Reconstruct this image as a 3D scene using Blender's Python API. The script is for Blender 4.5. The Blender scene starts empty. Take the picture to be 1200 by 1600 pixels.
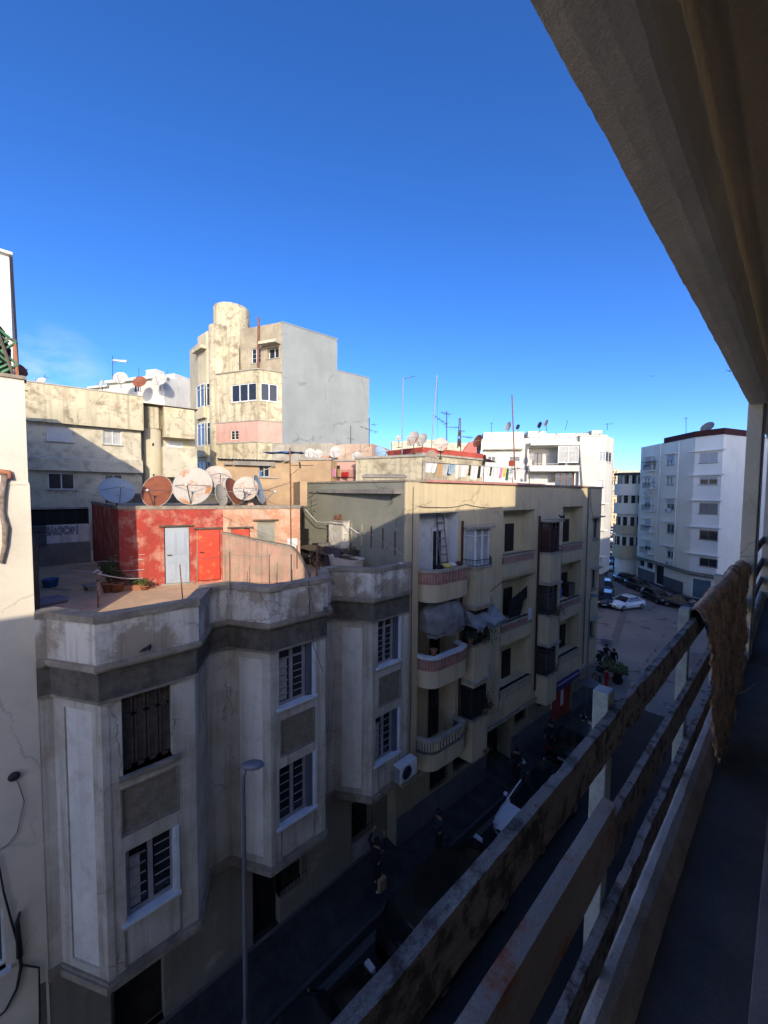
import bpy, math, random
from math import sin, cos, tan, radians as R, degrees, atan2, hypot, pi, sqrt
from mathutils import Vector, Matrix, noise
random.seed(7)
sc = bpy.context.scene
COL = sc.collection
# ------------------------------------------------------------------ camera survey (from the photograph's perspective)
F0 = 601.0; PITCH = R(2.95); ROLL = R(.5); YAW = R(47.1016); H = 12.9
CAMROT = Matrix.Rotation(YAW, 3, 'Z') @ Matrix.Rotation(-PITCH, 3, 'X') @ Matrix.Rotation(-ROLL, 3, 'Y')
FW = Vector((-sin(YAW), cos(YAW), 0))
def ray(px, py): return CAMROT @ Vector((px - 600, F0, 800 - py))
def at(px, py, d):
    r = ray(px, py); k = d / r.dot(FW); return Vector((r.x*k, r.y*k, H + r.z*k))
def atX(px, py, X):
    r = ray(px, py); k = X / r.x; return Vector((X, r.y*k, H + r.z*k))
def atY(px, py, Y):
    r = ray(px, py); k = Y / r.y; return Vector((r.x*k, Y, H + r.z*k))
def atZ(px, py, Z):
    r = ray(px, py); k = (Z - H) / r.z; return Vector((r.x*k, r.y*k, Z))
# ------------------------------------------------------------------ materials
MATS = {}
def mat(name, c1, c2=None, patch=.5, soft=.08, scale=1.5, streak=0., sc3=(.08,.075,.065), rough=.9, bump=.25, metal=0., fine=45., var=.18, coat=0., spec=.3, sscale=(5,5,.3), crack=0., cscale=.6):
    if name in MATS: return MATS[name]
    m = bpy.data.materials.new(name); m.use_nodes = True; nt = m.node_tree; N = nt.nodes; L = nt.links
    b = N['Principled BSDF']; b.inputs['Roughness'].default_value = rough; b.inputs['Metallic'].default_value = metal
    b.inputs['Specular IOR Level'].default_value = spec
    if coat: b.inputs['Coat Weight'].default_value = coat; b.inputs['Coat Roughness'].default_value = .08
    tc = N.new('ShaderNodeTexCoord')
    def nz(s, det=6, ro=.62, mp=None):
        n = N.new('ShaderNodeTexNoise'); n.inputs['Scale'].default_value = s; n.inputs['Detail'].default_value = det; n.inputs['Roughness'].default_value = ro
        if mp:
            q = N.new('ShaderNodeMapping'); q.inputs['Scale'].default_value = mp; L.new(tc.outputs['Object'], q.inputs[0]); L.new(q.outputs[0], n.inputs['Vector'])
        else: L.new(tc.outputs['Object'], n.inputs['Vector'])
        return n
    def mr(src, a, bb, lo=0., hi=1.):
        q = N.new('ShaderNodeMapRange'); q.inputs[1].default_value = a; q.inputs[2].default_value = bb; q.inputs[3].default_value = lo; q.inputs[4].default_value = hi
        L.new(src, q.inputs[0]); return q.outputs[0]
    def mx(f, a, bb, mode='MIX'):
        q = N.new('ShaderNodeMix'); q.data_type = 'RGBA'; q.blend_type = mode
        if isinstance(f, float): q.inputs[0].default_value = f
        else: L.new(f, q.inputs[0])
        for i, x in ((6, a), (7, bb)):
            if isinstance(x, tuple): q.inputs[i].default_value = (*x, 1)
            else: L.new(x, q.inputs[i])
        return q.outputs[2]
    cur = c1; A = None
    if c2:
        A = nz(scale, 8, .68); cur = mx(mr(A.outputs[0], patch - soft, patch + soft), c1, c2)
    if streak:
        S = nz(1., 5, .6, sscale); q = mr(S.outputs[0], .48, .72, 0., streak); cur = mx(q, cur, sc3)
    if crack:
        dn = nz(1.7, 4, .6); vm = N.new('ShaderNodeVectorMath'); vm.operation = 'MULTIPLY_ADD'; L.new(dn.outputs['Color'], vm.inputs[0]); vm.inputs[1].default_value = (.55,.55,.55); L.new(tc.outputs['Object'], vm.inputs[2])
        vo = N.new('ShaderNodeTexVoronoi'); vo.feature = 'DISTANCE_TO_EDGE'; vo.inputs['Scale'].default_value = cscale; L.new(vm.outputs[0], vo.inputs['Vector']); gate = nz(.7, 2, .5)
        c_a = mr(vo.outputs['Distance'], .012, .003, 0., crack); c_b = mr(gate.outputs[0], .48, .6, 0., 1.); cm_ = N.new('ShaderNodeMath'); cm_.operation = 'MULTIPLY'; L.new(c_a, cm_.inputs[0]); L.new(c_b, cm_.inputs[1]); cur = mx(cm_.outputs[0], cur, tuple(v*.6 for v in sc3))
    fn = nz(fine, 4, .7); B2 = nz(scale * .35 + .2, 3, .5)
    g = mr(fn.outputs[0], .3, .7, 1 - var, 1 + var * .6); g2 = mr(B2.outputs[0], .3, .7, 1 - var, 1.05)
    cc = N.new('ShaderNodeCombineColor'); mm = N.new('ShaderNodeMath'); mm.operation = 'MULTIPLY'; L.new(g, mm.inputs[0]); L.new(g2, mm.inputs[1])
    for i in range(3): L.new(mm.outputs[0], cc.inputs[i])
    cur = mx(1., cur, cc.outputs[0], 'MULTIPLY')
    L.new(cur, b.inputs['Base Color'])
    if bump:
        bp = N.new('ShaderNodeBump'); bp.inputs['Strength'].default_value = bump; bp.inputs['Distance'].default_value = .02
        if A:
            ad = N.new('ShaderNodeMath'); ad.operation = 'ADD'; L.new(fn.outputs[0], ad.inputs[0]); L.new(A.outputs[0], ad.inputs[1]); L.new(ad.outputs[0], bp.inputs['Height'])
        else: L.new(fn.outputs[0], bp.inputs['Height'])
        L.new(bp.outputs[0], b.inputs['Normal'])
    MATS[name] = m; return m
def glass(name, c, rough=.12):
    m = mat(name, c, rough=rough, bump=0, var=.25, fine=3, spec=.55); return m
P = dict(
 left_wall = mat('left_wall_plaster', (0.554,0.512,0.428), (0.470,0.437,0.370), .56, .1, .8, .15, (.42,.41,.38), bump=.12, var=.06, fine=30, crack=.5, cscale=.35),
 white_upper = mat('white_upper_paint', (0.563,0.554,0.528), (0.510,0.502,0.475), .6, .1, 1, .1, bump=.1, var=.05),
 bay_wall = mat('bay_wall_plaster', (.56,.53,.47), (.40,.36,.29), .52, .12, 1.1, .75, (.24,.205,.155), bump=.35, var=.14, crack=.7, cscale=.7),
 bay_panel = mat('bay_panel_paint', (.64,.63,.58), (.52,.50,.45), .6, .1, 3, .25, (.25,.24,.21), bump=.3, var=.1),
 bay_grit = mat('bay_rough_render', (.27,.235,.175), (.20,.17,.13), .52, .1, 14, .1, bump=.7, var=.25, fine=70),
 frieze = mat('frieze_dark_render', (.15,.135,.11), (.09,.08,.068), .5, .12, 5, .4, (.17,.16,.14), bump=.6, var=.25, fine=60),
 parapet = mat('parapet_peeling_paint', (.60,.57,.51), (.33,.28,.215), .5, .05, 1.0, .7, (.13,.12,.1), bump=.5, var=.12, crack=.8, cscale=1.),
 coping = mat('coping_cement', (.33,.285,.225), (.20,.175,.14), .5, .12, 3, .2, bump=.4),
 terrace = mat('terrace_cement', (.72,.50,.30), (.55,.38,.25), .5, .12, 1.2, .2, (.35,.26,.19), bump=.3, var=.15),
 roofgrey = mat('roof_screed', (.28,.26,.23), (.17,.16,.145), .5, .12, 1.2, bump=.3),
 red = mat('red_limewash', (.38,.055,.042), (.50,.24,.18), .55, .07, 2.0, .5, (.22,.06,.045), bump=.4, var=.2, crack=.5, cscale=.8),
 salmon = mat('salmon_limewash', (.50,.25,.155), (.56,.39,.28), .50, .06, 1.7, .5, (.33,.21,.15), bump=.4, var=.2),
 stairwall = mat('stair_wall_render', (.47,.285,.22), (.36,.27,.20), .5, .07, 2.5, .9, (.22,.165,.12), bump=.6, var=.28, crack=.5, cscale=1.),
 ochre = mat('ochre_render', (0.423,0.297,0.171), (0.324,0.230,0.144), .5, .12, 1.5, .4, (.34,.25,.17), bump=.3, var=.14),
 yellow = mat('yellow_facade_paint', (0.563,0.471,0.304), (0.502,0.422,0.277), .55, .12, .8, .4, (.25,.225,.155), bump=.2, var=.1, sscale=(3,3,.22), crack=.5, cscale=.35),
 yellow_top = mat('yellow_loggia_paint', (.58,.51,.33), (.52,.455,.30), .6, .1, 1, .3, (.34,.29,.19), bump=.2, var=.1),
 yband = mat('balcony_red_cement', (.42,.20,.165), (.32,.17,.14), .5, .1, 3, .3, bump=.3),
 ycap = mat('balcony_cap_stone', (.42,.37,.29), (.3,.265,.215), .5, .1, 4, .2, bump=.4),
 pinkcap = mat('pink_roof_cap', (.50,.24,.20), (.38,.2,.17), .5, .1, 3, bump=.3),
 green = mat('grey_green_paint', (.245,.25,.205), (.205,.21,.175), .55, .12, .9, .2, (.12,.13,.11), bump=.2, var=.12, sscale=(.4,.4,3), crack=.8, cscale=.5),
 bluewhite = mat('blue_white_paint', (.62,.64,.66), (.42,.44,.46), .6, .1, 2, .2, (.3,.3,.3), bump=.15),
 dado = mat('grey_dado', (.13,.13,.135), (.10,.10,.105), .5, .1, 3, .3, (.2,.19,.18), bump=.3),
 cream = mat('cream_plaster', (0.468,0.421,0.296), (0.390,0.351,0.257), .58, .1, .7, .35, (.38,.34,.25), bump=.2, var=.08),
 cream_dirty = mat('cream_plaster_stained', (.47,.425,.30), (.24,.20,.14), .56, .07, 1.3, .8, (.20,.17,.12), bump=.35, var=.15, crack=.6, cscale=.4, sscale=(3,3,.14)),
 cream2 = mat('pale_cream_plaster', (0.527,0.484,0.374), (0.357,0.323,0.238), .56, .08, 1.6, .3, (.4,.36,.27), bump=.3, crack=.5, cscale=.3),
 towergrey = mat('tower_blue_grey_paint', (.225,.25,.262), (.20,.222,.235), .55, .10, .45, .35, (.165,.185,.195), bump=.06, var=.08, fine=8, crack=.5, cscale=.16, sscale=(.9,.9,.12)),
 white = mat('white_plaster', (0.546,0.537,0.493), (0.475,0.466,0.422), .58, .1, .5, .4, (.38,.36,.32), bump=.1, var=.05),
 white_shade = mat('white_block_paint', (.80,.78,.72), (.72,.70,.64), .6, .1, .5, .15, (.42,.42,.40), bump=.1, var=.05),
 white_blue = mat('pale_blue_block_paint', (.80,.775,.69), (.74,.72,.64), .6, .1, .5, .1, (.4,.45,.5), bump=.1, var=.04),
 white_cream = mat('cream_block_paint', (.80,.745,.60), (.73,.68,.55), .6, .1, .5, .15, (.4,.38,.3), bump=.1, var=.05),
 pink = mat('pink_plaster', (0.510,0.306,0.255), (0.442,0.272,0.230), .55, .1, 1, .2, bump=.2),
 pinkfar = mat('far_salmon_plaster', (.60,.42,.28), (.5,.36,.25), .55, .1, .2, bump=0),
 redtrim = mat('red_roof_paint', (.38,.07,.05), (.3,.06,.045), .5, .1, 3, bump=.2),
 darkred = mat('dark_red_metal', (.07,.02,.018), bump=.1),
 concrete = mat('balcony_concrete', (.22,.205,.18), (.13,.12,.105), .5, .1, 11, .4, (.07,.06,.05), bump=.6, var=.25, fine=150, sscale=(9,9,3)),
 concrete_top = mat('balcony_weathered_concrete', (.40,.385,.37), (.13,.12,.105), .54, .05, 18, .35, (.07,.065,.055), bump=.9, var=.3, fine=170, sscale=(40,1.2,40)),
 concrete_rust = mat('balcony_rust_stained_concrete', (.34,.31,.275), (.34,.10,.035), .57, .05, 4, .1, bump=.5, var=.22, fine=140),
 beam = mat('beam_concrete', (.80,.77,.69), (.68,.65,.58), .5, .15, 3, bump=.5, var=.14, fine=120),
 ceiling = mat('ceiling_brown_stain', (.80,.66,.45), (.66,.55,.38), .5, .15, 1.6, .3, (.2,.16,.11), bump=.3, var=.12, fine=80, sscale=(3,.4,3)),
 post = mat('post_pale_paint', (.33,.40,.40), (.26,.31,.31), .56, .06, 9, .3, (.2,.2,.18), bump=.4, var=.15, fine=90, sscale=(20,20,4)),
 column = mat('column_pale_plaster', (.66,.62,.49), (.58,.55,.44), .56, .1, 2.5, .2, (.3,.29,.24), bump=.35, var=.1, fine=60, crack=.6, cscale=2.),
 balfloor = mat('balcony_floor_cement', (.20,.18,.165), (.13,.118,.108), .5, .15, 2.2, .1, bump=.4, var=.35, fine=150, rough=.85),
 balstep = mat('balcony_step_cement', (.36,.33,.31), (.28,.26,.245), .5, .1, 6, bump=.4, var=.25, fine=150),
 rug = mat('rug_ochre_brown', (.86,.60,.38), (.34,.30,.23), .53, .07, 7, .8, (.55,.24,.17), bump=.9, var=.3, fine=60, sscale=(30,6,8)),
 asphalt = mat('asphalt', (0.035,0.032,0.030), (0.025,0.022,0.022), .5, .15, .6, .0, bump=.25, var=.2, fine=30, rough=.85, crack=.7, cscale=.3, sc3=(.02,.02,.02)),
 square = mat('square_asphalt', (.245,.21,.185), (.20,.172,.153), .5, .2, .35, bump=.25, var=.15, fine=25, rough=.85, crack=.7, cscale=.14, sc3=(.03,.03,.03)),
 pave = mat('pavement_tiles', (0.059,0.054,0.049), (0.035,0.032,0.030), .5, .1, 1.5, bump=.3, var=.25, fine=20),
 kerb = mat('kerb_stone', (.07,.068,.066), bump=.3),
 ground = mat('ground_earth', (.12,.11,.095), (.10,.09,.08), .5, .2, .1, bump=.1),
 black = mat('black_void_paint', (.012,.012,.013), rough=.7, bump=0, var=.2),
 darkdoor = mat('dark_door_wood', (.03,.026,.024), (.02,.018,.017), .5, .1, 5, bump=.2, rough=.6),
 brownshut = mat('brown_shutter_paint', (.065,.05,.042), (.10,.085,.075), .55, .1, 6, .3, (.035,.03,.028), bump=.3, rough=.7),
 redbrown = mat('red_brown_wood', (.085,.03,.025), (.06,.025,.02), .5, .1, 6, bump=.3, rough=.7),
 winframe = mat('lilac_grey_window_paint', (.30,.29,.31), (.24,.23,.25), .6, .1, 6, bump=.1, rough=.6),
 whitetrim = mat('white_trim_paint', (.62,.66,.70), (.55,.58,.61), .65, .1, 6, bump=.1, rough=.6),
 shutter = mat('white_roller_shutter', (.55,.56,.57), (.5,.5,.51), .6, .1, 3, bump=.1, rough=.6, var=.06),
 shutgrey = mat('grey_roller_shutter', (.30,.29,.27), bump=.2, rough=.6),
 creamslab = mat('ledge_concrete', (.36,.34,.29), (.27,.255,.22), .5, .1, 3, .3, bump=.3),
 metal = mat('dull_grey_metal', (.22,.22,.23), rough=.45, metal=.7, bump=.05),
 galv = mat('lamp_post_paint', (.20,.21,.24), (.16,.17,.19), .55, .1, 3, rough=.5, metal=.3, bump=.05),
 iron = mat('dark_iron', (.03,.03,.033), rough=.6, bump=.05, metal=.3),
 rustpipe = mat('rusty_pipe', (.15,.06,.04), (.22,.10,.06), .5, .1, 9, bump=.3),
 dishwhite = mat('dish_white_enamel', (0.414,0.405,0.378), (0.306,0.279,0.243), .6, .1, 2.2, rough=.55, bump=.05, var=.08),
 dishgrey = mat('dish_blue_grey_enamel', (.26,.32,.38), (.22,.27,.32), .6, .1, 2, rough=.5, bump=.05, var=.08),
 dishrust = mat('dish_rusty_enamel', (0.414,0.396,0.360), (0.360,0.153,0.054), .53, .05, 1.3, .2, (.35,.13,.05), rough=.7, bump=.2, var=.12),
 dishbrown = mat('dish_rust_brown', (.24,.075,.042), (.18,.06,.035), .5, .1, 3, .2, rough=.8, bump=.2, var=.15),
 dishblue = mat('dish_blue_mesh', (.22,.33,.45), rough=.4, bump=.05, var=.1),
 tarp = mat('grey_tarpaulin', (.24,.235,.225), (.15,.145,.14), .5, .1, 3, bump=.5, rough=.6, var=.15, fine=14),
 tarp2 = mat('blue_grey_tarpaulin', (.28,.29,.30), (.18,.19,.20), .5, .1, 3, bump=.5, rough=.55, var=.15, fine=14),
 leaf = mat('leaf_green', (.05,.09,.025), (.03,.055,.018), .5, .1, 9, bump=.1, rough=.6),
 leaf2 = mat('leaf_yellow_green', (.14,.18,.05), (.08,.11,.03), .5, .1, 9, bump=.1, rough=.6),
 twig = mat('dry_twig', (.07,.05,.035), bump=.2),
 terracotta = mat('terracotta', (.33,.14,.08), bump=.2),
 bluedoor = mat('blue_grey_door_paint', (.29,.34,.41), (.26,.31,.37), .6, .1, 3, rough=.5, bump=.05, var=.06),
 reddoor = mat('bright_red_metal_door', (.50,.045,.02), (.55,.16,.05), .60, .05, 4, .4, (.13,.04,.025), rough=.5, bump=.2),
 tealgate = mat('teal_garage_door', (.12,.20,.24), bump=.1, rough=.6),
 wood = mat('old_timber', (.14,.11,.085), (.09,.075,.06), .5, .1, 6, .2, bump=.4, sscale=(3,3,3)),
 palewood = mat('pale_timber', (.42,.36,.26), (.34,.29,.2), .5, .1, 6, bump=.2),
 tub = mat('bath_enamel', (.5,.47,.43), (.38,.35,.31), .6, .1, 4, rough=.45, bump=.1),
 tyre = mat('tyre_rubber', (.018,.018,.018), rough=.85, bump=.1),
 rim = mat('alloy_rim', (.35,.35,.36), rough=.35, metal=.8, bump=0),
 carglass = glass('car_glass', (.012,.014,.017), .06),
 pane = glass('window_pane', (.022,.025,.03), .12),
 pane_blue = glass('window_pane_reflective', (.10,.13,.17), .12),
 curtain = mat('pale_curtain', (.42,.43,.42), (.36,.37,.37), .5, .1, 3, bump=.2, rough=.8, sscale=(9,9,.3), streak=.3, sc3=(.28,.28,.28)),
 lightglass = mat('headlight_glass', (.6,.62,.65), rough=.15, bump=0, spec=.6),
 taillight = mat('tail_light_red', (.25,.01,.01), rough=.2, bump=0, spec=.6),
 plate = mat('number_plate', (.55,.55,.52), rough=.5, bump=0),
 skin = mat('skin', (.26,.15,.10), rough=.6, bump=0, var=.05),
 hair = mat('black_hair', (.012,.01,.009), rough=.6, bump=.2),
 cloth_black = mat('black_cloth', (.016,.016,.018), rough=.95, bump=.2),
 cloth_dark = mat('dark_denim', (.03,.034,.045), rough=.95, bump=.2),
 cloth_red = mat('red_cloth', (.42,.02,.03), rough=.95, bump=.2),
 cloth_white = mat('white_cloth', (.62,.62,.62), rough=.95, bump=.2),
 cloth_grey = mat('grey_cloth', (.16,.16,.17), rough=.95, bump=.2),
 cloth_blue = mat('blue_cloth', (.07,.15,.33), rough=.95, bump=.2),
 cloth_pink = mat('pink_cloth', (.55,.22,.38), rough=.95, bump=.2),
 cloth_yellow = mat('yellow_cloth', (.6,.5,.14), rough=.95, bump=.2),
 cloth_tan = mat('tan_cloth', (.42,.27,.14), rough=.95, bump=.2),
 trellis = mat('green_trellis_plastic', (.025,.11,.06), (.06,.18,.09), .5, .1, 12, rough=.6, bump=.2),
 bluebucket = mat('blue_plastic', (.03,.12,.33), rough=.4, bump=0),
 quilt = mat('mauve_grey_mattress', (.26,.24,.29), (.21,.19,.24), .5, .1, 4, bump=.3),
 signface = mat('pale_sign_face', (.38,.44,.5), bump=0, rough=.5),
 fascia = mat('violet_blue_fascia', (.045,.03,.16), bump=.05, rough=.5),
 shopred = mat('red_shop_shutter', (.36,.06,.04), (.26,.045,.035), .55, .1, 3, bump=.15, rough=.6),
 graf = mat('graffiti_violet_ink', (.06,.05,.13), bump=0),
 grafpale = mat('graffiti_pale_fill', (.60,.60,.62), bump=0),
 cloudwhite = mat('plaster_patch', (.32,.33,.34), (.22,.22,.22), .5, .1, 3, bump=.2),
)
CARP = {}
def paint(name, c, rough=.25, metal=.0):
    return mat('car_paint_' + name, c, rough=rough, bump=0, var=.04, coat=.6, metal=metal, spec=.5)
# ------------------------------------------------------------------ mesh builder
class MB:
    def __init__(s, xf=None): s.v = []; s.f = []; s.xf = xf
    def add(s, vs, fs):
        n = len(s.v)
        for p in vs: s.v.append(tuple(s.xf(*p)) if s.xf else tuple(p))
        for f in fs: s.f.append([n + i for i in f])
        return s
    def box(s, x0, x1, y0, y1, z0, z1):
        if x0 > x1: x0, x1 = x1, x0
        if y0 > y1: y0, y1 = y1, y0
        if z0 > z1: z0, z1 = z1, z0
        return s.add([(x0,y0,z0),(x1,y0,z0),(x1,y1,z0),(x0,y1,z0),(x0,y0,z1),(x1,y0,z1),(x1,y1,z1),(x0,y1,z1)],
                     [(0,3,2,1),(4,5,6,7),(0,1,5,4),(1,2,6,5),(2,3,7,6),(3,0,4,7)])
    def quad(s, a, b, c, d): return s.add([a,b,c,d], [(0,1,2,3)])
    def prism(s, poly, z0, z1):   # poly counter-clockwise
        n = len(poly); vs = [(x,y,z0) for x,y in poly] + [(x,y,z1) for x,y in poly]
        fs = [tuple(range(n))[::-1], tuple(range(n,2*n))] + [(i,(i+1)%n,n+(i+1)%n,n+i) for i in range(n)]
        return s.add(vs, fs)
    def extr(s, poly, h0, h1, ax='y'):   # polygon in (x,z) extruded along y
        n = len(poly); vs = [(x,h0,z) for x,z in poly] + [(x,h1,z) for x,z in poly]
        fs = [tuple(range(n)), tuple(range(n,2*n))[::-1]] + [((i+1)%n,i,n+i,n+(i+1)%n) for i in range(n)]
        return s.add(vs, fs)
    def tube(s, pts, r, seg=7, caps=True):
        pts = [Vector(p) for p in pts]; n = len(pts); rs = r if isinstance(r, (list, tuple)) else [r]*n; vs = []; fs = []; pu = None
        for i, p in enumerate(pts):
            t = (pts[min(i+1,n-1)] - pts[max(i-1,0)]).normalized()
            if pu is None: pu = t.orthogonal().normalized()
            u = (pu - t*pu.dot(t)); u = u.normalized() if u.length > 1e-6 else t.orthogonal().normalized(); pu = u; w = t.cross(u)
            for k in range(seg):
                a = 2*pi*k/seg; vs.append(p + (u*cos(a) + w*sin(a))*rs[i])
        for i in range(n-1):
            for k in range(seg): fs.append((i*seg+k, i*seg+(k+1)%seg, (i+1)*seg+(k+1)%seg, (i+1)*seg+k))
        if caps: fs += [tuple(range(seg))[::-1], tuple(range((n-1)*seg, n*seg))]
        return s.add(vs, fs)
    def lathe(s, prof, M=None, seg=24, cap=3):   # prof (r,h) about local z, M matrix
        M = M or Matrix.Identity(4); vs = []; fs = []; n = len(prof)
        for r, h in prof:
            for k in range(seg): vs.append(M @ Vector((r*cos(2*pi*k/seg), r*sin(2*pi*k/seg), h)))
        for i in range(n-1):
            for k in range(seg): fs.append((i*seg+k, i*seg+(k+1)%seg, (i+1)*seg+(k+1)%seg, (i+1)*seg+k))
        if cap & 1: fs += [tuple(range(seg))[::-1]]
        if cap & 2: fs += [tuple(range((n-1)*seg, n*seg))]
        return s.add(vs, fs)
    def build(s, name, m, parent=None, smooth=False, bevel=0., solid=0., label=None):
        me = bpy.data.meshes.new(name); me.from_pydata(s.v, [], s.f); me.materials.append(m); me.update()
        if smooth:
            for p in me.polygons: p.use_smooth = True
        o = bpy.data.objects.new(name, me); COL.objects.link(o)
        if parent: o.parent = parent
        if bevel:
            b = o.modifiers.new('bevel', 'BEVEL'); b.width = bevel; b.segments = 2; b.limit_method = 'ANGLE'; b.angle_limit = R(40)
        if solid:
            b = o.modifiers.new('thick', 'SOLIDIFY'); b.thickness = solid; b.offset = 0
        if label: o['label'] = label
        return o
def tag(o, label=None, cat=None, group=None, kind=None):
    if label: o['label'] = label
    if cat: o['category'] = cat
    if group: o['group'] = group
    if kind: o['kind'] = kind
    return o
def thing(name, label, cat, loc=(0,0,0), rotz=0., group=None):
    o = bpy.data.objects.new(name, None); COL.objects.link(o); o.empty_display_size = .2
    o.location = loc; o.rotation_euler = (0,0,rotz); return tag(o, label, cat, group)
def copy_tree(o, parent=None):
    c = o.copy(); COL.objects.link(c)
    if parent: c.parent = parent
    for ch in list(o.children): copy_tree(ch, c)
    return c
def base_of(o):                       # moves a mesh's own origin nothing; things keep theirs
    return o
class Frame:                          # local x = along the wall, y = into the building, z up
    def __init__(s, x, y, deg): s.x, s.y = x, y; s.rz = R(90 - deg); s.u = Vector((cos(s.rz), sin(s.rz))); s.i = Vector((-sin(s.rz), cos(s.rz)))
    def hit(s, px, py, depth=0.):
        r = ray(px, py); n = s.i; k = (s.x*n.x + s.y*n.y + depth) / (r.x*n.x + r.y*n.y); q = Vector((r.x*k - s.x, r.y*k - s.y))
        return q.dot(s.u), H + r.z*k
    def loc(s, X, Y): q = Vector((X - s.x, Y - s.y)); return q.dot(s.u), q.dot(s.i)
    def thing(s, name, label, cat, group=None): return thing(name, label, cat, (s.x, s.y, 0), s.rz, group)
def frame_pts(a, b):
    d = Vector((b[0]-a[0], b[1]-a[1])); return Frame(a[0], a[1], degrees(atan2(d.x, d.y)))
def seg(p0, p1):
    d = Vector((p1[0]-p0[0], p1[1]-p0[1])); Ln = d.length; d /= Ln; n = Vector((-d.y, d.x))
    def S(a, dp, z): return (p0[0] + d.x*a + n.x*dp, p0[1] + d.y*a + n.y*dp, z)
    S.L = Ln; return S
def facade(mb, p0, p1, z0, z1, holes=(), reveal=.22):   # wall skin with openings and their reveals
    S = seg(p0, p1); xs = sorted({0., S.L} | {round(h[i], 4) for h in holes for i in (0,1)}); zs = sorted({z0, z1} | {round(h[i], 4) for h in holes for i in (2,3)})
    xs = [x for x in xs if -1e-6 <= x <= S.L + 1e-6]; zs = [z for z in zs if z0 - 1e-6 <= z <= z1 + 1e-6]
    for a, b in zip(xs, xs[1:]):
        for c, e in zip(zs, zs[1:]):
            m = ((a+b)/2, (c+e)/2)
            if any(h[0] < m[0] < h[1] and h[2] < m[1] < h[3] for h in holes): continue
            mb.quad(S(a,0,c), S(b,0,c), S(b,0,e), S(a,0,e))
    for h in holes:
        a, b, c, e = h[:4]; r = h[4] if len(h) > 4 else reveal
        mb.quad(S(a,0,c), S(a,0,e), S(a,r,e), S(a,r,c)); mb.quad(S(b,0,e), S(b,0,c), S(b,r,c), S(b,r,e))
        mb.quad(S(b,0,c), S(a,0,c), S(a,r,c), S(b,r,c)); mb.quad(S(a,0,e), S(b,0,e), S(b,r,e), S(a,r,e))
        if len(h) > 5: mb.quad(S(a,r,c), S(b,r,c), S(b,r,e), S(a,r,e))
    return S
def offset_line(pts, o):    # offset outward (right of travel = outside)
    out = []
    for i, p in enumerate(pts):
        ns = []
        for a, b in ((i-1, i), (i, i+1)):
            if 0 <= a and b < len(pts):
                d = Vector((pts[b][0]-pts[a][0], pts[b][1]-pts[a][1])).normalized(); ns.append(Vector((d.y, -d.x)))
        n = sum(ns, Vector((0,0))).normalized(); k = o / max(.35, n.dot(ns[0])); out.append((p[0]+n.x*k, p[1]+n.y*k))
    return out
def band(mb, pts, o_out, o_in, z0, z1):
    A = offset_line(pts, o_out); B = offset_line(pts, o_in)
    for i in range(len(pts)-1):
        a, b, c, d = A[i], A[i+1], B[i+1], B[i]
        mb.quad((*a,z0),(*b,z0),(*b,z1),(*a,z1)); mb.quad((*c,z0),(*d,z0),(*d,z1),(*c,z1))
        mb.quad((*a,z1),(*b,z1),(*c,z1),(*d,z1)); mb.quad((*d,z0),(*c,z0),(*b,z0),(*a,z0))
    for i in (0, -1):
        a, d = A[i], B[i]; mb.quad((*a,z0),(*a,z1),(*d,z1),(*d,z0))
def window(par, S, a, b, z0, z1, d=.16, fm=None, pm=None, n=2, rows=0, transom=0., fw=.05, sill=None, name='window', shut=0., hood=None, sillout=.08, grille=None):
    fm = fm or P['winframe']; pm = pm or P['pane']; m = MB(S)
    m.box(a,b,d,d+.05,z0,z0+fw); m.box(a,b,d,d+.05,z1-fw,z1); m.box(a,a+fw,d,d+.05,z0+fw,z1-fw); m.box(b-fw,b,d,d+.05,z0+fw,z1-fw)
    for k in range(1, n): x = a + (b-a)*k/n; m.box(x-fw*.6,x+fw*.6,d+.002,d+.052,z0+fw,z1-fw)
    if transom: m.box(a+fw,b-fw,d+.004,d+.054,z1-transom-.02,z1-transom+.02)
    if rows:
        for k in range(n):
            x0 = a + (b-a)*k/n + fw*1.1; x1 = a + (b-a)*(k+1)/n - fw*1.1
            for j in range(1, rows): z = z0 + fw + (z1-(transom or 0)-z0-fw*2)*j/rows; m.box(x0,x1,d+.008,d+.03,z-.009,z+.009)
    w = m.build(name, fm, par)
    MB(S).box(a+.01,b-.01,d+.06,d+.08,z0+.01,z1-.01).build('pane', pm, w)
    if shut:
        q = MB(S); zt = z1 - (z1-z0)*shut; k = zt
        while k < z1 - .01: q.box(a+.01,b-.01,d-.045,d-.015,k,min(k+.05,z1)-.006); k += .056
        q.build('roller_shutter', P['shutter'] if shut != .98 else P['shutgrey'], w)
    if sill: MB(S).box(a-.08,b+.08,-sillout,.1,z0-.07,z0).build('sill', sill, w)
    if hood: MB(S).box(a-.25,b+.25,-.28,.0,z1+.08,z1+.15).build('hood', hood, w)
    if grille:
        q = MB(S); k = a + .06
        while k < b: q.tube([(k,-.02,z0+.02),(k,-.02,z1-.02)], .008, 5); k += .12
        q.tube([(a,-.02,z0+.3),(b,-.02,z0+.3)], .008, 5); q.tube([(a,-.02,z1-.3),(b,-.02,z1-.3)], .008, 5); q.build('grille', grille, w)
    return w
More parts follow.
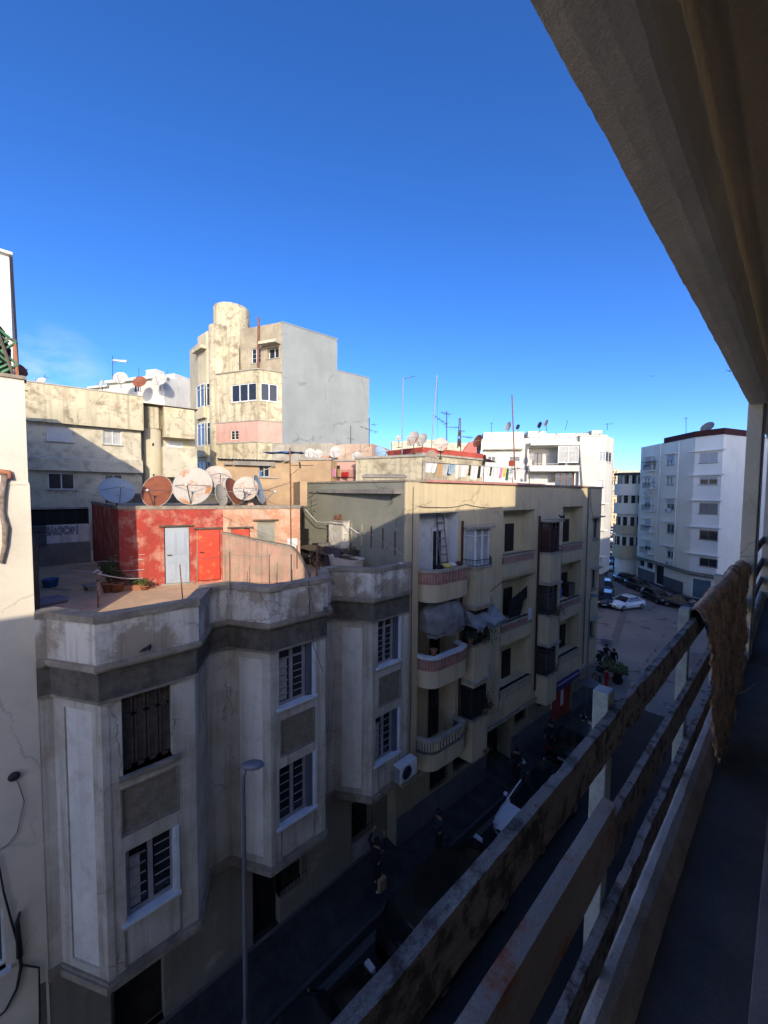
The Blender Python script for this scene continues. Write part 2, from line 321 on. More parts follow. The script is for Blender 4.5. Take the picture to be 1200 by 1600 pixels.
def door(par, S, a, b, z0, z1, m, d=.16, panels=True, name='door', handle=True):
    q = MB(S); q.box(a,b,d,d+.05,z0,z1)
    if panels:
        w = (b-a); h = z1-z0
        for x0, x1 in ((.12,.46),(.54,.88)):
            for y0, y1 in ((.07,.40),(.52,.93)): q.box(a+w*x0,a+w*x1,d-.018,d,z0+h*y0,z0+h*y1); q.box(a+w*(x0+.05),a+w*(x1-.05),d-.03,d-.018,z0+h*(y0+.03),z0+h*(y1-.03))
    o = q.build(name, m, par, bevel=.006)
    if handle: MB(S).box(a+.07,a+.2,d-.07,d-.045,z0+.95,z0+.975).box(a+.07,a+.1,d-.06,d,z0+.95,z0+.975).build('handle', P['iron'], o)
    return o
# ------------------------------------------------------------------ ground, roads
def sheet(name, poly, z, m):
    o = MB().add([(x,y,z) for x,y in poly], [tuple(range(len(poly)))]).build(name, m); return tag(o, kind='structure')
sheet('ground', [(-900,-300),(500,-300),(500,1200),(-900,1200)], -.35, P['ground'])
ROAD = [(-8.0,-30),(1.,-30),(1.,42),(14,52),(40,60),(40,80),(-5,64),(-13,70),(-20,77),(-24,84),(-60,180),(-150,420),(-190,420),(-190,400),(-74,170),(-34,78),(-22,52),(-20,44),(-8.,32),(-7.2,26),(-7.8,9)]
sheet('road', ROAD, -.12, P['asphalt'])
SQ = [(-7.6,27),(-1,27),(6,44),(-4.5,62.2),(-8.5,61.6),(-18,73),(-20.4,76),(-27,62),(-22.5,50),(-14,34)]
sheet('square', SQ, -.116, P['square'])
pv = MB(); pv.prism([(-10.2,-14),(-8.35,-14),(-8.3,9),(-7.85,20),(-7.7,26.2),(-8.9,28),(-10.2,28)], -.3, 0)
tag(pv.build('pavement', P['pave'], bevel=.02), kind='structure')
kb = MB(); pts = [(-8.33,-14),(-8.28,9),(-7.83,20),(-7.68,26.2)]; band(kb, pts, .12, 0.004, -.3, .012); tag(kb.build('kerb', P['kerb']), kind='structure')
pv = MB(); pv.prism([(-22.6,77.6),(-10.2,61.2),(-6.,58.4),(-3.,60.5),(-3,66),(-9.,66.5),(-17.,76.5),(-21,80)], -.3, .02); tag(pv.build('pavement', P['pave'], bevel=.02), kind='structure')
# distant ground rises gently away from the square
tr = MB(); tr.quad((-30,86,-.3),(-27,88,-.3),(-140,420,.2),(-165,420,.2)); tag(tr.build('pavement', P['pave']), kind='structure')
for (x, y, w) in ((-6.0,29.5,.32), (-9.6,44.,.4), (-4.4,38.5,.45)):
    m = MB(); m.lathe([(w,0),(w,.004),(w*.9,.006)], Matrix.Translation((x,y,-.114)), 20)
    tag(m.build('manhole_cover', P['dado']), 'round iron manhole cover set in the %s asphalt of the square' % {-6.0:'near part of the',-9.6:'middle of the',-4.4:'right part of the'}[x], 'manhole cover')

for k, pl in enumerate(([(-9.5,31),(-8.9,31),(-12.2,48),(-12.9,48)],[(-5,36),(-3.6,36.5),(-4.2,40.5),(-5.6,40)],[(-17.5,44),(-14,46),(-14.6,48.2),(-18,46)],[(-5.2,28.2),(-1.6,30),(-1.9,30.5),(-5.5,28.7)],[(-3.3,14),(-1.9,14),(-1.9,18.5),(-3.3,18.5)])):
    sheet('road_patch', pl, -.112 if k < 4 else -.116, mat('patched_asphalt', (.175,.15,.135), (.14,.12,.11), .5, .1, 2, bump=.3, rough=.8) if k != 3 else mat('faded_road_paint', (.3,.29,.27), (.1,.09,.085), .5, .08, 3, bump=.1))
# ------------------------------------------------------------------ left neighbour
FA = Frame(-9.93, -14, 0)
A = FA.thing('apartment_building', 'tall cream white house wall cut by the left photo edge, cables on its front', 'building')
m = MB(); facade(m, (0,0), (14.03,0), -.2, 14.93, [(13.0,13.45,3.75,4.95)]); m.quad((14.03,0,-.2),(14.03,22,-.2),(14.03,22,14.93),(14.03,0,14.93)); m.quad((0,0,14.93),(14.03,0,14.93),(14.03,22,14.93),(0,22,14.93))
m.quad((0,22,-.2),(0,0,-.2),(0,0,14.93),(0,22,14.93)); m.quad((14.03,22,-.2),(0,22,-.2),(0,22,14.93),(14.03,22,14.93))
m.build('wall', P['left_wall'], A)
m = MB(); m.box(0,14.06,-.04,.3,14.93,15.0); m.build('coping', P['coping'], A, bevel=.01)
m = MB(); m.box(10.,14.045,-.016,.002,12.98,13.02).box(14.005,14.05,-.012,.8,-.2,12.98); m.build('wall_band', P['left_wall'], A)
m = MB(); m.box(0,13.86,3,19.5,14.9,18.4); m.build('penthouse_wall', P['white_upper'], A)
m = MB(); m.box(-.1,13.92,2.9,19.6,18.4,18.46); m.build('roof', P['white_upper'], A)
S = seg((0,0),(14,0)); window(A, S, 13.0,13.45,3.75,4.95, .14, P['whitetrim'], glass('pane_teal', (.05,.14,.15), .15), n=1, sill=P['whitetrim'])
def wires(px, X, r, name='cable', m=None, par=None, lab=None, cat='cable'):
    pts = [atX(x, y, X) for x, y in px]
    if par is not None: pts = [Vector((*FA.loc(p.x,p.y), p.z)) for p in pts]
    o = MB().tube(pts, r, 6).build(name, m or P['iron'], par, smooth=True)
    if lab: tag(o, lab, cat)
    return o
wires([(8,742),(4,770),(3,800),(9,825),(8,850),(2,880)], -9.88, [.05,.045,.04,.05,.04,.03], 'pipe', mat('lagged_pipe', (.16,.12,.10), (.3,.25,.2), .5,.1,9, bump=.6), None, 'crooked brown lagged pipe on the white wall at the left photo edge', 'pipe')
wires([(-5,736),(14,738),(16,748)], -9.87, .045, 'pipe', P['terracotta'], None, 'short rusty stub pipe over the crooked lagged pipe on the white wall', 'pipe')
wires([(24,1212),(30,1228),(38,1252),(33,1272),(27,1300),(14,1318),(-6,1332)], -9.9, .009, 'cable', P['metal'], None, 'thin grey cable looping from the dark wall lamp on the white wall', 'cable')
wires([(-4,1340),(6,1395),(18,1440),(30,1480),(33,1510),(26,1545),(8,1580),(-6,1592)], -9.89, [.015,.016,.018,.024,.03,.024,.018,.016], 'cable', P['iron'], None, 'thick black cable sagging down the white wall beside the teal window', 'cable')
wires([(31,1425),(27,1440),(31,1495)], -9.88, [.02,.035,.05], 'bracket', P['iron'], None, 'dark upright bracket holding the thick black cable', 'bracket')
wires([(36,1508),(61,1512),(62,1560),(62,1640)], -9.89, .016, 'conduit', P['iron'], None, 'angular dark conduit at the foot of the white wall', 'conduit')
wl = thing('wall_lamp', 'small dark round wall lamp on the white wall above the looping cable', 'lamp', atX(22,1211,-9.93))
m = MB(); m.lathe([(.03,0),(.075,.02),(.09,.06),(.05,.1)], Matrix.Rotation(R(90),4,'Y'), 14); m.build('lamp_shade', P['iron'], wl, smooth=True)
# trellis on that roof edge
p = atX(0,583,-9.98); tt = thing('trellis_screen', 'leaning green trellis screen with pale laths on the roof edge at far left', 'screen', (-10.05, -.1, 15.0))
m = MB()
for k in range(14):
    y = -1.66 + k*.115
    m.tube([(0,y,.03),(.0,y+.22,.22),(.0,y-.0,.42),(.0,y+.2,.62),(0,y-.02,.8)], .035, 5)
m.build('lattice', P['trellis'], tt)
m = MB(); m.tube([(.03,-.30,.02),(.03,-.34,.75)], .02, 6); m.build('lath', P['palewood'], tt)
m = MB(); m.tube([(.05,-.02,.02),(.05,-.34,1.35)], .026, 6); m.build('brace', P['wood'], tt)
m = MB(); m.tube([(.0,.04,0),(0,.02,.62)], .028, 6); m.build('post', P['terracotta'], tt)
m = MB(); m.tube([(.02,-.9,.62),(.02,.06,.66)], .014, 6); m.build('rail', P['wood'], tt)
m = MB(); m.tube([(-.15,-.16,.05),(-.15,-.22,.8),(-.15,-.5,1.3)], [.07,.12,.05], 7).tube([(-.12,-.1,.05),(-.16,-.12,.5),(-.15,-.25,.95)], [.05,.09,.05], 7); m.build('rolled_cloth', P['cloth_black'], tt, smooth=True)

# ------------------------------------------------------------------ grey bay-windowed house
FB = Frame(-9.93, 0, 0)
B = FB.thing('bay_house', 'low weathered grey house with three angular bays and a roof terrace', 'building')
BP = [(.04,0),(.27,0),(.92,-1.03),(2.6,-1.03),(3.2,0),(3.75,0),(4.38,-1.03),(6.05,-1.03),(6.6,0),(7.1,0),(7.83,-1.03),(9.45,-1.03)]
fronts = {2:[(.33,1.22,7.22,8.80),(.33,1.24,4.12,5.62)], 6:[(.25,1.29,7.27,8.80),(.24,1.31,4.06,5.66)], 10:[(.23,1.2,7.30,8.80),(.15,1.2,4.1,5.66)]}
panels_side = {1:(.28,.98), 5:(.28,.98), 9:(.26,.92)}
m = MB(); rp = MB(); SG = {}
for i in range(len(BP)-1):
    S = seg(BP[i], BP[i+1]); SG[i] = S; holes = []
    if i in fronts: holes = [(*h, .24) for h in fronts[i]] + [(.30,S.L-.38,5.98,6.92,.03)]
    if i in panels_side: a, b = panels_side[i]; holes = [(a,b,3.32,8.62,.035)]
    facade(m, BP[i], BP[i+1], 2.97, 8.9, holes)
m.build('wall', P['bay_wall'], B)
for i, (a, b) in panels_side.items():
    S = SG[i]; MB(S).quad((a,.034,3.32),(b,.034,3.32),(b,.034,8.62),(a,.034,8.62)).build('panel', P['bay_panel'], B)
for i in fronts:
    S = SG[i]; a, b = .30, S.L-.38
    MB(S).quad((a,.029,5.98),(b,.029,5.98),(b,.029,6.92),(a,.029,6.92)).build('panel', P['bay_grit'], B)
    q = MB(S)
    for x0,x1,z0,z1 in ((a-.03,a,5.95,6.95),(b,b+.03,5.95,6.95),(a,b,6.92,6.95),(a,b,5.95,5.98)): q.box(x0,x1,-.018,.01,z0,z1)
    q.build('panel_moulding', P['coping'], B); q = MB(S); q.box(.28,.31,-.015,.01,3.2,3.95).box(.31,S.L-.35,-.015,.01,3.17,3.2).box(S.L-.38,S.L-.35,-.015,.01,3.2,3.95)
    q.build('panel_moulding', P['coping'], B)
    # corner strips
    q = MB(S); q.box(.0,.12,-.014,.002,3.15,8.84).box(S.L-.16,S.L,-.014,.002,3.15,8.84); q.build('pilaster', P['bay_wall'], B)
m = MB(); m.add([(x,y,2.97) for x,y in BP] + [(9.45,0.3,2.97),(.04,.3,2.97)], [tuple(range(len(BP)+2))[::-1]]); m.build('bay_underside', P['bay_wall'], B)
m = MB(); band(m, BP, .07, -.05, 2.93, 3.08); band(m, BP, .035, -.03, 3.08, 3.15); m.build('base_moulding', P['coping'], B)
m = MB(); band(m, BP, .05, -.15, 8.86, 9.48); m.build('frieze', P['frieze'], B)
m = MB(); band(m, BP, .075, -.1, 8.82, 8.87); m.build('string_course', P['coping'], B)
m = MB(); band(m, BP, .19, -.15, 9.52, 9.62); band(m, BP, .13, -.12, 9.46, 9.52); m.build('cornice', P['coping'], B)
def rag_line(pts, n):      # denser polyline
    out = []
    for a, b in zip(pts, pts[1:]):
        k = max(1, int(hypot(b[0]-a[0], b[1]-a[1])/n))
        out += [(a[0]+(b[0]-a[0])*j/k, a[1]+(b[1]-a[1])*j/k) for j in range(k)]
    return out + [pts[-1]]
m = MB(); band(m, BP[:7]+[(6.05,-1.03)], .12, -.10, 9.62, 10.43); m.build('parapet', P['parapet'], B)
m = MB(); band(m, [(6.4,-.6),(6.6,0),(7.1,0),(7.83,-1.03),(9.45,-1.03)], .12, -.10, 9.62, 10.41); m.build('parapet', P['parapet'], B)
RP = rag_line(BP, .18); m = MB(); band(m, RP, .165, -.15, 10.42, 10.54)
m.v = [(x + noise.noise((x*6,y*6,z*9))*.018, y + noise.noise((x*6+9,y*6,z*9))*.022, z + noise.noise((x*5,y*5,3))*.02) for x,y,z in m.v]
m.build('coping', P['coping'], B)
# pieces of the terrace parapet foot
# windows
for i, (n1, r1) in {2:(4,0), 6:(2,6), 10:(2,6)}.items():
    S = SG[i]
    for k, h in enumerate(fronts[i]):
        if i == 2 and k == 0:
            q = MB(S); a, b, z0, z1 = h
            for j in range(4):
                x0 = a + (b-a)*j/4 + .01; x1 = a + (b-a)*(j+1)/4 - .01
                q.box(x0,x0+.045,.15,.2,z0,z1).box(x1-.045,x1,.15,.2,z0,z1).box(x0,x1,.15,.2,z0,z0+.08).box(x0,x1,.15,.2,z1-.08,z1).box(x0,x1,.15,.2,z0+1.1,z0+1.16)
                zz = z0 + .1
                while zz < z1 - .08: q.box(x0+.045,x1-.045,.165,.185,zz,zz+.03); zz += .04
            q.build('shutter', P['brownshut'], B)
            MB(S).box(a,b,.205,.22,z0,z1).build('shutter_backing', P['redbrown'], B)
            MB(S).box(a-.08,b+.14,-.10,.2,z0-.09,z0).build('sill', P['coping'], B, bevel=.01)
        else:
            w = window(B, S, h[0], h[1]-(.0 if i == 2 else .2), h[2], h[3], d=.13, fm=P['winframe'], n=2, rows=6, transom=.30 if k == 0 else 0, fw=.075)
            MB(S).box(h[0]-.09,h[1]+.09,-.07,.13,h[2]-.06,h[2]+.012).build('sill', P['whitetrim'], w, bevel=.008)
            MB(S).box(h[1]-.012,h[1]+.07,-.022,.14,h[2]+.014,h[3]).box(h[1]-.04,h[1]-.012,.0,.2,h[2]+.014,h[3]).build('jamb', P['whitetrim'], w)
            
            if (i, k) in ((6,0),(10,1),(2,1)): xa = h[0]+.09; MB(S).box(xa,xa+(h[1]-h[0])*(.22 if i != 2 else .2),.182,.189,h[2]+.1,h[2]+(h[3]-h[2])*.8).build('curtain', P['curtain'], w)
            if i != 2:
                for f_ in (.175,.12,.065):
                    q = MB(S); q.box(h[1]-f_,h[1]-f_+.035,-.0+f_*.4,.19,h[2]+.02,h[3]-.02); q.build('open_shutter', mat('slate_blue_shutter',(.12,.13,.17),bump=.1,rough=.6), w)
# ground floor
m = MB(); facade(m, (-.1,0), (9.6,0), -.25, 2.97, [(1.15,2.2,.0,2.15,.35),(4.43,5.25,-.12,2.25,.35),(5.25,6.04,.85,2.2,.25),(7.94,8.81,.8,2.25,.25)])
m.build('ground_wall', mat('dark_plinth_render', (.22,.20,.165), (.32,.30,.26), .62, .05, 1.0, .4, (.12,.115,.11), bump=.4), B)
S0 = seg((-.1,0),(9.6,0))
for a, b, z0, z1 in ((1.25,2.3,0,2.15),(4.53,5.35,-.12,2.25)): door(B, S0, a, b, z0, z1, P['darkdoor'], d=.28)
window(B, S0, 5.35,6.14,.85,2.2, .18, P['darkdoor'], glass('dusty_pane', (.06,.055,.045), .4), n=2, rows=3, grille=P['iron'])
window(B, S0, 8.04,8.91,.8,2.25, .18, P['darkdoor'], n=2, rows=4, grille=P['iron'])
m = MB(S0); m.box(8.02,8.95,-.012,.005,.12,.72).box(8.5,8.95,-.012,.005,.0,.12); m.build('whitewash_patch', P['cloudwhite'], B)
m = MB(S0); m.box(0,9.7,-.03,.004,-.25,.10); m.build('plinth', P['dado'], B)
m = MB(); m.add([(x,y,9.8) for x,y in [(.04,0.02),(.27,.02),(.97,-.95),(2.55,-.95),(3.15,.05),(3.8,.05),(4.42,-.95),(6.0,-.95),(6.5,.05),(7.15,.05),(7.87,-.95),(9.48,-.95),(9.48,14.5),(.04,14.5)]], [tuple(range(14))]); m.build('terrace_floor', P['terrace'], B)
m = MB(); m.box(.045,9.44,.36,14.5,-.2,9.78); m.build('core_light_blocker', P['bay_wall'], B)  # unseen solid box added inside the house to block light
for (px0,py0,px1,py1) in ((220,1015,231,1020),(226,1012,238,1017)):
    pass
pg = thing('pigeon', 'dark pigeon perched on the cornice of the near grey bay', 'bird', (atX(226,1020,-8.7)))
def pigeon(par, s=1.):
    m = MB(); prof = [(-.16,.0,.012),(-.10,.02,.03),(-.03,.05,.055),(.05,.07,.06),(.10,.11,.035),(.13,.15,.028),(.16,.155,.02),(.185,.15,.006)]
    m.tube([(0,y*s,(z+.06)*s) for y,z,r in prof], [r*s for y,z,r in prof], 8); m.build('body', P['cloth_dark'], par, smooth=True)
    m = MB(); m.tube([(.02*s,.03*s,0),(.02*s,.02*s,.07*s)], .006*s, 5).tube([(-.02*s,.03*s,0),(-.02*s,.02*s,.07*s)], .006*s, 5); m.build('legs', P['terracotta'], par)
pigeon(pg, .6)
pg2 = thing('pigeon', 'second dark pigeon just right of the first on the bay cornice', 'bird', (atX(234,1017,-8.7)), 1.2); pigeon(pg2, .5)
# cables / lamp arm on the bay house
wires([(482,905),(484,960),(490,1010),(505,1050)], -8.74, .008, 'cable', P['iron'], None, 'black cable hanging from the parapet down the middle bay', 'cable')
wires([(522,1062),(519,1110),(516,1160)], -9.88, .006, 'cable', P['iron'], None, 'thin cable running down the recess beside the third bay', 'cable')
bx = atX(508,952,-8.72); cb = thing('cable_box', 'small grey cable box at the end of the middle bay parapet', 'box', bx); MB().box(-.02,.06,-.05,.05,-.08,.08).build('housing', P['metal'], cb, bevel=.01); MB().tube([(0,0,-.08),(0,0,-.2)], .01, 5).build('gland', P['iron'], cb)
# air conditioner
q0 = atX(628,1193,-8.9); ac = thing('air_conditioner', 'dusty white air conditioner unit hung under the lower window of the third bay', 'air conditioner', (-8.88, 8.75, 3.25))
m = MB(); m.box(.03,.36,0,.82,0,.56); m.build('casing', P['shutter'], ac, bevel=.015)
m = MB(); [m.box(.03+.02, .34, -.012, .0, .05+k*.06, .085+k*.06) for k in range(8)]; m.build('side_louvre', P['metal'], ac)
m = MB(); [m.lathe([(r,0),(r,.014),(r-.012,.014),(r-.012,0)], Matrix.Translation((.36,.32,.28)) @ Matrix.Rotation(R(90),4,'Y'), 20) for r in (.08,.13,.18,.225)]; m.build('fan_grille', P['metal'], ac)
m = MB(); m.box(-.02,.34,.08,.12,-.05,-.0).box(-.02,.34,.68,.72,-.05,0); m.build('bracket', P['iron'], ac)
wires([(641,1182),(640,1260),(628,1300),(627,1330)], -9.6, .03, 'drainpipe', P['iron'], None, 'dark drainpipe running down between the grey bay house and yellow block', 'pipe')

# ------------------------------------------------------------------ red rooftop room
FR = Frame(-14.45, 2.09, 22.6)
RR = FR.thing('rooftop_room', 'red and salmon washed rooftop room with satellite dishes on its roof', 'building')
RR.location.z = 0
zt = 9.8
S = seg((0,0),(5.6,0)); SRR = S
m = MB(); facade(m, (0,0), (3.02,0), zt, 12.3, [(1.24,1.98,zt,11.7,.1),(2.2,2.92,zt+.05,11.6,.1)]); facade(m, (-2.55,6.1), (0,0), zt, 12.3); m.build('wall', P['red'], RR)
m = MB(); facade(m, (3.02,0), (5.6,0), zt, 12.38, [(3.27-3.02,3.88-3.02,zt,11.6,.1),(4.1-3.02,4.74-3.02,10.9,11.83,.12)]); facade(m, (5.6,0), (5.6,5.5), zt, 12.38); m.build('wall', P['salmon'], RR)
m = MB(); m.prism([(0.02,0.02),(5.58,0.02),(5.58,5.4),(-2.4,6.0)], 12.2, 12.32); m.build('roof', P['roofgrey'], RR)
m = MB(); band(m, [(-2.55,6.1),(0,0),(3.02,0),(5.62,0)], .03, -.12, 12.28, 12.40)
m.v = [(x,y,z+noise.noise((x*4,y*4,1))*.02) for x,y,z in m.v]; m.build('roof_edge', P['coping'], RR)
m = MB(S)
for a, b, z in ((1.12,2.12,11.72),(2.12,3.0,11.62),(3.15,4.0,11.62),(3.98,4.85,11.86)): m.box(a,b,-.1,.02,z,z+.045)
m.build('lintel_hood', P['wood'], RR, bevel=.008)
door(RR, S, 1.26,1.96, zt+.02,11.68, P['bluedoor'], d=.04)
door(RR, S, 2.22,2.90, zt+.07,11.58, P['reddoor'], d=.04, panels=False)
door(RR, S, 3.29,3.86, zt+.02,11.58, P['reddoor'], d=.04, panels=False)
w = window(RR, S, 4.1,4.74,10.9,11.83, .05, P['palewood'], glass('dusty_window_pane', (.22,.22,.19), .5), n=1, fw=.04)
m = MB(S); m.box(1.15,2.1,-.06,.02,zt,zt+.05); m.build('doorstep', P['creamslab'], RR)
m = MB(S); m.box(5.15,5.5,-.012,.001,10.6,11.2).box(5.25,5.4,-.012,.001,10.3,10.6); m.build('plaster_patch', P['grafpale'], RR)
# stair wall in front
FS = Frame(-13.2, 4.82, 44)
sw = FS.thing('stair_wall', 'sloping pinkish stair wall with a rounded end in front of the salmon room', 'wall')
prof = [(-.02,9.8),(3.0,9.8),(2.95,10.0),(2.76,10.37),(2.6,10.66),(2.5,10.82),(2.36,10.96),(2.2,11.02),(1.14,11.2),(-.02,11.46)]
m = MB(); m.extr(prof, 0, .22); m.build('wall_body', P['stairwall'], sw, bevel=.02)
cp = MB(); top = prof[2:][::-1]
for (x0,z0),(x1,z1) in zip(top, top[1:]): cp.add([(x0,-.03,z0+.002),(x1,-.03,z1+.002),(x1,.25,z1+.002),(x0,.25,z0+.002),(x0,-.03,z0+.05),(x1,-.03,z1+.05),(x1,.25,z1+.05),(x0,.25,z0+.05)], [(0,1,5,4),(2,3,7,6),(4,5,6,7),(1,0,3,2),(0,4,7,3),(1,2,6,5)])
cp.build('wall_coping', P['coping'], sw)
# rear ochre rooms above
G = FR.thing('rooftop_annex', 'ochre rendered upper room behind the dishes with a small blue shuttered window', 'building')
SG1 = seg((2.0,1.9),(5.62,1.9))
m = MB(); facade(m, (3.3,1.9), (5.86,1.9), 12.33, 13.33); facade(m, (5.86,1.9),(5.86,5), 12.33, 13.33); m.quad((3.3,1.9,13.33),(5.86,1.9,13.33),(5.86,5,13.33),(3.3,5,13.33)); facade(m, (3.3,5),(3.3,1.9),12.33,13.33); m.box(5.6,5.86,-.02,1.9,12.38,13.26); m.build('wall', P['ochre'], G)
m = MB(); facade(m, (2.78,2.02), (5.9,2.02), 12.4, 14.08, [(4.27-2.78,4.68-2.78,13.47,13.93,.1)]); facade(m, (5.9,2.02),(5.9,4.8),12.4,14.08); facade(m,(2.78,4.8),(2.78,2.02),12.4,14.08); m.build('upper_wall', P['ochre'], G)
SU = seg((2.78,2.02),(5.9,2.02)); w = window(G, SU, 4.27-2.78,4.68-2.78,13.47,13.93,.05,P['bluedoor'],P['pane'],n=2,fw=.03); MB(SU).box(1.4,2.25,-.06,.02,13.42,13.46).build('sill', P['creamslab'], w)
MB(SU).box(1.51,1.6,.02,.05,13.49,13.72).build('blue_curtain', P['cloth_blue'], w)
m = MB()
for k in range(22):
    x = 2.75 + k*.125; m.add([(x,1.75,14.12),(x+.0625,1.75,14.15),(x+.125,1.75,14.12),(x,4.9,14.2),(x+.0625,4.9,14.23),(x+.125,4.9,14.2)], [(0,1,4,3),(1,2,5,4)])
m.build('sheet_metal_roof', P['metal'], G, solid=.01)
m = MB(SU); m.box(.55,2.1,-.2,-.16,13.9,14.06).box(.2,.5,-.18,-.14,13.9,14.0); m.build('gutter_board', P['roofgrey'], G)

# ------------------------------------------------------------------ satellite dishes, aerials
SUNV = Vector((cos(R(19.2))*cos(R(30)), -cos(R(19.2))*sin(R(30)), sin(R(19.2))))
def dish(label, px, py, d, w, az, el, face, back=None, group=None, mast=.45, cat='satellite dish', legs=False, squash=.95, base=None, arm=True):
    c = at(px, py, d); Rr = w * d / F0 / 2
    v = Vector((-c.x, -c.y, 0)).normalized(); a = R(az); v = Vector((v.x*cos(a)+v.y*sin(a), -v.x*sin(a)+v.y*cos(a), 0)); n = (v*cos(R(el)) + Vector((0,0,sin(R(el))))).normalized()
    zb = (c.z - Rr - mast) if base is None else base
    t = thing('satellite_dish', label, cat, (c.x, c.y, zb), 0, group)
    side = Vector((0,0,1)).cross(n).normalized(); up = n.cross(side); O = c - Vector((c.x, c.y, zb))
    Mx = Matrix((( side.x*squash, up.x, n.x, O.x),(side.y*squash, up.y, n.y, O.y),(side.z*squash, up.z, n.z, O.z),(0,0,0,1)))
    k = .16; pr = [(Rr*q, Rr*k*(q*q-1)) for q in (.001,.2,.4,.6,.8,.93,1.)]
    MB().lathe(pr, Mx, 32, 1).build('reflector', face, t, smooth=True)
    t.children[-1].data.polygons  # keep
    bk = [(r, h - Rr*.02) for r, h in pr]; m = MB().lathe(bk[::1], Mx, 32, 1); m.f = [f[::-1] for f in m.f]; m.build('reflector_back', back or face, t, smooth=True)
    rimp = [(Rr*.985,-.0), (Rr*1.0,Rr*.02), (Rr*1.02,-.0), (Rr*1.01,-Rr*.03), (Rr*.985,-Rr*.02)]; m = MB().lathe(rimp, Mx, 32, 0); m.build('rim', back or P['dishwhite'] if back else face, t, smooth=True)
    f = O + n*Rr*.95 - up*Rr*.35; b0 = O - up*Rr*.98
    if arm:
        MB().tube([b0, f], Rr*.022+.004, 6).tube([O+side*Rr*.9*squash, f], Rr*.014+.002, 5).tube([O-side*Rr*.9*squash, f], Rr*.014+.002, 5).build('feed_arm', P['metal'], t)
        MB().tube([f - n*Rr*.02, f + (f-O).normalized()*Rr*.16], Rr*.065, 8).build('receiver', P['shutter'], t, smooth=True)
    kb_ = O - n*Rr*.22
    MB().tube([(kb_.x,kb_.y,0),(kb_.x,kb_.y,kb_.z)], .02+Rr*.02, 7).build('mast', P['iron'], t)
    MB().tube([kb_, O - n*Rr*.17 ], Rr*.12, 6).tube([kb_ + Vector((0,0,-Rr*.3)), O - n*Rr*.12 - up*Rr*.35], Rr*.03+.004, 5).build('mount', P['iron'], t)
    m = MB(); m.tube([(kb_.x-.18,kb_.y,.01),(kb_.x+.18,kb_.y,.01)], .018, 5).tube([(kb_.x,kb_.y-.18,.01),(kb_.x,kb_.y+.18,.01)], .018, 5); m.build('foot', P['iron'], t)
    return t
# del helper line kept harmless
gD = 'satellite dishes on the red rooftop room'
dish('blue grey dish leftmost on the red room roof, in shadow', 183,766,12.7, 47,-12,34, P['dishgrey'], None, gD, squash=1., base=12.33)
dish('brown rusted dish half in shadow on the red room roof', 245,767,12.9, 53,24,22, P['dishbrown'], P['dishwhite'], gD, squash=.86, base=12.33)
dish('largest white dish with orange rust patch above the red metal door', 301,759,13.2, 62,14,22, P['dishrust'], P['dishwhite'], gD, squash=.92, base=12.33)
dish('beige dish tilted up behind the largest rusted dish', 341,745,13.9, 42,-10,34, mat('dish_beige', (.50,.44,.37),(.42,.34,.27),.55,.1,3,bump=.05,rough=.6), None, gD, base=12.33)
dish('narrow white dish seen nearly edge on behind the brown one', 346,774,13.5, 36,-62,12, P['dishwhite'], P['dishwhite'], gD, base=12.33)
dish('narrow brown dish with white rim seen nearly edge on', 366,768,13.4, 45,-60,20, P['dishbrown'], P['dishwhite'], gD, base=12.33)
dish('round white dish with rust stain across its lower half', 384,763,13.6, 39,10,20, P['dishrust'], P['dishwhite'], gD, base=12.33)
dish('thin grey dish at the right end of the red roof group, edge on', 405,765,13.9, 46,-74,14, P['dishgrey'], P['dishwhite'], gD, base=12.33)
dish('smallest pinkish dish low on the salmon wall top', 390,791,13.8, 14,0,10, mat('dish_pink', (.5,.33,.27), bump=.05), None, gD, mast=.1)
gS = 'satellite dishes on the roofs behind the grey green wall'
dish('small white dish far behind the annex, left of a pair', 484,708,26, 17,15,25, P['dishwhite'], None, gS)
dish('small white dish far behind the annex, right of a pair', 497,709,26, 15,15,25, P['dishwhite'], None, gS)
dish('white dish above the pink balcony with hanging washing', 524,706,25, 20,20,22, P['dishwhite'], None, gS)
dish('small white dish on the roof right of the pink balcony', 557,712,24, 15,22,30, P['dishwhite'], None, gS)
dish('large blue mesh dish turned to the left above the stained cream parapet', 596,708,23, 26,-38,28, P['dishblue'], P['metal'], gS, squash=.9)
dish('tiny white dish left of the tall thin mast', 623,684,25, 9,20,20, P['dishwhite'], None, gS)
dish('rusty dish on the red trimmed roof, left of its pale twin', 645,685,24, 25,38,22, P['dishrust'], P['dishwhite'], gS, squash=.9)
dish('pale cream dish right beside the rusty one on the red trimmed roof', 659,687,24.4, 23,40,22, P['dishwhite'], None, gS, squash=.9)
dish('broad rust streaked dish standing on the red roof edge', 689,694,25, 22,-8,10, P['dishrust'], P['dishbrown'], gS)
dish('brown grey dish hung on the yellow wall above the washing', 675,713,23.4, 20,-30,10, mat('dish_brown_grey', (.26,.20,.16), bump=.05), None, gS, mast=.1)
dish('dark grey brown dish hung just below the brown grey one', 670,723,23.2, 17,-50,8, mat('dish_dark', (.16,.14,.13), bump=.05), None, gS, mast=.1)
dish('brown dish at the right end of the red trimmed roof', 746,689,28, 20,50,18, P['dishbrown'], P['dishbrown'], gS)
dish('grey dish under the brown one at the end of the red trimmed roof', 756,719,28, 17,66,6, P['metal'], None, gS, mast=.1)
dish('dark dish back behind the brown dish at the roof end', 748,704,28.4, 15,70,10, P['iron'], None, gS, mast=.1)
gJ = 'satellite dishes on the white apartment block roof'
dish('white upright dish on the roof of the white apartment block, leftmost', 794,666,50, 14,50,10, P['dishwhite'], None, gJ)
dish('small dark dish between two white dishes on the white block', 809,667,50, 8,40,15, P['iron'], None, gJ)
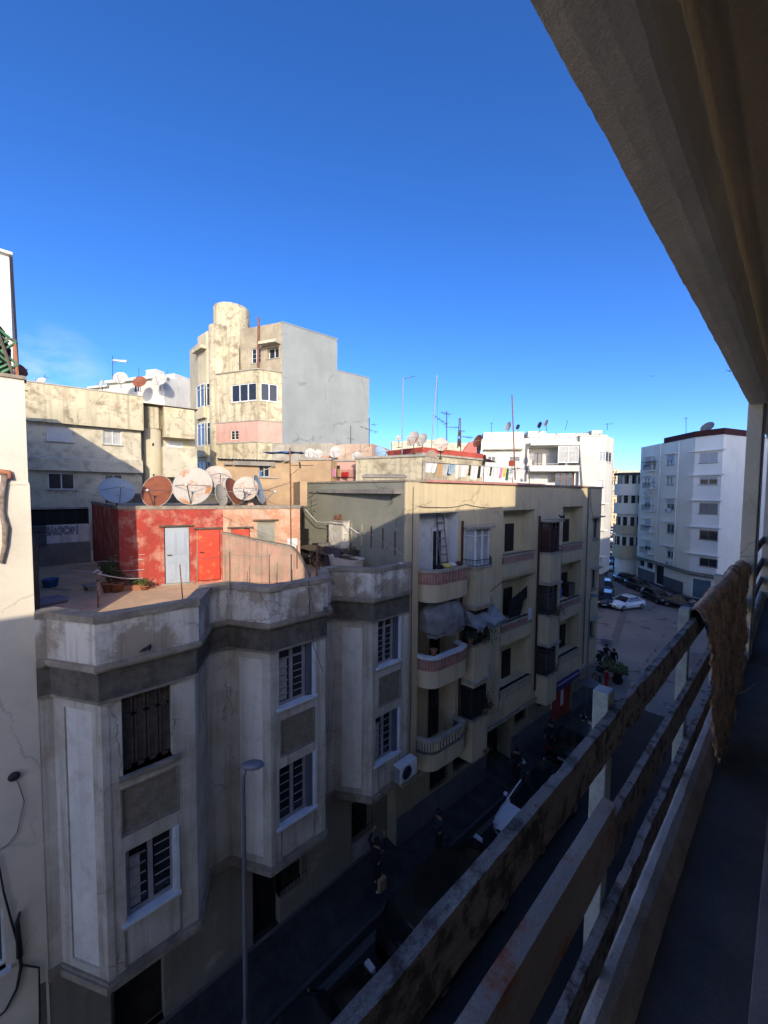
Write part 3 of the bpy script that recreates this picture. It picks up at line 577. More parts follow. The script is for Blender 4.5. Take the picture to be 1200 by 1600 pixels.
dish('black dish on the stair head of the white block', 843,664,49, 10,50,15, P['iron'], None, gJ)
dish('white dish on the stair head of the white block beside the black one', 853,661,49, 11,55,20, P['dishwhite'], None, gJ)
dish('white dish standing on the balcony of the white apartment block', 832,713,46.3, 11,20,10, P['dishwhite'], None, gJ)
dish('rust coloured dish poking out behind the roof trellis at far left', 33,578,13, 20,-40,22, P['dishbrown'], None)
dish('white dish on the long cream parapet near the left edge', 63,596,33, 17,42,30, P['dishwhite'], P['metal'])
gE = 'satellite dishes on the small white building behind the cream one'
dish('white dish leftmost beside the aerial with a bright tube', 188,590,54.5, 21,20,25, P['dishwhite'], None, gE)
dish('brown dish in the middle of the small white building roof', 218,596,54.5, 20,25,25, P['dishbrown'], None, gE)
dish('white dish right of the brown one on the small white building', 249,593,54.5, 22,25,28, P['dishwhite'], None, gE)
dish('narrow pale dish at the left corner of the small white building', 158,600,54.5, 13,66,10, P['dishwhite'], None, gE)
dish('grey dish on top of the pale corner block at right', 1105,667,48, 19,30,34, mat('dish_grey', (.22,.21,.2), bump=.05), None)

def aerial(label, px, pyb, pyt, d, r=.02, booms=(), m=None, base=0., guys=(), lean=0.):
    b = at(px, pyb, d); tp = at(px + lean, pyt, d); t = thing('tv_aerial', label, 'aerial', (b.x, b.y, b.z - base))
    L_ = lambda P_: Vector(P_) - Vector(t.location)
    MB().tube([L_(b) - Vector((0,0,base)), L_(tp)], r, 6).build('mast', m or P['iron'], t)
    for (x0,y0,x1,y1,ne) in booms:
        a, c = L_(at(x0,y0,d)), L_(at(x1,y1,d + .6)); q = MB().tube([a, c], r*.55, 5); dirn = (c-a).normalized(); sd = dirn.cross(Vector((0,0,1))).normalized(); ln = (c-a).length
        for j in range(ne):
            p = a + (c-a)*(j+.5)/ne; e = (.12 + .25*j/max(1,ne)) ; q.tube([p - sd*e, p + sd*e], r*.3+.002, 4); q.tube([p - Vector((0,0,e*.5)), p + Vector((0,0,e*.5))], r*.25+.002, 4)
        q.build('boom', P['metal'], t)
    for (x,y) in guys: MB().tube([L_(tp)*.98, L_(at(x,y,d+.5))], .006, 4).build('guy_wire', P['iron'], t)
    return t
aerial('aerial with a bright white tube on the small white building', 176,600,556,60,.04,[(174,563,198,562,0),(171,570,181,566,3)])
MB()
tb = thing('white_tube', 'bright white tube fixed near the top of the rooftop aerial', 'tube', at(177,563,59.8)); o0 = Vector(tb.location)  # plain white tube lit by the sun, not a lamp
MB().tube([Vector((0,0,0)), at(198,565,59.8)-o0], .16, 8).build('tube', P['white_upper'], tb, smooth=True)
aerial('tall thin grey mast left of the rusty dishes', 628,715,590,23,.03,[(629,592,648,588,2)], P['galv'], lean=2)
aerial('tall leaning mast with a long boom beside the broad rusty dish', 674,700,586,25,.035,[(678,649,699,664,4)], P['galv'], guys=((684,690),), lean=9)
aerial('crosspiece aerial in the middle of the red trimmed roof', 698,702,642,26,.03,[(689,644,703,648,4),(694,667,716,668,3)])
aerial('short double boom aerial above the red painted roof', 720,708,672,27,.035,[(722,682,738,684,4),(716,673,726,674,2)])
aerial('yagi aerial with a long tilted boom at the corner of the blue grey tower', 577,698,653,24,.025,[(562,666,590,676,4),(581,663,587,664,2)])
aerial('small whip aerial above the pale pinkish roof hut', 548,694,665,25,.02,[(542,684,553,687,2)])
aerial('tall dark mast rising from the yellow roof in front of the white block', 805,750,617,17.5,.028,[(796,735,812,731,2)], P['rustpipe'], lean=-5)
aerial('thin aerial left on the white block roof', 768,676,660,50,.03,[(765,662,771,661,2)])
aerial('slanting whip aerial in the middle of the white block roof', 883,672,657,49,.03,lean=4)
aerial('thin T shaped aerial near the right corner of the white block', 949,672,661,50,.03,[(945,663,958,662,3)])
aerial('thin aerial near the left roof end of the pale corner block', 1072,684,652,50,.03,[(1068,654,1075,653,2)])
aerial('small aerial behind the white dish on the cream parapet', 70,597,585,34,.02,[(66,589,76,590,3)])
aerial('low thin aerial on the small white building, right part', 217,590,574,60,.03)
aerial('thin whip aerial behind the white dish of the small white building', 262,590,578,60,.03)
rp_ = thing('pole', 'rusty pole with a long wire arm standing against the salmon rooftop wall', 'pole', atZ(454,912,9.8))
p0 = at(455,845,13.6); o0 = Vector((p0.x,p0.y,9.8)); rp_.location = o0
MB().tube([Vector((0,0,0)), at(453,700,13.6)-o0], .022, 6).build('mast', P['rustpipe'], rp_)
MB().tube([at(453,718,13.6)-o0, at(407,737,13.5)-o0], .014, 5).build('arm', P['palewood'], rp_)
MB().tube([at(453,727,13.6)-o0, at(490,727,14.2)-o0], .012, 5).tube([at(455,742,13.6)-o0, at(466,733,13.8)-o0], .008, 5).tube([at(468,722,14)-o0, at(469,732,14)-o0], .03, 6).build('crossbar', P['iron'], rp_)
ga = thing('tv_aerial', 'dark aerial with spread arms by the gate in front of the grey green wall', 'aerial', (0,0,0)); b0 = atY(472,862,9.2); ga.location = (b0.x, b0.y, 9.8); o0 = Vector(ga.location)
q = MB().tube([Vector((0,0,0)), atY(474,775,9.2)-o0], .02, 6); q.build('mast', P['iron'], ga)
q = MB()
for a, b in (((473,783),(498,768)),((473,781),(488,768)),((476,795),(495,788))): q.tube([atY(*a,9.2)-o0, atY(*b,9.)-o0], .012, 5)
q.build('boom', P['iron'], ga)

# ------------------------------------------------------------------ terrace clutter
def line(label, pts, r=.006, m=None, name='washing_line', cat='line'):
    q = []
    for a, b in zip(pts, pts[1:]):
        a, b = Vector(a), Vector(b)
        for k in range(6): t_ = k/6; p = a.lerp(b, t_); q.append(p - Vector((0,0,.12*(a-b).length*.12*4*t_*(1-t_))))
    q.append(Vector(pts[-1])); return tag(MB().tube(q, r, 5).build(name, m or P['shutter'], smooth=True), label, cat)
tp = thing('washing_post', 'peeling pipe post with a knotted top holding the washing lines', 'post', atX(154,952,-12.4))
tp.location.z = 9.8; o0 = Vector(tp.location)
b = atX(152,893,-12.4) - o0; mid = atX(155,930,-12.4)-o0
MB().tube([Vector((.0,0,0)), mid, b], [.03,.045,.04], 8).build('pipe', mat('peeling_pipe', (.40,.26,.2),(.1,.07,.06),.52,.06,12,bump=.4), tp)
MB().tube([b+Vector((.05,-.08,-.02)), b+Vector((.0,.0,.05)), b+Vector((0,.1,-.03)), b+Vector((.04,.0,-.06))], .016, 6).build('knot', P['shutter'], tp)
line('thick pale washing line from the knotted post to the red wall', [atX(152,896,-12.4), atX(200,904,-13.6), atX(226,903,-14.0)], .016)
line('pale washing line sagging from the dark corner to the red wall', [atX(78,889,-16), atX(118,892,-15), atX(226,890,-14.1)], .011)
line('upper pale line running to the red wall', [atX(116,882,-15.5), atX(160,877,-15), atX(224,874,-14.1)], .009)
line('short thin line high on the shaded red wall', [atX(178,868,-14.9), atX(226,866,-14.1)], .006)
line('thin line dropping from the dark corner to the knotted post', [atX(100,892,-15.2), atX(142,908,-12.9)], .009)
def stake(px, y0, y1, X, label, r=.014, m=None, dx=0):
    a = atX(px, y0, X); b = atX(px+dx, y1, X); t = thing('iron_stake', label, 'stake', (a.x,a.y,min(a.z,10.4)-.1)); MB().tube([(0,0,0),(b.x-a.x,b.y-a.y,b.z-min(a.z,10.4)+.1)], r, 6).build('rod', m or P['rustpipe'], t); return t
stake(286,934,882,-9.3,'rusty stake on the parapet in front of the blue grey door', dx=-5)
stake(308,908,830,-9.9,'thin pale stake left of the red metal door', .008, P['palewood'])
stake(359,905,862,-9.6,'rusty stake at the left part of the sloping stair wall')
stake(390,906,884,-9.5,'thin short stake in front of the stair wall', .008)
stake(421,907,866,-9.0,'rusty stake in the middle before the stair wall', .01)
stake(433,900,878,-9.0,'thin short stake right of the middle rusty stake', .007)
stake(455,900,866,-9.1,'dark stake in the shadow end of the stair wall', .014, P['iron'])
stake(464,880,852,-11.4,'red stake rising behind the rounded end of the stair wall', .02)
line('thin wire from stake to stake before the stair wall', [atX(308,875,-9.6), atX(360,866,-9.6), atX(421,870,-9.1), atX(430,850,-9.1)], .004, P['metal'])
line('taut wire sloping down to the red stake', [atX(345,805,-13.3), atX(464,852,-11.4)], .005, P['metal'])
for k, (x0, x1) in enumerate(((352,356),(366,402),(366,386),(360,352))): line(['first','second','third','fourth'][k] + ' guy wire dropping from the dish masts over the salmon wall', [at(365,790,13.3), at(x1,842,12.9)], .006, P['palewood'], 'guy_wire', 'wire')
# grey corner wall of the neighbour house foot, with graffiti
gw = thing('yard_wall', 'shaded low wall with violet graffiti at the back of the terrace', 'wall', (-21, .04, 9.8), 0)
m = MB(); m.box(-.25,0,-.0,1.95,0,1.62); m.build('wall_body', mat('yard_wall_paint', (.80,.77,.70),(.66,.62,.56),.55,.1,2,.4,(.15,.14,.13),bump=.3), gw)
m = MB(); m.box(-1.2,.12,-.0,1.9,2.28,2.36); m.build('roof_slab', P['creamslab'], gw)
m = MB(); m.box(-.3,-.05,0,1.92,1.62,2.28); m.build('window_band', P['black'], gw)
m = MB(); [m.box(-.03,.0,y,y+.05,1.62,2.28) for y in (.0,.55,1.0,1.45,1.87)]; m.build('window_mullion', P['iron'], gw)
m = MB(); m.box(0,.5,.25,1.9,0,.85); m.build('lower_wall', P['roofgrey'], gw)
m = MB(); m.box(0,.62,.0,.5,.86,1.3); [m.box(.0,.5,.02,.5,1.3+k*.09,1.36+k*.09) for k in range(4)]; m.build('brick_stack', P['dado'], gw)
cu = bpy.data.curves.new('graffiti_text', 'FONT'); cu.body = 'SAROOF !!'; cu.size = .42; cu.extrude = .004; cu.offset = .03; cu.space_character = 1.05
to = bpy.data.objects.new('tmp_text', cu); COL.objects.link(to); dg = bpy.context.evaluated_depsgraph_get(); me = bpy.data.meshes.new_from_object(to.evaluated_get(dg)); bpy.data.objects.remove(to)
wd = max(v.co.x for v in me.vertices)
cu = bpy.data.curves.new('graffiti_text', 'FONT'); cu.body = 'SAROOF !!'; cu.size = .42; cu.extrude = .004; cu.offset = -.004; cu.space_character = 1.05; to = bpy.data.objects.new('tmp_text', cu); COL.objects.link(to); me_in = bpy.data.meshes.new_from_object(to.evaluated_get(bpy.context.evaluated_depsgraph_get())); bpy.data.objects.remove(to)
def graf_obj(name, m, off, x):
    mm = (me_in if 'fill' in name else me).copy()
    for v in mm.vertices: v.co = Vector((x + v.co.z*.3, .46 + v.co.x/wd*1.12 + .05*sin(v.co.x*5), 1.22 + v.co.y*(1.0+.12*sin(v.co.x*7)) + off))
    mm.materials.clear(); mm.materials.append(m); o = bpy.data.objects.new(name, mm); COL.objects.link(o); o.parent = gw
graf_obj('graffiti', P['graf'], 0, .006); graf_obj('graffiti_fill', P['grafpale'], .0, .014)
fw_ = thing('fence_panel', 'narrow dark rusty sheet panel between the white wall and the terrace', 'fence', (-12.6,.1,9.8)); m = MB(); m.box(-4,0,.0,.04,0,1.5); m.build('sheet', mat('rusty_sheet', (.16,.09,.05),(.05,.04,.035),.5,.1,3,.5,bump=.3), fw_); m = MB(); m.box(-.05,.04,-.03,.07,0,1.7); m.build('post', P['wood'], fw_)
# mattress, bucket, board, plants
def at98(px, py, z=9.8): return atZ(px, py, z)
t = thing('mattress', 'mauve grey old mattress lying on the shaded terrace corner', 'mattress', at98(84,942), .3)
m = MB(); m.box(-.35,.25,-.45,.25,.0,.14); m.build('padding', P['quilt'], t, bevel=.05, smooth=True)
t = thing('bucket', 'blue plastic bucket with handles on the shaded terrace', 'bucket', at98(79,917))
MB().lathe([(.15,0),(.17,.02),(.22,.25),(.24,.26),(.22,.27),(.2,.25),(.15,.04)], seg=20).build('tub', P['bluebucket'], t, smooth=True); MB().tube([(-.22,0,.24),(-.29,0,.2),(-.22,0,.17)], .012, 5).tube([(.22,0,.24),(.29,0,.2),(.22,0,.17)], .012, 5).build('handle', P['bluebucket'], t)
t = thing('board', 'pale scrap board lying flat on the dark terrace floor', 'board', at98(97,921), .5); MB().box(-.3,.28,-.08,.08,.0,.02).build('plank', P['palewood'], t)
t = thing('stone_slab', 'pale slab propped beside the knotted post', 'slab', at98(142,922), .2); MB().box(-.25,.2,-.16,.16,.12,.17).box(-.2,.15,-.12,.12,0,.12).build('slab', P['creamslab'], t, bevel=.01)
def leafy(mb, c, rx, rz, n, s, rnd, down=.0):
    for _ in range(n):
        a = rnd.uniform(0, 2*pi); q = rnd.random()**.5; h = rnd.uniform(-1, 1); p = Vector(c) + Vector((cos(a)*q*rx, sin(a)*q*rx, h*rz))
        u = Vector((rnd.uniform(-1,1), rnd.uniform(-1,1), rnd.uniform(-.6,.9) - down)).normalized()*s*rnd.uniform(.6,1.3); w = u.cross(Vector((rnd.uniform(-1,1),rnd.uniform(-1,1),1))).normalized()*s*.35
        mb.add([p, p+u*.5+w, p+u, p+u*.5-w], [(0,1,2,3)])
def potplant(label, loc, rad, h, ph, n, s, m=None, pm=None, seed=1, box=None, rz=0., stems=5):
    rnd = random.Random(seed); t = thing('potted_plant', label, 'plant', loc, rz)
    if box: MB().box(-box[0]/2,box[0]/2,-box[1]/2,box[1]/2,0,ph).build('planter', pm or P['terracotta'], t, bevel=.01)
    else: MB().lathe([(rad*.6,0),(rad*.9,ph*.85),(rad,ph*.86),(rad,ph),(rad*.85,ph),(rad*.8,ph*.8)], seg=16).build('pot', pm or P['terracotta'], t, smooth=True)
    q = MB(); lf = MB()
    for k in range(stems):
        a = rnd.uniform(0, 6.28); L2 = h*rnd.uniform(.6,1); e = Vector((cos(a)*rad*.9, sin(a)*rad*.9, ph + L2)); q.tube([(0,0,ph*.8), (e.x*.4,e.y*.4,ph+L2*.5), e], .007, 4); leafy(lf, e*.85, rad*.6, L2*.3, n//stems, s, rnd)
    q.build('stem', P['twig'], t); lf.build('foliage', m or P['leaf'], t); return t
potplant('large dark potted plant in shadow at the foot of the red wall', at98(170,925), .2, .7, .3, 260, .09, seed=3)
potplant('bushy dark plant in a round pot beside the red wall corner', at98(183,925), .2, .35, .28, 200, .07, seed=4)
potplant('long terracotta trough with low dark plants under the red wall', at98(208,921), .2, .18, .16, 150, .07, seed=5, box=(.35,.75), rz=-.35)
potplant('small sunlit yellow green plant at the shadow edge of the terrace', at98(226,922), .13, .2, .14, 160, .06, P['leaf2'], seed=6)
potplant('sparse dark seedling plant beside the sunlit one', at98(238,919), .08, .12, .05, 40, .05, seed=8)
# right part of the terrace
t = thing('chimney_pillar', 'peeling white pillar with small rusty ornaments before the grey green wall', 'pillar', (-12.35, 9.0, 9.8))
a0 = atY(515,812,9.1); a1 = atY(537,812,9.1); t.location = ((a0.x+a1.x)/2, 9.2, 9.8); wdt = (a1.x-a0.x)/2
m = MB(); m.box(-wdt,wdt,-.15,.2,0,a0.z-9.8); m.build('shaft', mat('pillar_peeling', (.60,.58,.52),(.42,.36,.27),.56,.06,3,.5,(.35,.3,.22),bump=.4), t, bevel=.015)
m = MB(); m.box(-wdt-.03,wdt+.03,-.18,.23,a0.z-9.84,a0.z-9.79); m.build('cap', P['creamslab'], t, bevel=.01)
m = MB(); 
for x in (-.22,-.1): m.lathe([(.08,0),(.1,.02),(.07,.04)], Matrix.Translation((x,0,a0.z-9.8+.12)) @ Matrix.Rotation(R(80),4,'X'), 12)
[m.box(x,x+.03,-.03,.03,a0.z-9.8,a0.z-9.8+.24) for x in (.05,.12,.19)]; m.box(-.3,.25,-.02,.02,a0.z-9.8,a0.z-9.77); m.build('rusty_fitting', P['rustpipe'], t)
t = thing('iron_gate', 'narrow black sheet iron gate beside the salmon room end', 'gate', (-15.2, 9.3, 9.8)); a0 = atY(470,825,8.8); a1 = atY(481,827,8.8); t.location = (a0.x, 8.8, 9.8)
m = MB(); m.box(0,a1.x-a0.x,0,.06,0,a0.z-9.8); m.build('leaf', P['iron'], t); m = MB(); m.box(-.03,a1.x-a0.x+.03,-.02,.08,a0.z-9.8-.5,a0.z-9.8-.42); m.build('crossbar', P['iron'], t)
def bicycle(label, loc, rz, m, s=1., tilt=0):
    t = thing('bicycle', label, 'bicycle', loc, rz); r = .33*s
    for x, nm in ((-.52*s,'rear'),(.52*s,'front')):
        w = MB(); pts = [(x + r*cos(a*pi/12), 0, r + r*sin(a*pi/12)) for a in range(25)]; w.tube(pts, .018, 6, False); wo = w.build('wheel', P['tyre'], t)
        sp = MB(); [sp.tube([(x,0,r),(x+r*.96*cos(a*pi/8),0,r+r*.96*sin(a*pi/8))], .003, 3) for a in range(16)]; sp.build('spokes', P['metal'], wo)
    bb = (0-.05*s,0,.28*s); st = (-.18*s,0,.78*s); hd = (.36*s,0,.74*s); hb = (.40*s,0,.6*s)
    f = MB(); f.tube([bb, (-.15*s,0,.66*s)], .016, 6).tube([bb, hb], .018, 6).tube([(-.15*s,0,.66*s), hd], .016, 6).tube([bb,(-.52*s,0,r)], .011, 5).tube([(-.15*s,0,.66*s),(-.52*s,0,r)], .01, 5).tube([hd,hb,(.52*s,0,r)], .014, 6); f.build('frame', m, t)
    h = MB(); h.tube([hd,(.34*s,0,.92*s)], .012, 6).tube([(.30*s,-.27*s,.95*s),(.34*s,-.1*s,.92*s),(.34*s,.1*s,.92*s),(.30*s,.27*s,.95*s)], .012, 6); h.build('handlebar', P['iron'], t)
    sd = MB(); sd.box(-.30*s,-.06*s,-.05*s,.05*s,.86*s,.91*s).tube([(-.15*s,0,.66*s),(-.18*s,0,.87*s)], .012, 6); sd.build('saddle', P['iron'], t, bevel=.01)
    c = MB(); c.lathe([(.08*s,0),(.08*s,.012)], Matrix.Translation(bb) @ Matrix.Rotation(R(90),4,'X'), 14).tube([(bb[0],-.07,bb[2]),(bb[0]+.1,-.09,bb[2]-.12)], .01, 5); c.build('crank', P['metal'], t)
    return t
bl = atY(497,868,8.9); bicycle('white framed bicycle leaning by the grey green wall, sunlit', (bl.x, 8.95, 9.82), R(25), P['shutter'], 1.0)
bl = atY(515,868,8.9); bicycle('dark bicycle parked just right of the white framed one', (bl.x, 9.0, 9.82), R(60), P['iron'], .95)
t = thing('iron_post', 'dark red iron post on the parapet before the bicycles', 'post', (-9.7,6.55,10.0)); a = atX(494,905,-9.7); b = atX(496,848,-9.7); t.location = (a.x,a.y,10.3)
MB().tube([(0,0,-.45),(b.x-a.x,b.y-a.y,b.z-10.3)], .03, 7).build('rod', P['rustpipe'], t); MB().tube([(.08,0.05,-.4),(b.x-a.x+.06,b.y-a.y+.03,b.z-10.45)], .012, 6).build('side_rod', P['iron'], t)
tl = atY(520,862,8.6); trr = atY(563,872,8.6)
t = thing('bathtub', 'old stained bathtub standing on blocks before the junk pile', 'bathtub', (tl.x, 8.6, 9.8)); L_ = (trr.x - tl.x); 
m = MB(); n = 14; rings = []
for j, (s_, z) in enumerate(((.70,.12),(.86,.16),(.94,.32),(1.,.52),(1.04,.55),(.95,.54),(.85,.3))):
    for k in range(n*2):
        a = 2*pi*k/(n*2); x = L_/2 + (L_/2)*s_*(abs(cos(a))**.55)*(1 if cos(a) > 0 else -1); y = .36*s_*(abs(sin(a))**.6)*(1 if sin(a) > 0 else -1); rings.append((x, y, z+.15))
m.add(rings, [(j*28+k, j*28+(k+1)%28, (j+1)*28+(k+1)%28, (j+1)*28+k) for j in range(6) for k in range(28)] + [tuple(range(28))[::-1], tuple(range(6*28,7*28))]); m.build('basin', P['tub'], t, smooth=True)
m = MB(); m.box(.05,.3,-.25,.25,0,.22).box(L_-.4,L_-.15,-.25,.25,0,.22); m.build('block', P['dado'], t)
jp = thing('timber_pile', 'pile of old boards and junk stacked beside the bathtub in shade', 'pile', (-12.4, 8.9, 9.8)); rnd = random.Random(5)
m = MB()
for k in range(26):
    x = rnd.uniform(-1.6,1.3); y = rnd.uniform(-.1,.45); z = rnd.uniform(.15,.95) * (1 - abs(x)*.22); ln = rnd.uniform(.5,1.5); a = rnd.uniform(-.35,.2); w = rnd.uniform(.05,.12)
    c, s_ = cos(a), sin(a); A0 = Vector((x-ln/2*c,y,z-ln/2*s_)); B0 = Vector((x+ln/2*c,y+rnd.uniform(-.1,.1),z+ln/2*s_)); m.tube([A0,B0], w*.55, 4)
m.build('boards', P['wood'], jp)
m = MB(); m.add([(-1.95,-.55,.75),(0.2,-.5,.66),(.2,.1,.7),(-1.9,.0,.8)], [(0,1,2,3)]); m.build('plywood_sheet', P['wood'], jp, solid=.04)
m = MB(); m.box(-.35,.7,-.3,-.26,0,.95); m.build('dark_panel', mat('dark_violet_panel', (.075,.065,.09), bump=.1), jp)
m = MB(); m.add([(-1.0,-.2,.9),(.6,.0,.72),(.6,.3,.72),(-1.,.2,.9),(-1.0,-.2,1.02),(.6,.0,.84),(.6,.3,.84),(-1.,.2,1.02)], [(0,3,2,1),(4,5,6,7),(0,1,5,4),(1,2,6,5),(2,3,7,6),(3,0,4,7)]); m.build('concrete_beam', P['roofgrey'], jp)
t = thing('white_plank', 'pale plank leaning against the junk at the right', 'plank', (0,0,0)); a = atY(607,878,8.7); b = atY(614,862,9.0); t.location = (a.x, 8.7, 9.95); MB().add([(-.09,0,0),(.09,0,0),(.33,.35,.62),(.15,.35,.62),(-.09,.03,0),(.09,.03,0),(.33,.38,.62),(.15,.38,.62)], [(0,1,2,3),(7,6,5,4),(0,4,5,1),(1,5,6,2),(2,6,7,3),(3,7,4,0)]).build('plank', P['shutter'], t)
br = thing('brush_heap', 'dark tangle of vine stems heaped over the junk pile', 'heap', (-12.6,9.25,10.4)); m = MB(); rnd = random.Random(9)
for k in range(60):
    x = rnd.uniform(-1.,1.1); p = Vector((x, rnd.uniform(-.1,.2), rnd.uniform(0,.5)*(1-abs(x)*.5))); pts = [p]
    for j in range(4): p = p + Vector((rnd.uniform(-.2,.2), rnd.uniform(-.08,.08), rnd.uniform(-.12,.14))); pts.append(p)
    m.tube(pts, .014, 4)
m.build('stems', P['iron'], br)
lf = MB(); leafy(lf, (0,0,.2), .9, .25, 220, .09, rnd); lf.build('dry_leaves', P['wood'], br)
for k, (px, y0, y1) in enumerate(((549,846,817),(565,852,819),(580,856,822),(598,858,825),(617,868,830))):
    a = atY(px,y0,9.1); b = atY(px,y1,9.1); t = thing('wooden_stake', ['first','second','third','fourth','fifth'][k] + ' pale wooden stake from the left above the junk pile', 'stake', a); MB().box(-.022,.022,-.02,.02,0,b.z-a.z).build('shaft', P['palewood'] if k < 2 else P['wood'], t)
line('pale rope from the gate to the white pillar and on to the stakes', [atY(474,792,9.), atY(495,815,9.), atY(515,816,8.95), atY(538,818,8.95), atY(562,834,9.1)], .018, P['shutter'], 'rope', 'rope')
line('thin rope strung between the wooden stakes', [atY(538,835,9.05), atY(580,835,9.05), atY(617,858,9.05), atY(640,872,9.05)], .008, P['palewood'], 'rope', 'rope')
# ------------------------------------------------------------------ yellow apartment block
FY = Frame(-9.2, 9.5, 3.3)
Yb = FY.thing('apartment_block', 'yellow apartment block with curved balconies, oriel windows and a grey green side wall', 'building')
U1 = 16.5; S0 = seg((0,0),(U1,0)); lv = [0, -3.12, -6.2]
holes = []
for k, dz in enumerate(lv):
    holes += [(.72,2.88,9.3+dz,12.15+dz,.6,1), (5.96,8.62,10.12+dz,12.13+dz,.68,1), (11.5,13.95,10.14+dz,12.2+dz,.68,1)]
    holes += [(15.42,16.2,10.2+dz,11.42+dz,.18)] if k < 2 else [(15.3,16.1,4.1,5.2,.18)]
m = MB(); facade(m, (0,0), (U1,0), 2.55, 13.27, [h for h in holes]); m.build('wall', P['yellow'], Yb)
m = MB(); facade(m, (U1,0),(U1+.9,.9), 2.55, 13.27); facade(m, (U1+.9,.9),(U1+.9,9),2.55,13.27); facade(m, (U1+.9,9),(-.4,9),2.55,13.27); m.build('wall', P['yellow'], Yb)
SX = seg((-.4,7.05),(0,0)); m = MB(); facade(m, (-.4,7.05),(0,0), 2.5, 13.30); m.build('side_wall', P['green'], Yb)
m = MB(); m.box(-.45,.0,-.03,.03,9.3,13.34) if False else m.box(.0,.68,-.05,.0,2.6,13.27); m.build('corner_pilaster', P['yellow'], Yb)
m = MB(); band(m, [(-.42,7.1),(-.02,-.06),(1.0,-.06),(U1+.03,-.06),(U1+.95,.9)], .02, -.2, 13.27, 13.34); m.build('roof_edge', P['coping'], Yb)
for a_, b_ in ((1.0,9.3),(12.4,13.9)): MB().box(a_,b_,-.12,.1,13.27,13.37).build('roof_cap', P['pinkcap'], Yb, bevel=.01)
m = MB(); m.prism([(-.38,.1),(U1,.1),(U1+.8,.9),(U1+.8,8.9),(-.38,7.)], 12.85, 13.0); m.build('roof', P['roofgrey'], Yb)
def wood_door(S, a, b, z0, z1, d, mt=P['brownshut'], nm='door'):
    q = MB(S); q.box(a,b,d,d+.05,z0,z1); k = z0+.12
    for x0, x1 in ((a+.05,(a+b)/2-.02),((a+b)/2+.02,b-.05)):
        k = z0+.1
        while k < z1-.1: q.box(x0,x1,d-.016,d,k,k+.028); k += .05
    return q.build(nm, mt, Yb)
bowp = [(.70,0)] + [(1.28-.58*cos(R(a)), -.62*sin(R(a))) for a in range(10,91,10)] + [(2.45,-.62),(2.86,-.5),(2.9,0)]
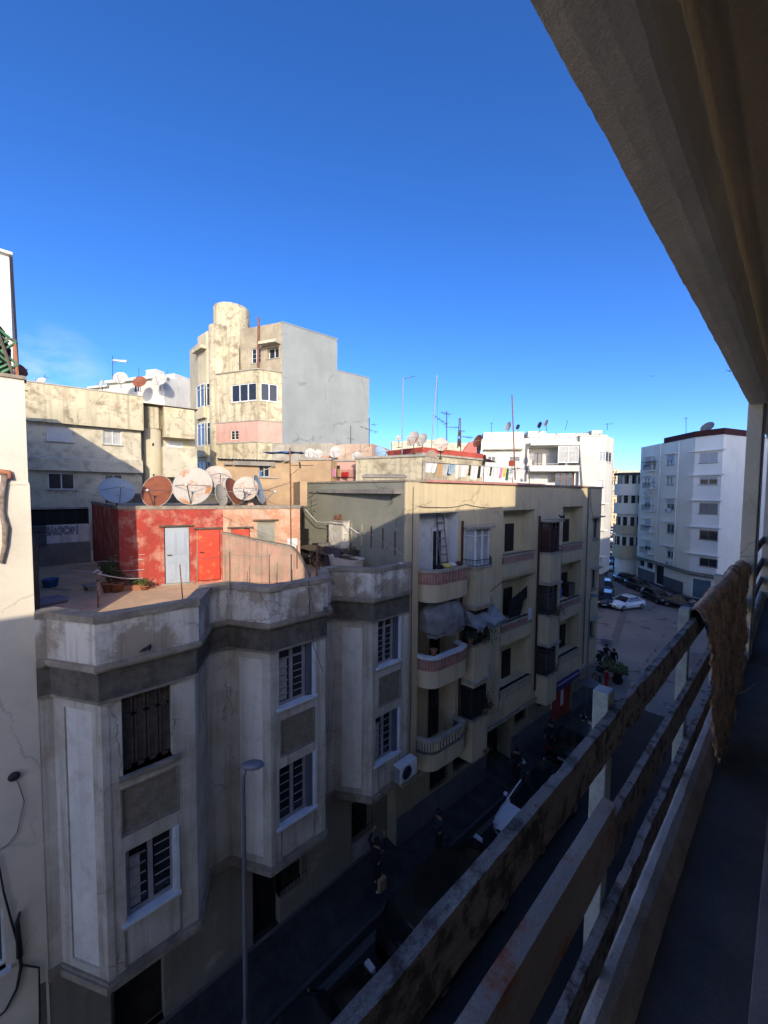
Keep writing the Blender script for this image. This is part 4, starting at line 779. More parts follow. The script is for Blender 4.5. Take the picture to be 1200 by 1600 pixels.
for k, dz in enumerate(lv):
    # curved balcony
    m = MB(); band(m, bowp, 0, -.12, 9.0+dz, 9.68+dz); m.build('balcony_wall', P['yellow'], Yb)
    m = MB(); m.add([(x,y,9.05+dz) for x,y in bowp], [tuple(range(len(bowp)))[::-1]]); m.add([(x,y,9.32+dz) for x,y in bowp], [tuple(range(len(bowp)))]); m.build('balcony_floor', P['yellow'], Yb)
    m = MB(); band(m, bowp, -.03, -.10, 9.68+dz, 10.1+dz)
    DL = rag_line(bowp, .16); A_ = offset_line(DL, .012); B_ = offset_line(DL, -.06)
    mb_ = MB()
    for i in range(1, len(DL)-1, 1):
        a, b = Vector(A_[i]), Vector(B_[i]); tdir = Vector((-(a-b).y, (a-b).x)).normalized()*.03; c0, c1, c2, c3 = a-tdir, a+tdir, b+tdir, b-tdir; mb_.prism([tuple(c) for c in (c0,c3,c2,c1)], 9.74+dz, 10.05+dz)
    band(m, bowp, .02, -.12, 9.64+dz, 9.74+dz)
    mb_.build('balustrade_block', mat('pale_red_cement', (.46,.27,.22), (.38,.24,.2), .5, .1, 3, bump=.2) if k < 2 else P['yellow'], Yb)
    m.build('balustrade_band', P['yband'] if k < 2 else P['dado'], Yb)
    m = MB(); band(m, bowp, .05, -.14, 10.06+dz, 10.17+dz); m.build('balustrade_cap', P['ycap'] if k != 1 else P['whitetrim'], Yb, bevel=.01)
    if k == 0:
        m = MB(); q = [(.725,.999),(.725,.004),(2.875,.004),(2.875,.999)]
        m.box(.725,.735,.02,.595,9.34,12.12).box(2.865,2.875,.02,.595,10.6,12.12).box(.735,2.865,.585,.597,10.6,12.12); m.build('painted_recess', P['bluewhite'], Yb)
        m = MB(); m.box(.735,2.865,.585,.597,9.34,10.6).box(2.865,2.875,.02,.585,9.34,10.6); m.build('painted_dado', P['shutter'], Yb)
    wood_door(S0, 1.95,2.5, 9.34+dz, 11.5+dz, .52, P['whitetrim'] if k == 0 else P['darkdoor'])
    [MB(S0).box(x_,x_+.19,.495,.503,9.5+dz,11.4+dz).build('door_glass', P['pane'], Yb) for x_ in (2.0,2.25)]
    # oriel windows
    for (o, typ) in ((3.22, 0),(9.15, 1)):
        pl = [(o,0),(o+.12,-.55),(o+1.1,-.55),(o+1.72,0)]; inn = [(o+.02,.0),(o+.17,-.47),(o+1.07,-.47),(o+1.62,0)]
        zb = 8.25+dz+(.25 if typ else 0); zs = 9.92+dz
        m = MB(); facade(m, pl[0],pl[1],zb,zs); facade(m, pl[1],pl[2],zb,zs); facade(m, pl[2],pl[3],zb,zs); m.add([(x,y,zb) for x,y in pl],[tuple(range(4))[::-1]]); m.build('oriel_apron', P['yellow'], Yb)
        m = MB(); band(m, pl, .05, -.3, zs, zs+.08); m.build('oriel_sill', P['ycap'], Yb, bevel=.01)
        m = MB(); m.prism([(x,y) for x,y in offset_line([(o-.12,0),(o+.02,-.66),(o+1.2,-.66),(o+1.95,0)],.0)], 11.5+dz, 11.6+dz); m.build('oriel_canopy', P['ycap'], Yb, bevel=.01)
        fmm = [P['whitetrim'], P['darkdoor'], P['darkdoor']][k] if typ == 0 else P['redbrown'] if k == 0 else P['brownshut']
        pmm = P['curtain'] if (k == 0 and typ == 0) else P['pane']
        for a, b in zip(inn, inn[1:]):
            S = seg(a, b); w = window(Yb, S, .0, S.L, zs+.08, 11.5+dz, 0., fmm, pmm, n=2 if S.L > .7 else 1, transom=.3, fw=.06, name='oriel_window')
            if typ == 1 or k == 2:
                q = MB(S); zz = zs+.15
                while zz < 11.1+dz: q.box(.06,S.L-.06,-.012,.004,zz,zz+.03); zz += .055
                q.build('louvres', fmm, w)
        rl = MB(); rp2 = offset_line(pl, .02)
        for z in (.12,.34): rl.tube([(x,y,zs+z) for x,y in rp2], .014, 5)
        for a, b in zip(rp2, rp2[1:]):
            n_ = 4
            for j in range(n_+1): x = a[0]+(b[0]-a[0])*j/n_; y = a[1]+(b[1]-a[1])*j/n_; rl.tube([(x,y,zs+.08),(x,y,zs+.36)], .009, 4)
        rl.build('oriel_railing', P['iron'], Yb)
    # loggias
    for (a, b, zp) in ((5.96,8.62,10.12),(11.5,13.95,10.14)):
        m = MB(S0); m.box(a-.02,b+.02,-.05,.12,9.12+dz,zp-.38+dz); m.build('loggia_parapet', P['yellow'], Yb)
        m = MB(S0); m.box(a,b,-.02,.10,zp-.38+dz,zp-.1+dz); x = a+.06; mb_ = MB(S0)
        while x < b-.05: mb_.box(x,x+.085,-.055,-.022,zp-.37+dz,zp-.105+dz); x += .15
        mb_.build('balustrade_block', mat('pale_red_cement', (.46,.27,.22)) if k < 2 else P['yellow'], Yb)
        m.build('balustrade_band', P['dado'], Yb)
        m = MB(S0); m.box(a-.04,b+.04,-.08,.16,zp-.1+dz,zp+dz).box(a-.02,b+.02,-.06,-.0,zp-.42+dz,zp-.37+dz); m.build('balustrade_cap', P['ycap'], Yb, bevel=.01)
        m = MB(S0); m.box(a,b,.12,.675,9.2+dz,9.3+dz); m.build('loggia_floor', P['ycap'], Yb)
        m = MB(S0); m.box(a+.01,b-.01,.66,.672,9.3+dz,12.12+dz).box(b-.012,b-.002,.12,.66,9.3+dz,12.12+dz); m.build('loggia_wall', P['yellow_top'], Yb)
        wood_door(S0, a+(1.15 if a < 8 else 1.45),a+(1.85 if a < 8 else 2.1), 9.3+dz, 11.45+dz, .6, P['darkdoor'])
    if k < 2: window(Yb, S0, 15.42,16.2,10.2+dz,11.42+dz,.10,P['winframe'],P['pane'],n=2,sill=P['ycap'],hood=P['ycap'])
    else: window(Yb, S0, 15.3,16.1,4.1,5.2,.10,P['winframe'],P['pane'],n=2,sill=P['ycap'],hood=P['ycap'])
for x in (3.08, 9.0): MB().tube([(x,-.06,3.),(x,-.06,11.8)], .045, 7).build('drainpipe', P['redbrown'], Yb)
MB().tube([(14.5,-.06,2.8),(14.5,-.06,13.2)], .035, 7).build('drainpipe', P['metal'], Yb)
MB().tube([(14.7,-.04,13.2),(14.9,-.04,12.2),(15.35,-.04,11.2)], .01, 5).build('cable', P['iron'], Yb)
m = MB(S0); m.box(-.05,U1,-.10,.3,2.42,2.58); m.build('string_course', P['ycap'], Yb, bevel=.01)
gh = [(1.75,2.8,1.15,2.42,.2),(3.15,4.05,1.3,2.42,.2),(5.45,7.4,-.05,2.4,.8),(7.75,8.7,1.5,2.42,.2),(9.9,10.7,1.6,2.42,.2),(11.35,13.9,-.05,2.42,.25)]
m = MB(); facade(m, (0,.25),(U1,.25),-.25,2.5,gh); facade(m,(U1,.25),(U1,9),-.25,2.5); facade(m, (-.3,7),(0,.25),-.25,2.5); m.build('ground_wall', mat('yellow_ground_render', (.33,.285,.19),(.25,.22,.15),.5,.1,1,.3,bump=.3), Yb)
SGd = seg((0,.25),(U1,.25))
for a, b in ((0,5.4),(7.45,11.3),(13.95,U1)): MB(SGd).box(a,b,-.05,.0,-.25,1.05).build('dado', P['dado'], Yb)
for h in gh[:2] + gh[3:5]: window(Yb, SGd, h[0],h[1],h[2],h[3],.12,P['darkdoor'],P['pane'],n=2,grille=P['iron'])
door(Yb, SGd, 5.5,6.4,-.04,2.35,P['darkdoor'],d=.7); door(Yb, SGd, 6.42,7.35,-.04,2.35,P['darkdoor'],d=.7)
m = MB(SGd); z = .0
while z < 2.4: m.box(11.37,13.88,.1,.13,z,z+.075); z += .09
m.build('shop_shutter', P['shopred'], Yb); m = MB(SGd); m.box(11.5,11.62,.08,.1,.9,1.3).box(12.7,13.0,.085,.1,.7,1.6); m.build('poster', P['grafpale'], Yb)
m = MB(SGd); m.box(11.25,14.0,-.35,.02,2.18,2.62); m.build('fascia', P['fascia'], Yb, bevel=.01); MB(SGd).box(11.4,13.85,-.37,-.352,2.46,2.50).build('fascia_stripe', P['shutter'], Yb)
# projecting sign, awnings, balcony things
q0 = FY.hit(948,1004,-.9); t = thing('projecting_sign', 'small pale square sign sticking out on a bracket from the yellow block corner', 'sign', (0,0,0)); wv = at(948,1004,29.5); t.location = wv
MB().box(-.42,.42,-.03,.03,-.3,.3).build('panel', P['signface'], t, bevel=.01); MB().tube([(-1.3,0,.12),(-.4,0,.12)], .02, 5).tube([(-1.3,0,-.14),(-.4,0,-.14)], .02, 5).build('bracket', P['iron'], t); t.rotation_euler = (0,0,R(20))
MB().box(-.3,.3,-.036,-.031,.08,.12).box(-.25,.2,-.036,-.031,-.02,.01).box(-.3,.25,-.036,-.031,-.12,-.09).build('lettering', P['metal'], t)
def hood_awning(label, u0, u1, z0, z1, out, m, seed, curved=True, cat='awning'):
    t = FY.thing('awning', label, cat); rnd = random.Random(seed); q = MB(); nx, nr = (8, 6) if curved else (22, 9)
    vs = []
    for j in range(nr+1):
        for i in range(nx+1):
            s_ = i/nx; f = j/nr; x = u0 + (u1-u0)*s_
            if curved: endf = 1 - abs(2*s_-1)**3*.5; y = -.03 - out*sin(f*pi/2)**.9*endf; z = z1 - (z1-z0)*(1-cos(f*pi/2))**1.1 - .42*abs(2*s_-1)**2.4*(1-f)
            else: y = -.03 - out*f; z = z1 - (z1-z0)*f + .05*sin(s_*9+seed)*f
            nn = noise.noise((x*3.1,y*3+seed,z*3))*.05; vs.append((x + nn*.4, y + nn, z + noise.noise((x*4+5,y*4,seed))*(.05 if curved else .16)*f + (0 if curved else .05*noise.noise((x*13,y*9,3)))))
    q.add(vs, [(j*(nx+1)+i, (j+1)*(nx+1)+i, (j+1)*(nx+1)+i+1, j*(nx+1)+i+1) for j in range(nr) for i in range(nx)])
    if not curved or True:
        base = nr*(nx+1)
        for i in range(nx):
            a = vs[base+i]; b = vs[base+i+1]; h0 = .16+.05*sin(i*2.1); h1 = .16+.05*sin((i+1)*2.1); q.add([a,b,(b[0],b[1]+.03,b[2]-h1),(a[0],a[1]+.03,a[2]-h0)], [(0,3,2,1)])
    for e in (0, nx):   # closed side cheeks
        pts = [vs[j*(nx+1)+e] for j in range(nr+1)]; q.add(pts + [(pts[-1][0], -.03, pts[-1][2])], [tuple(range(nr+2))])
    q.build('canopy', m, t, solid=.012); f = MB(); f.tube([(u0,-.03,z0),(u0,-out,z0)], .012, 5).tube([(u1,-.03,z0),(u1,-out,z0)], .012, 5).tube([(u0,-out+.02,z0),(u1,-out+.02,z0)], .012, 5); f.build('frame', P['iron'], t); return t
hood_awning('rounded grey hood awning over the middle curved balcony', .82, 2.85, 7.9, 8.98, .74, P['tarp'], 3)
hood_awning('crumpled blue grey tarpaulin over the middle oriel window', 3.1, 5.0, 7.65, 8.42, .85, P['tarp2'], 5, False, 'tarpaulin')
rnd = random.Random(12)
def yplant(label, u, d, z, rx, rz, n, s, seed, trail=0):
    r_ = random.Random(seed); t = FY.thing('balcony_plant', label, 'plant'); lf = MB(); st = MB(); leafy(lf, (u,d,z), rx, rz, n, s, r_)
    for k in range(8):
        p = Vector((u,d,z-rz)); pts = [p]
        for j in range(4): p = p + Vector((r_.uniform(-rx,rx)*.5, r_.uniform(-.1,.1), rz*r_.uniform(.1,.6))); pts.append(p)
        st.tube(pts, .008, 4)
    st.build('stem', P['twig'], t); lf.build('foliage', P['leaf'], t); MB().lathe([(.08,0),(.12,.18),(.13,.2),(.1,.18)], Matrix.Translation((u,d,z-rz-.08)), 12).build('pot', P['terracotta'], t, smooth=True); return t
yplant('dark straggly plants filling the middle oriel under the tarpaulin', 4.0, -.52, 7.25, .6, .38, 260, .08, 2)
yplant('trailing sparse plant at the right end of the middle curved balcony', 3.0, -.62, 7.35, .28, .22, 90, .07, 3)
yplant('dark plant on the lowest left oriel railing', 4.1, -.55, 4.05, .5, .15, 90, .06, 4)
yplant('dark basket of plants on the middle right oriel sill', 10.0, -.6, 7.0, .45, .14, 240, .06, 5)
yplant('thin climbing plant on the right railing of the lowest left oriel', 4.8, -.35, 4.1, .2, .3, 60, .06, 14)
yplant('small plant hanging below the lowest left oriel', 4.2, -.62, 2.3, .35, .08, 60, .06, 6)
# ladder etc on the top curved balcony
t = FY.thing('step_ladder', 'grey aluminium step ladder leaning in the top curved balcony', 'ladder'); m = MB()
for x in (2.15,2.55): m.tube([(x,.12,9.34),(x+.03,.5,11.95)], .026, 6)
for j in range(8): z = 9.55+j*.31; y = .12+.38*(z-9.34)/2.6; m.box(2.15,2.58,y-.05,y+.05,z,z+.03)
m.tube([(2.18,.5,11.95),(2.25,.51,12.02),(2.5,.51,12.02),(2.58,.5,11.95)], .022, 6); m.build('side_rails', P['metal'], t)
for (lab, u, c, rx) in (('yellow green bag on the rim of the top curved balcony', 1.75, 'cloth_yellow', .2),('black bundle on the rim of the top curved balcony', 1.35, 'cloth_black', .17),('white cloth lying on the rim of the top curved balcony', 2.05, 'cloth_white', .18),('dark red crate corner behind the ladder on the top balcony', 2.45, 'redbrown', .15)):
    t = FY.thing('bundle', lab, 'bundle'); r_ = random.Random(int(u*100)); M4 = Matrix.Translation((u,-.42,10.17)); pr = [(rx*.8,0),(rx,.05),(rx*.8,.11),(rx*.35,.15)]; q = MB().lathe(pr, M4, 12); q.v = [(x+noise.noise((x*9,y*9,z*9))*.05,y+noise.noise((x*9+4,y*9,z*9))*.05,z) for x,y,z in q.v]; q.build('sack', P[c], t, smooth=True)
t = FY.thing('bucket', 'rust brown pot on the rim of the middle curved balcony', 'pot'); MB().lathe([(.08,0),(.12,.2),(.14,.24),(.1,.22)], Matrix.Translation((1.1,-.45,7.05)), 14).build('pot', P['terracotta'], t, smooth=True)
t = FY.thing('laundry', 'dark net cloth hanging in the middle left loggia', 'cloth'); q = MB(); vs = []; 
for j in range(7):
    for i in range(9): vs.append((6.9+i*.2, .22+noise.noise((i*.5,j*.4,1))*.1, 8.35-.5*(1-i/8)*1.0 - j*.16*(1.2 if i < 6 else .6)))
q.add(vs, [(j*9+i,j*9+i+1,(j+1)*9+i+1,(j+1)*9+i) for j in range(6) for i in range(8)]); q.build('net', P['cloth_black'], t, solid=.01)
t = FY.thing('laundry', 'white cloth at the right end of the middle left loggia', 'cloth'); MB().box(8.15,8.45,-.12,-.04,6.75,7.35).build('cloth', P['cloth_white'], t, bevel=.03)
t = FY.thing('laundry', 'blue cloth hanging in the middle right loggia', 'cloth'); MB().box(11.95,12.25,.25,.3,7.1,7.7).build('cloth', P['cloth_blue'], t, bevel=.02)
t = FY.thing('wooden_cabinet', 'dark boxy cabinet standing in the middle right loggia', 'cabinet'); MB().box(12.9,13.7,.2,.6,6.2,7.75).build('carcass', P['darkdoor'], t, bevel=.01); MB().box(12.96,13.64,.185,.2,6.9,7.7).build('door', P['wood'], t)
pg = FY.thing('pigeon', 'left pigeon on the canopy of the upper right oriel', 'bird'); pg.location = (*[FY.x+FY.u.x*10.35+FY.i.x*-.5, FY.y+FY.u.y*10.35+FY.i.y*-.5], 11.61); pigeon(pg)
pg = thing('pigeon', 'right pigeon on the canopy of the upper right oriel', 'bird', (FY.x+FY.u.x*10.7+FY.i.x*-.45, FY.y+FY.u.y*10.7+FY.i.y*-.45, 11.61), .5); pigeon(pg)
for lab, pts_ in (('thin black cable running along the yellow wall under the top windows',[(.3,-.03,9.05),(2.9,-.03,8.98),(3.0,-.03,8.2),(5.9,-.03,8.95),(8.8,-.03,9.0)]),('grey cable drooping across the yellow wall between the pillar and oriel',[(.2,-.04,12.5),(1.6,-.05,12.36),(3.3,-.04,12.45),(5.8,-.04,12.3)]),('vertical black cable beside the left edge of the yellow block',[(.35,-.07,13.1),(.32,-.08,9.),(.36,-.07,5.),(.3,-.07,3.)]),('low cable along the ledge of the yellow block above the doors',[(2.,-.12,2.7),(5.,-.12,2.66),(8.,-.12,2.72),(11.2,-.12,2.68)])):
    t = FY.thing('cable', lab, 'cable'); q_ = []
    for a_, b_ in zip(pts_, pts_[1:]):
        a_, b_ = Vector(a_), Vector(b_); q_ += [a_.lerp(b_, k_/6) - Vector((0,0,.22*(k_/6)*(1-k_/6)*abs(a_.x-b_.x)*.6)) for k_ in range(6)]
    MB().tube(q_ + [Vector(pts_[-1])], .011, 5).build('wire', P['iron'], t)
# washing on the yellow roof
wl = [('white sheet','cloth_white',.62),('orange towel','cloth_tan',.26),('pale blue shirt','curtain',.3),('blue jeans','dishblue',.34),('small white cloth','cloth_white',.24),('wide white sheet','cloth_white',.55),('dark sock pair','cloth_black',.1),('white shirt','cloth_white',.45),('black top','cloth_black',.14),('long white sheet','cloth_white',.6),('dark trousers','cloth_dark',.16),('lilac white dress','grafpale',.5),('pink mauve skirt','cloth_pink',.22),('yellow towel','cloth_yellow',.24),('green cloth','trellis',.16),('grey white cloth','shutter',.4),('plain white cloth','cloth_white',.5),('white rag','cloth_white',.4)]
u = 1.6; names = ['']; ln = FY.thing('washing_line', 'washing line on pipes along the pink capped edge of the yellow roof', 'line'); MB().tube([(1.4,.5,14.05),(9.0,.6,14.1)], .008, 5).build('wire', P['metal'], ln)
m = MB(); [m.tube([(x,.55,13.),(x,.55,14.12)], .02, 6) for x in (1.4,5.2,9.0)]; m.build('upright', P['metal'], ln)
for i, (nm, mt_, w) in enumerate(wl):
    h = .38+.22*((i*37)%10)/10; t = FY.thing('garment', nm + ' on the roof line, ' + ('first at the left' if i == 0 else 'just right of the ' + wl[i-1][0]), 'garment', 'washing on the yellow roof')
    q = MB(); vs = []; nx = 6
    for j in range(6):
        for k in range(nx+1): vs.append((u + w*k/nx*(1-.04*j), .55 + .04*sin(k*1.7+i)*(j/5) + .01*j, 14.06 - h*j/5 + .015*sin(k*2+i)*(j==5)))
    q.add(vs, [(j*(nx+1)+k,(j+1)*(nx+1)+k,(j+1)*(nx+1)+k+1,j*(nx+1)+k+1) for j in range(5) for k in range(nx)]); q.build('cloth', P[mt_], t, solid=.01); u += w*1.04 + .035

# ------------------------------------------------------------------ cream house behind the terrace
FD = Frame(-32.2, 6.9, 6); FDo = FD
Dh = FD.thing('stepped_house', 'cream stained house with windows in deep bands behind the terrace', 'building')
SD = seg((-7.2,0),(-.55,0)); X = lambda u: u + 7.2
m = MB(); facade(m, (-7.2,0),(-.78,0), 8, 17.3, [(X(-5.89),X(-4.6),15.98,16.92,.12),(X(-2.96),X(-1.93),16.02,17.02,.15),(X(-5.91),X(-4.58),12.9,13.95,.15),(X(-2.96),X(-1.93),12.92,13.98,.15)]); facade(m, (-.78,0),(-.78,1.4),8,17.3); m.build('wall', P['cream2'], Dh)
m = MB(); facade(m, (-6.85,-.45),(-.62,-.45), 17.12, 19.5); facade(m, (-.62,-.45),(-.62,1.4),17.12,19.5); m.quad((-6.85,0,17.12),(-.62,0,17.12),(-.62,-.45,17.12),(-6.85,-.45,17.12)); facade(m, (-6.85,1.2),(-6.85,-.45),17.12,19.5); m.build('parapet_band', P['cream_dirty'], Dh)
m = MB(); m.box(-6.9,-.58,-.5,-.2,19.46,19.54); m.build('parapet_cap', P['creamslab'], Dh, bevel=.02)
m = MB(); facade(m, (-6.85,-.4),(-.72,-.4),14.1,14.85); m.quad((-6.85,0,14.1),(-.72,0,14.1),(-.72,-.4,14.1),(-6.85,-.4,14.1)); m.quad((-6.85,-.4,14.85),(-.72,-.4,14.85),(-.72,0,15.05),(-6.85,0,15.05)); facade(m, (-.72,-.4),(-.72,.5),14.1,14.95); m.build('ledge_band', P['cream2'], Dh)
m = MB(); m.box(-7.5,-6.87,.1,1.,8,19.6); m.box(-7.45,-6.86,-.08,.3,18.8,18.95).box(-7.45,-6.86,-.08,.3,18.0,18.12); m.build('left_return', P['cream_dirty'], Dh)
window(Dh, SD, X(-5.89),X(-4.6),15.98,16.92,.05,P['shutter'],P['pane'],n=1,shut=.97,sill=P['creamslab'])
window(Dh, SD, X(-2.96),X(-1.93),16.02,17.02,.08,P['whitetrim'],P['curtain'],n=2,sill=P['creamslab'])
window(Dh, SD, X(-5.91),X(-4.58),12.9,13.95,.08,P['whitetrim'],P['pane'],n=2,sill=P['creamslab'])
window(Dh, SD, X(-2.96),X(-1.93),12.92,13.98,.08,P['whitetrim'],P['pane'],n=2,sill=P['creamslab'])
m = MB(); m.lathe([(.62,8),(.62,17.5)], Matrix.Translation((.06,1.3,0)), 24); m.build('round_shaft', P['cream'], Dh, smooth=True)
MB().lathe([(.66,17.5),(.66,19.1)], Matrix.Translation((.1,1.2,0)), 6).build('shaft_cap', P['cream_dirty'], Dh)
m = MB(); m.box(-.02,.1,.64,.7,16.2,16.4).box(-.02,.1,.64,.7,13.9,14.1); m.build('vent', P['iron'], Dh)
m = MB(); facade(m, (.72,.4),(2.85,.4),16.9,19.15); facade(m,(.72,3),(.72,.4),16.9,19.15); facade(m,(2.85,.4),(2.85,3),16.9,19.15); m.quad((.72,3,16.9),(2.85,3,16.9),(2.85,.4,16.9),(.72,.4,16.9)); m.quad((.72,.4,19.15),(2.85,.4,19.15),(2.85,3,19.15),(.72,3,19.15)); m.build('upper_box', P['cream_dirty'], Dh)
m = MB(); facade(m, (.6,.2),(2.95,.2),13.9,16.15); facade(m,(2.95,.2),(2.95,3),13.9,16.15); m.quad((.6,.2,16.15),(2.95,.2,16.15),(2.95,3,16.15),(.6,3,16.15)); m.quad((.6,3,13.9),(2.95,3,13.9),(2.95,.2,13.9),(.6,.2,13.9)); facade(m,(.6,3),(.6,.2),13.9,16.15); m.build('lower_box', P['cream2'], Dh)
m = MB(); facade(m, (-.78,1.4),(3.1,1.6),8,19.2,[(1.0+.78,2.2+.78,16.2,16.75,.1),(1.5+.78,2.6+.78,12.9,13.7,.1)]); facade(m,(3.1,1.6),(3.1,8),8,19.2); m.quad((-7.2,.2,19.2),(3.1,.2,19.2),(3.1,8,19.2),(-7.2,8,19.2)); facade(m,(3.1,8),(-7.2,8),8,19.2); m.build('rear_wall', P['cream'], Dh)
SDr = seg((-.78,1.4),(3.1,1.6)); window(Dh, SDr, 1.78,2.98,16.2,16.75,.05,P['whitetrim'],P['shutter'],n=2); window(Dh, SDr, 2.28,3.38,12.9,13.7,.05,P['whitetrim'],P['pane_blue'] if 'pane_blue' in P else P['pane'],n=2)
m = MB(); m.box(-3.0,8,-14,-.6,6,11.6); m.build('lower_roof', P['dado'], Dh) if False else None
gb = aerial('dark latticed boom aerial sticking out beside the round shaft', 256,742,650,31,.03,[(226,663,281,696,9)], P['rustpipe'])
# dark gap building between
m = MB(); m.box(0,9,0,5,6,12.6); gp = thing('low_house', 'dark low roofed house glimpsed between the dishes and the cream house', 'building', (-25.5, 3.2, 0), R(84)); m.build('wall', P['frieze'], gp); MB().box(-.1,9.1,-.1,5.1,12.6,12.68).build('roof', P['dado'], gp)

# ------------------------------------------------------------------ small white building behind it
p0, p1 = at(143,600,62), at(262,600,57); FE = frame_pts(p0, p1)
Eh = FE.thing('white_house', 'small white house with rooftop dishes seen over the cream parapet', 'building'); L1 = (Vector(p1)-Vector(p0)).xy.length
z1 = FE.hit(200,602)[1]; m = MB(); e = .46*L1
facade(m, (0,0),(L1*.3,0),10,z1); 
zt2 = FE.hit(190,597)[1]; SE = seg((L1*.3,-.6),(L1,-.6)); facade(m, (L1*.3,-.6),(L1,-.6),10,zt2,[(L1*.32,L1*.39,zt2-1.9,zt2-.8,.15)]); facade(m,(L1,-.6),(L1,6),10,zt2); facade(m,(L1*.3,6),(L1*.3,-.6),10,zt2); m.quad((0,0,z1),(L1*.3,0,z1),(L1*.3,6,z1),(0,6,z1)); m.quad((L1*.3,-.6,zt2),(L1,-.6,zt2),(L1,6,zt2),(L1*.3,6,zt2)); facade(m,(0,6),(0,0),10,z1)
m.build('wall', P['white'], Eh); window(Eh, SE, L1*.32,L1*.39,zt2-1.9,zt2-.8,.1,P['whitetrim'],P['pane'],n=2)
m = MB(); m.box(-.3,L1*.32,-.5,.3,z1,z1+.3).box(L1*.28,L1+.4,-1.1,-.3,zt2-.35,zt2+.1); m.build('cornice', P['white'], Eh, bevel=.02)
m = MB(); zz = FE.hit(190,585)[1]; m.box(L1*.05,L1*.95,2,5,z1-1,zz).box(L1*.62,L1*.75,1.5,3,z1,zz+.8); m.build('penthouse', P['white'], Eh)
p0, p1 = at(258,600,72), at(297,600,70); F2 = frame_pts(p0, p1); E2 = F2.thing('balcony_house', 'white balconied block just left of the round towered tall house', 'building'); L2 = (Vector(p1)-Vector(p0)).xy.length
zz = F2.hit(275,598)[1]; S = seg((0,0),(L2,0)); m = MB(); facade(m,(0,0),(L2,0),10,zz,[(.5,L2-.2,zz-3.2,zz-1.6,1.2,1)]); facade(m,(L2,0),(L2,8),10,zz); facade(m,(0,8),(0,0),10,zz); m.quad((0,0,zz),(L2,0,zz),(L2,8,zz),(0,8,zz)); m.build('wall', P['white'], E2)
m = MB(); m.box(-.2,L2,-1.1,0,zz-4.0,zz-3.2).box(-.3,L2,-1.2,.2,zz-.9,zz-.6); m.build('balcony', P['white'], E2); door(E2, S, .9,1.9,zz-3.2,zz-1.7,P['redbrown'],d=1.1); window(E2, S, 2.6,4.2,zz-3.1,zz-1.7,1.1,P['whitetrim'],P['pane'],n=2)
# ------------------------------------------------------------------ tall house with round tower
c1 = at(440,503,36); ztop = c1.z
def at_z(px, py, z):      # point of a pixel at known height
    return atZ(px, py, z)
w2 = at_z(527,530,ztop)
FT = frame_pts((c1.x,c1.y),(w2.x,w2.y)); Lw = (Vector((w2.x,w2.y))-Vector((c1.x,c1.y))).length
T = FT.thing('tall_house', 'tall cream house with a round tower, boxed bays and a blank blue grey side wall', 'building')
u3, z3 = FT.hit(577,591); ztop2 = z3
m = MB(); facade(m, (0,0),(Lw,0),8,ztop); facade(m, (Lw,0),(u3,0),8,ztop2); facade(m,(Lw,0),(Lw,9),ztop2-.01,ztop); facade(m,(u3,0),(u3,9),8,ztop2); m.build('side_wall', P['towergrey'], T)
m = MB(); m.box(-.02,Lw+.05,-.05,.35,ztop-.02,ztop+.06).box(Lw+.06,u3+.05,-.05,.35,ztop2-.02,ztop2+.05).box(Lw-.03,Lw+.05,.35,9,ztop-.02,ztop+.06); m.build('wall_cap', P['towergrey'], T)
m = MB(); m.quad((0,0,ztop-.1),(Lw,0,ztop-.1),(Lw,9,ztop-.1),(0,9,ztop-.1)); m.quad((Lw,0,ztop2-.05),(u3,0,ztop2-.05),(u3,9,ztop2-.05),(Lw,9,ztop2-.05)); m.build('roof', P['roofgrey'], T)
# left face: from c1 back to the left
c375 = at_z(375,515,ztop); a = FT.loc(c375.x,c375.y); FL = (a[0],a[1])
m = MB(); S = seg(FL,(0,0)); facade(m, FL,(0,0),22.2,ztop,[(S.L*.28,S.L*.50,25.0,26.35,.15),(S.L*.66,S.L*.93,25.2,26.2,.6)]); m.build('upper_wall', mat('tower_top_render', (0.400,0.352,0.256),(0.264,0.224,0.168),.5,.12,.7,.6,(.27,.24,.19),bump=.3), T)
window(T, S, S.L*.28,S.L*.50,25.0,26.35,.08,P['whitetrim'],P['pane'],n=2,rows=3,sill=P['creamslab'])
window(T, S, S.L*.66,S.L*.93,25.2,26.2,.3,P['whitetrim'],P['pane'],n=2,sill=P['creamslab']); MB(S).box(S.L*.58,S.L*.98,-.8,.02,26.35,26.6).build('window_hood', P['cream2'], T)
dirL = (Vector(FL)-Vector((0,0))).normalized(); nL = Vector((dirL.y,-dirL.x))
if nL.y > 0: nL = -nL
def PL(a, o): return (dirL.x*a + nL.x*o, dirL.y*a + nL.y*o)     # a along to the left, o outward
def zof(px, py, pt):    # height of a pixel above a local plan point
    q = Vector((FT.x,FT.y)) + FT.u*pt[0] + FT.i*pt[1]; r = ray(px,py); k = (q.x*FW.x+q.y*FW.y)/r.dot(FW); return H + r.z*k
LL = Vector(FL).length; Wb = LL*1.42
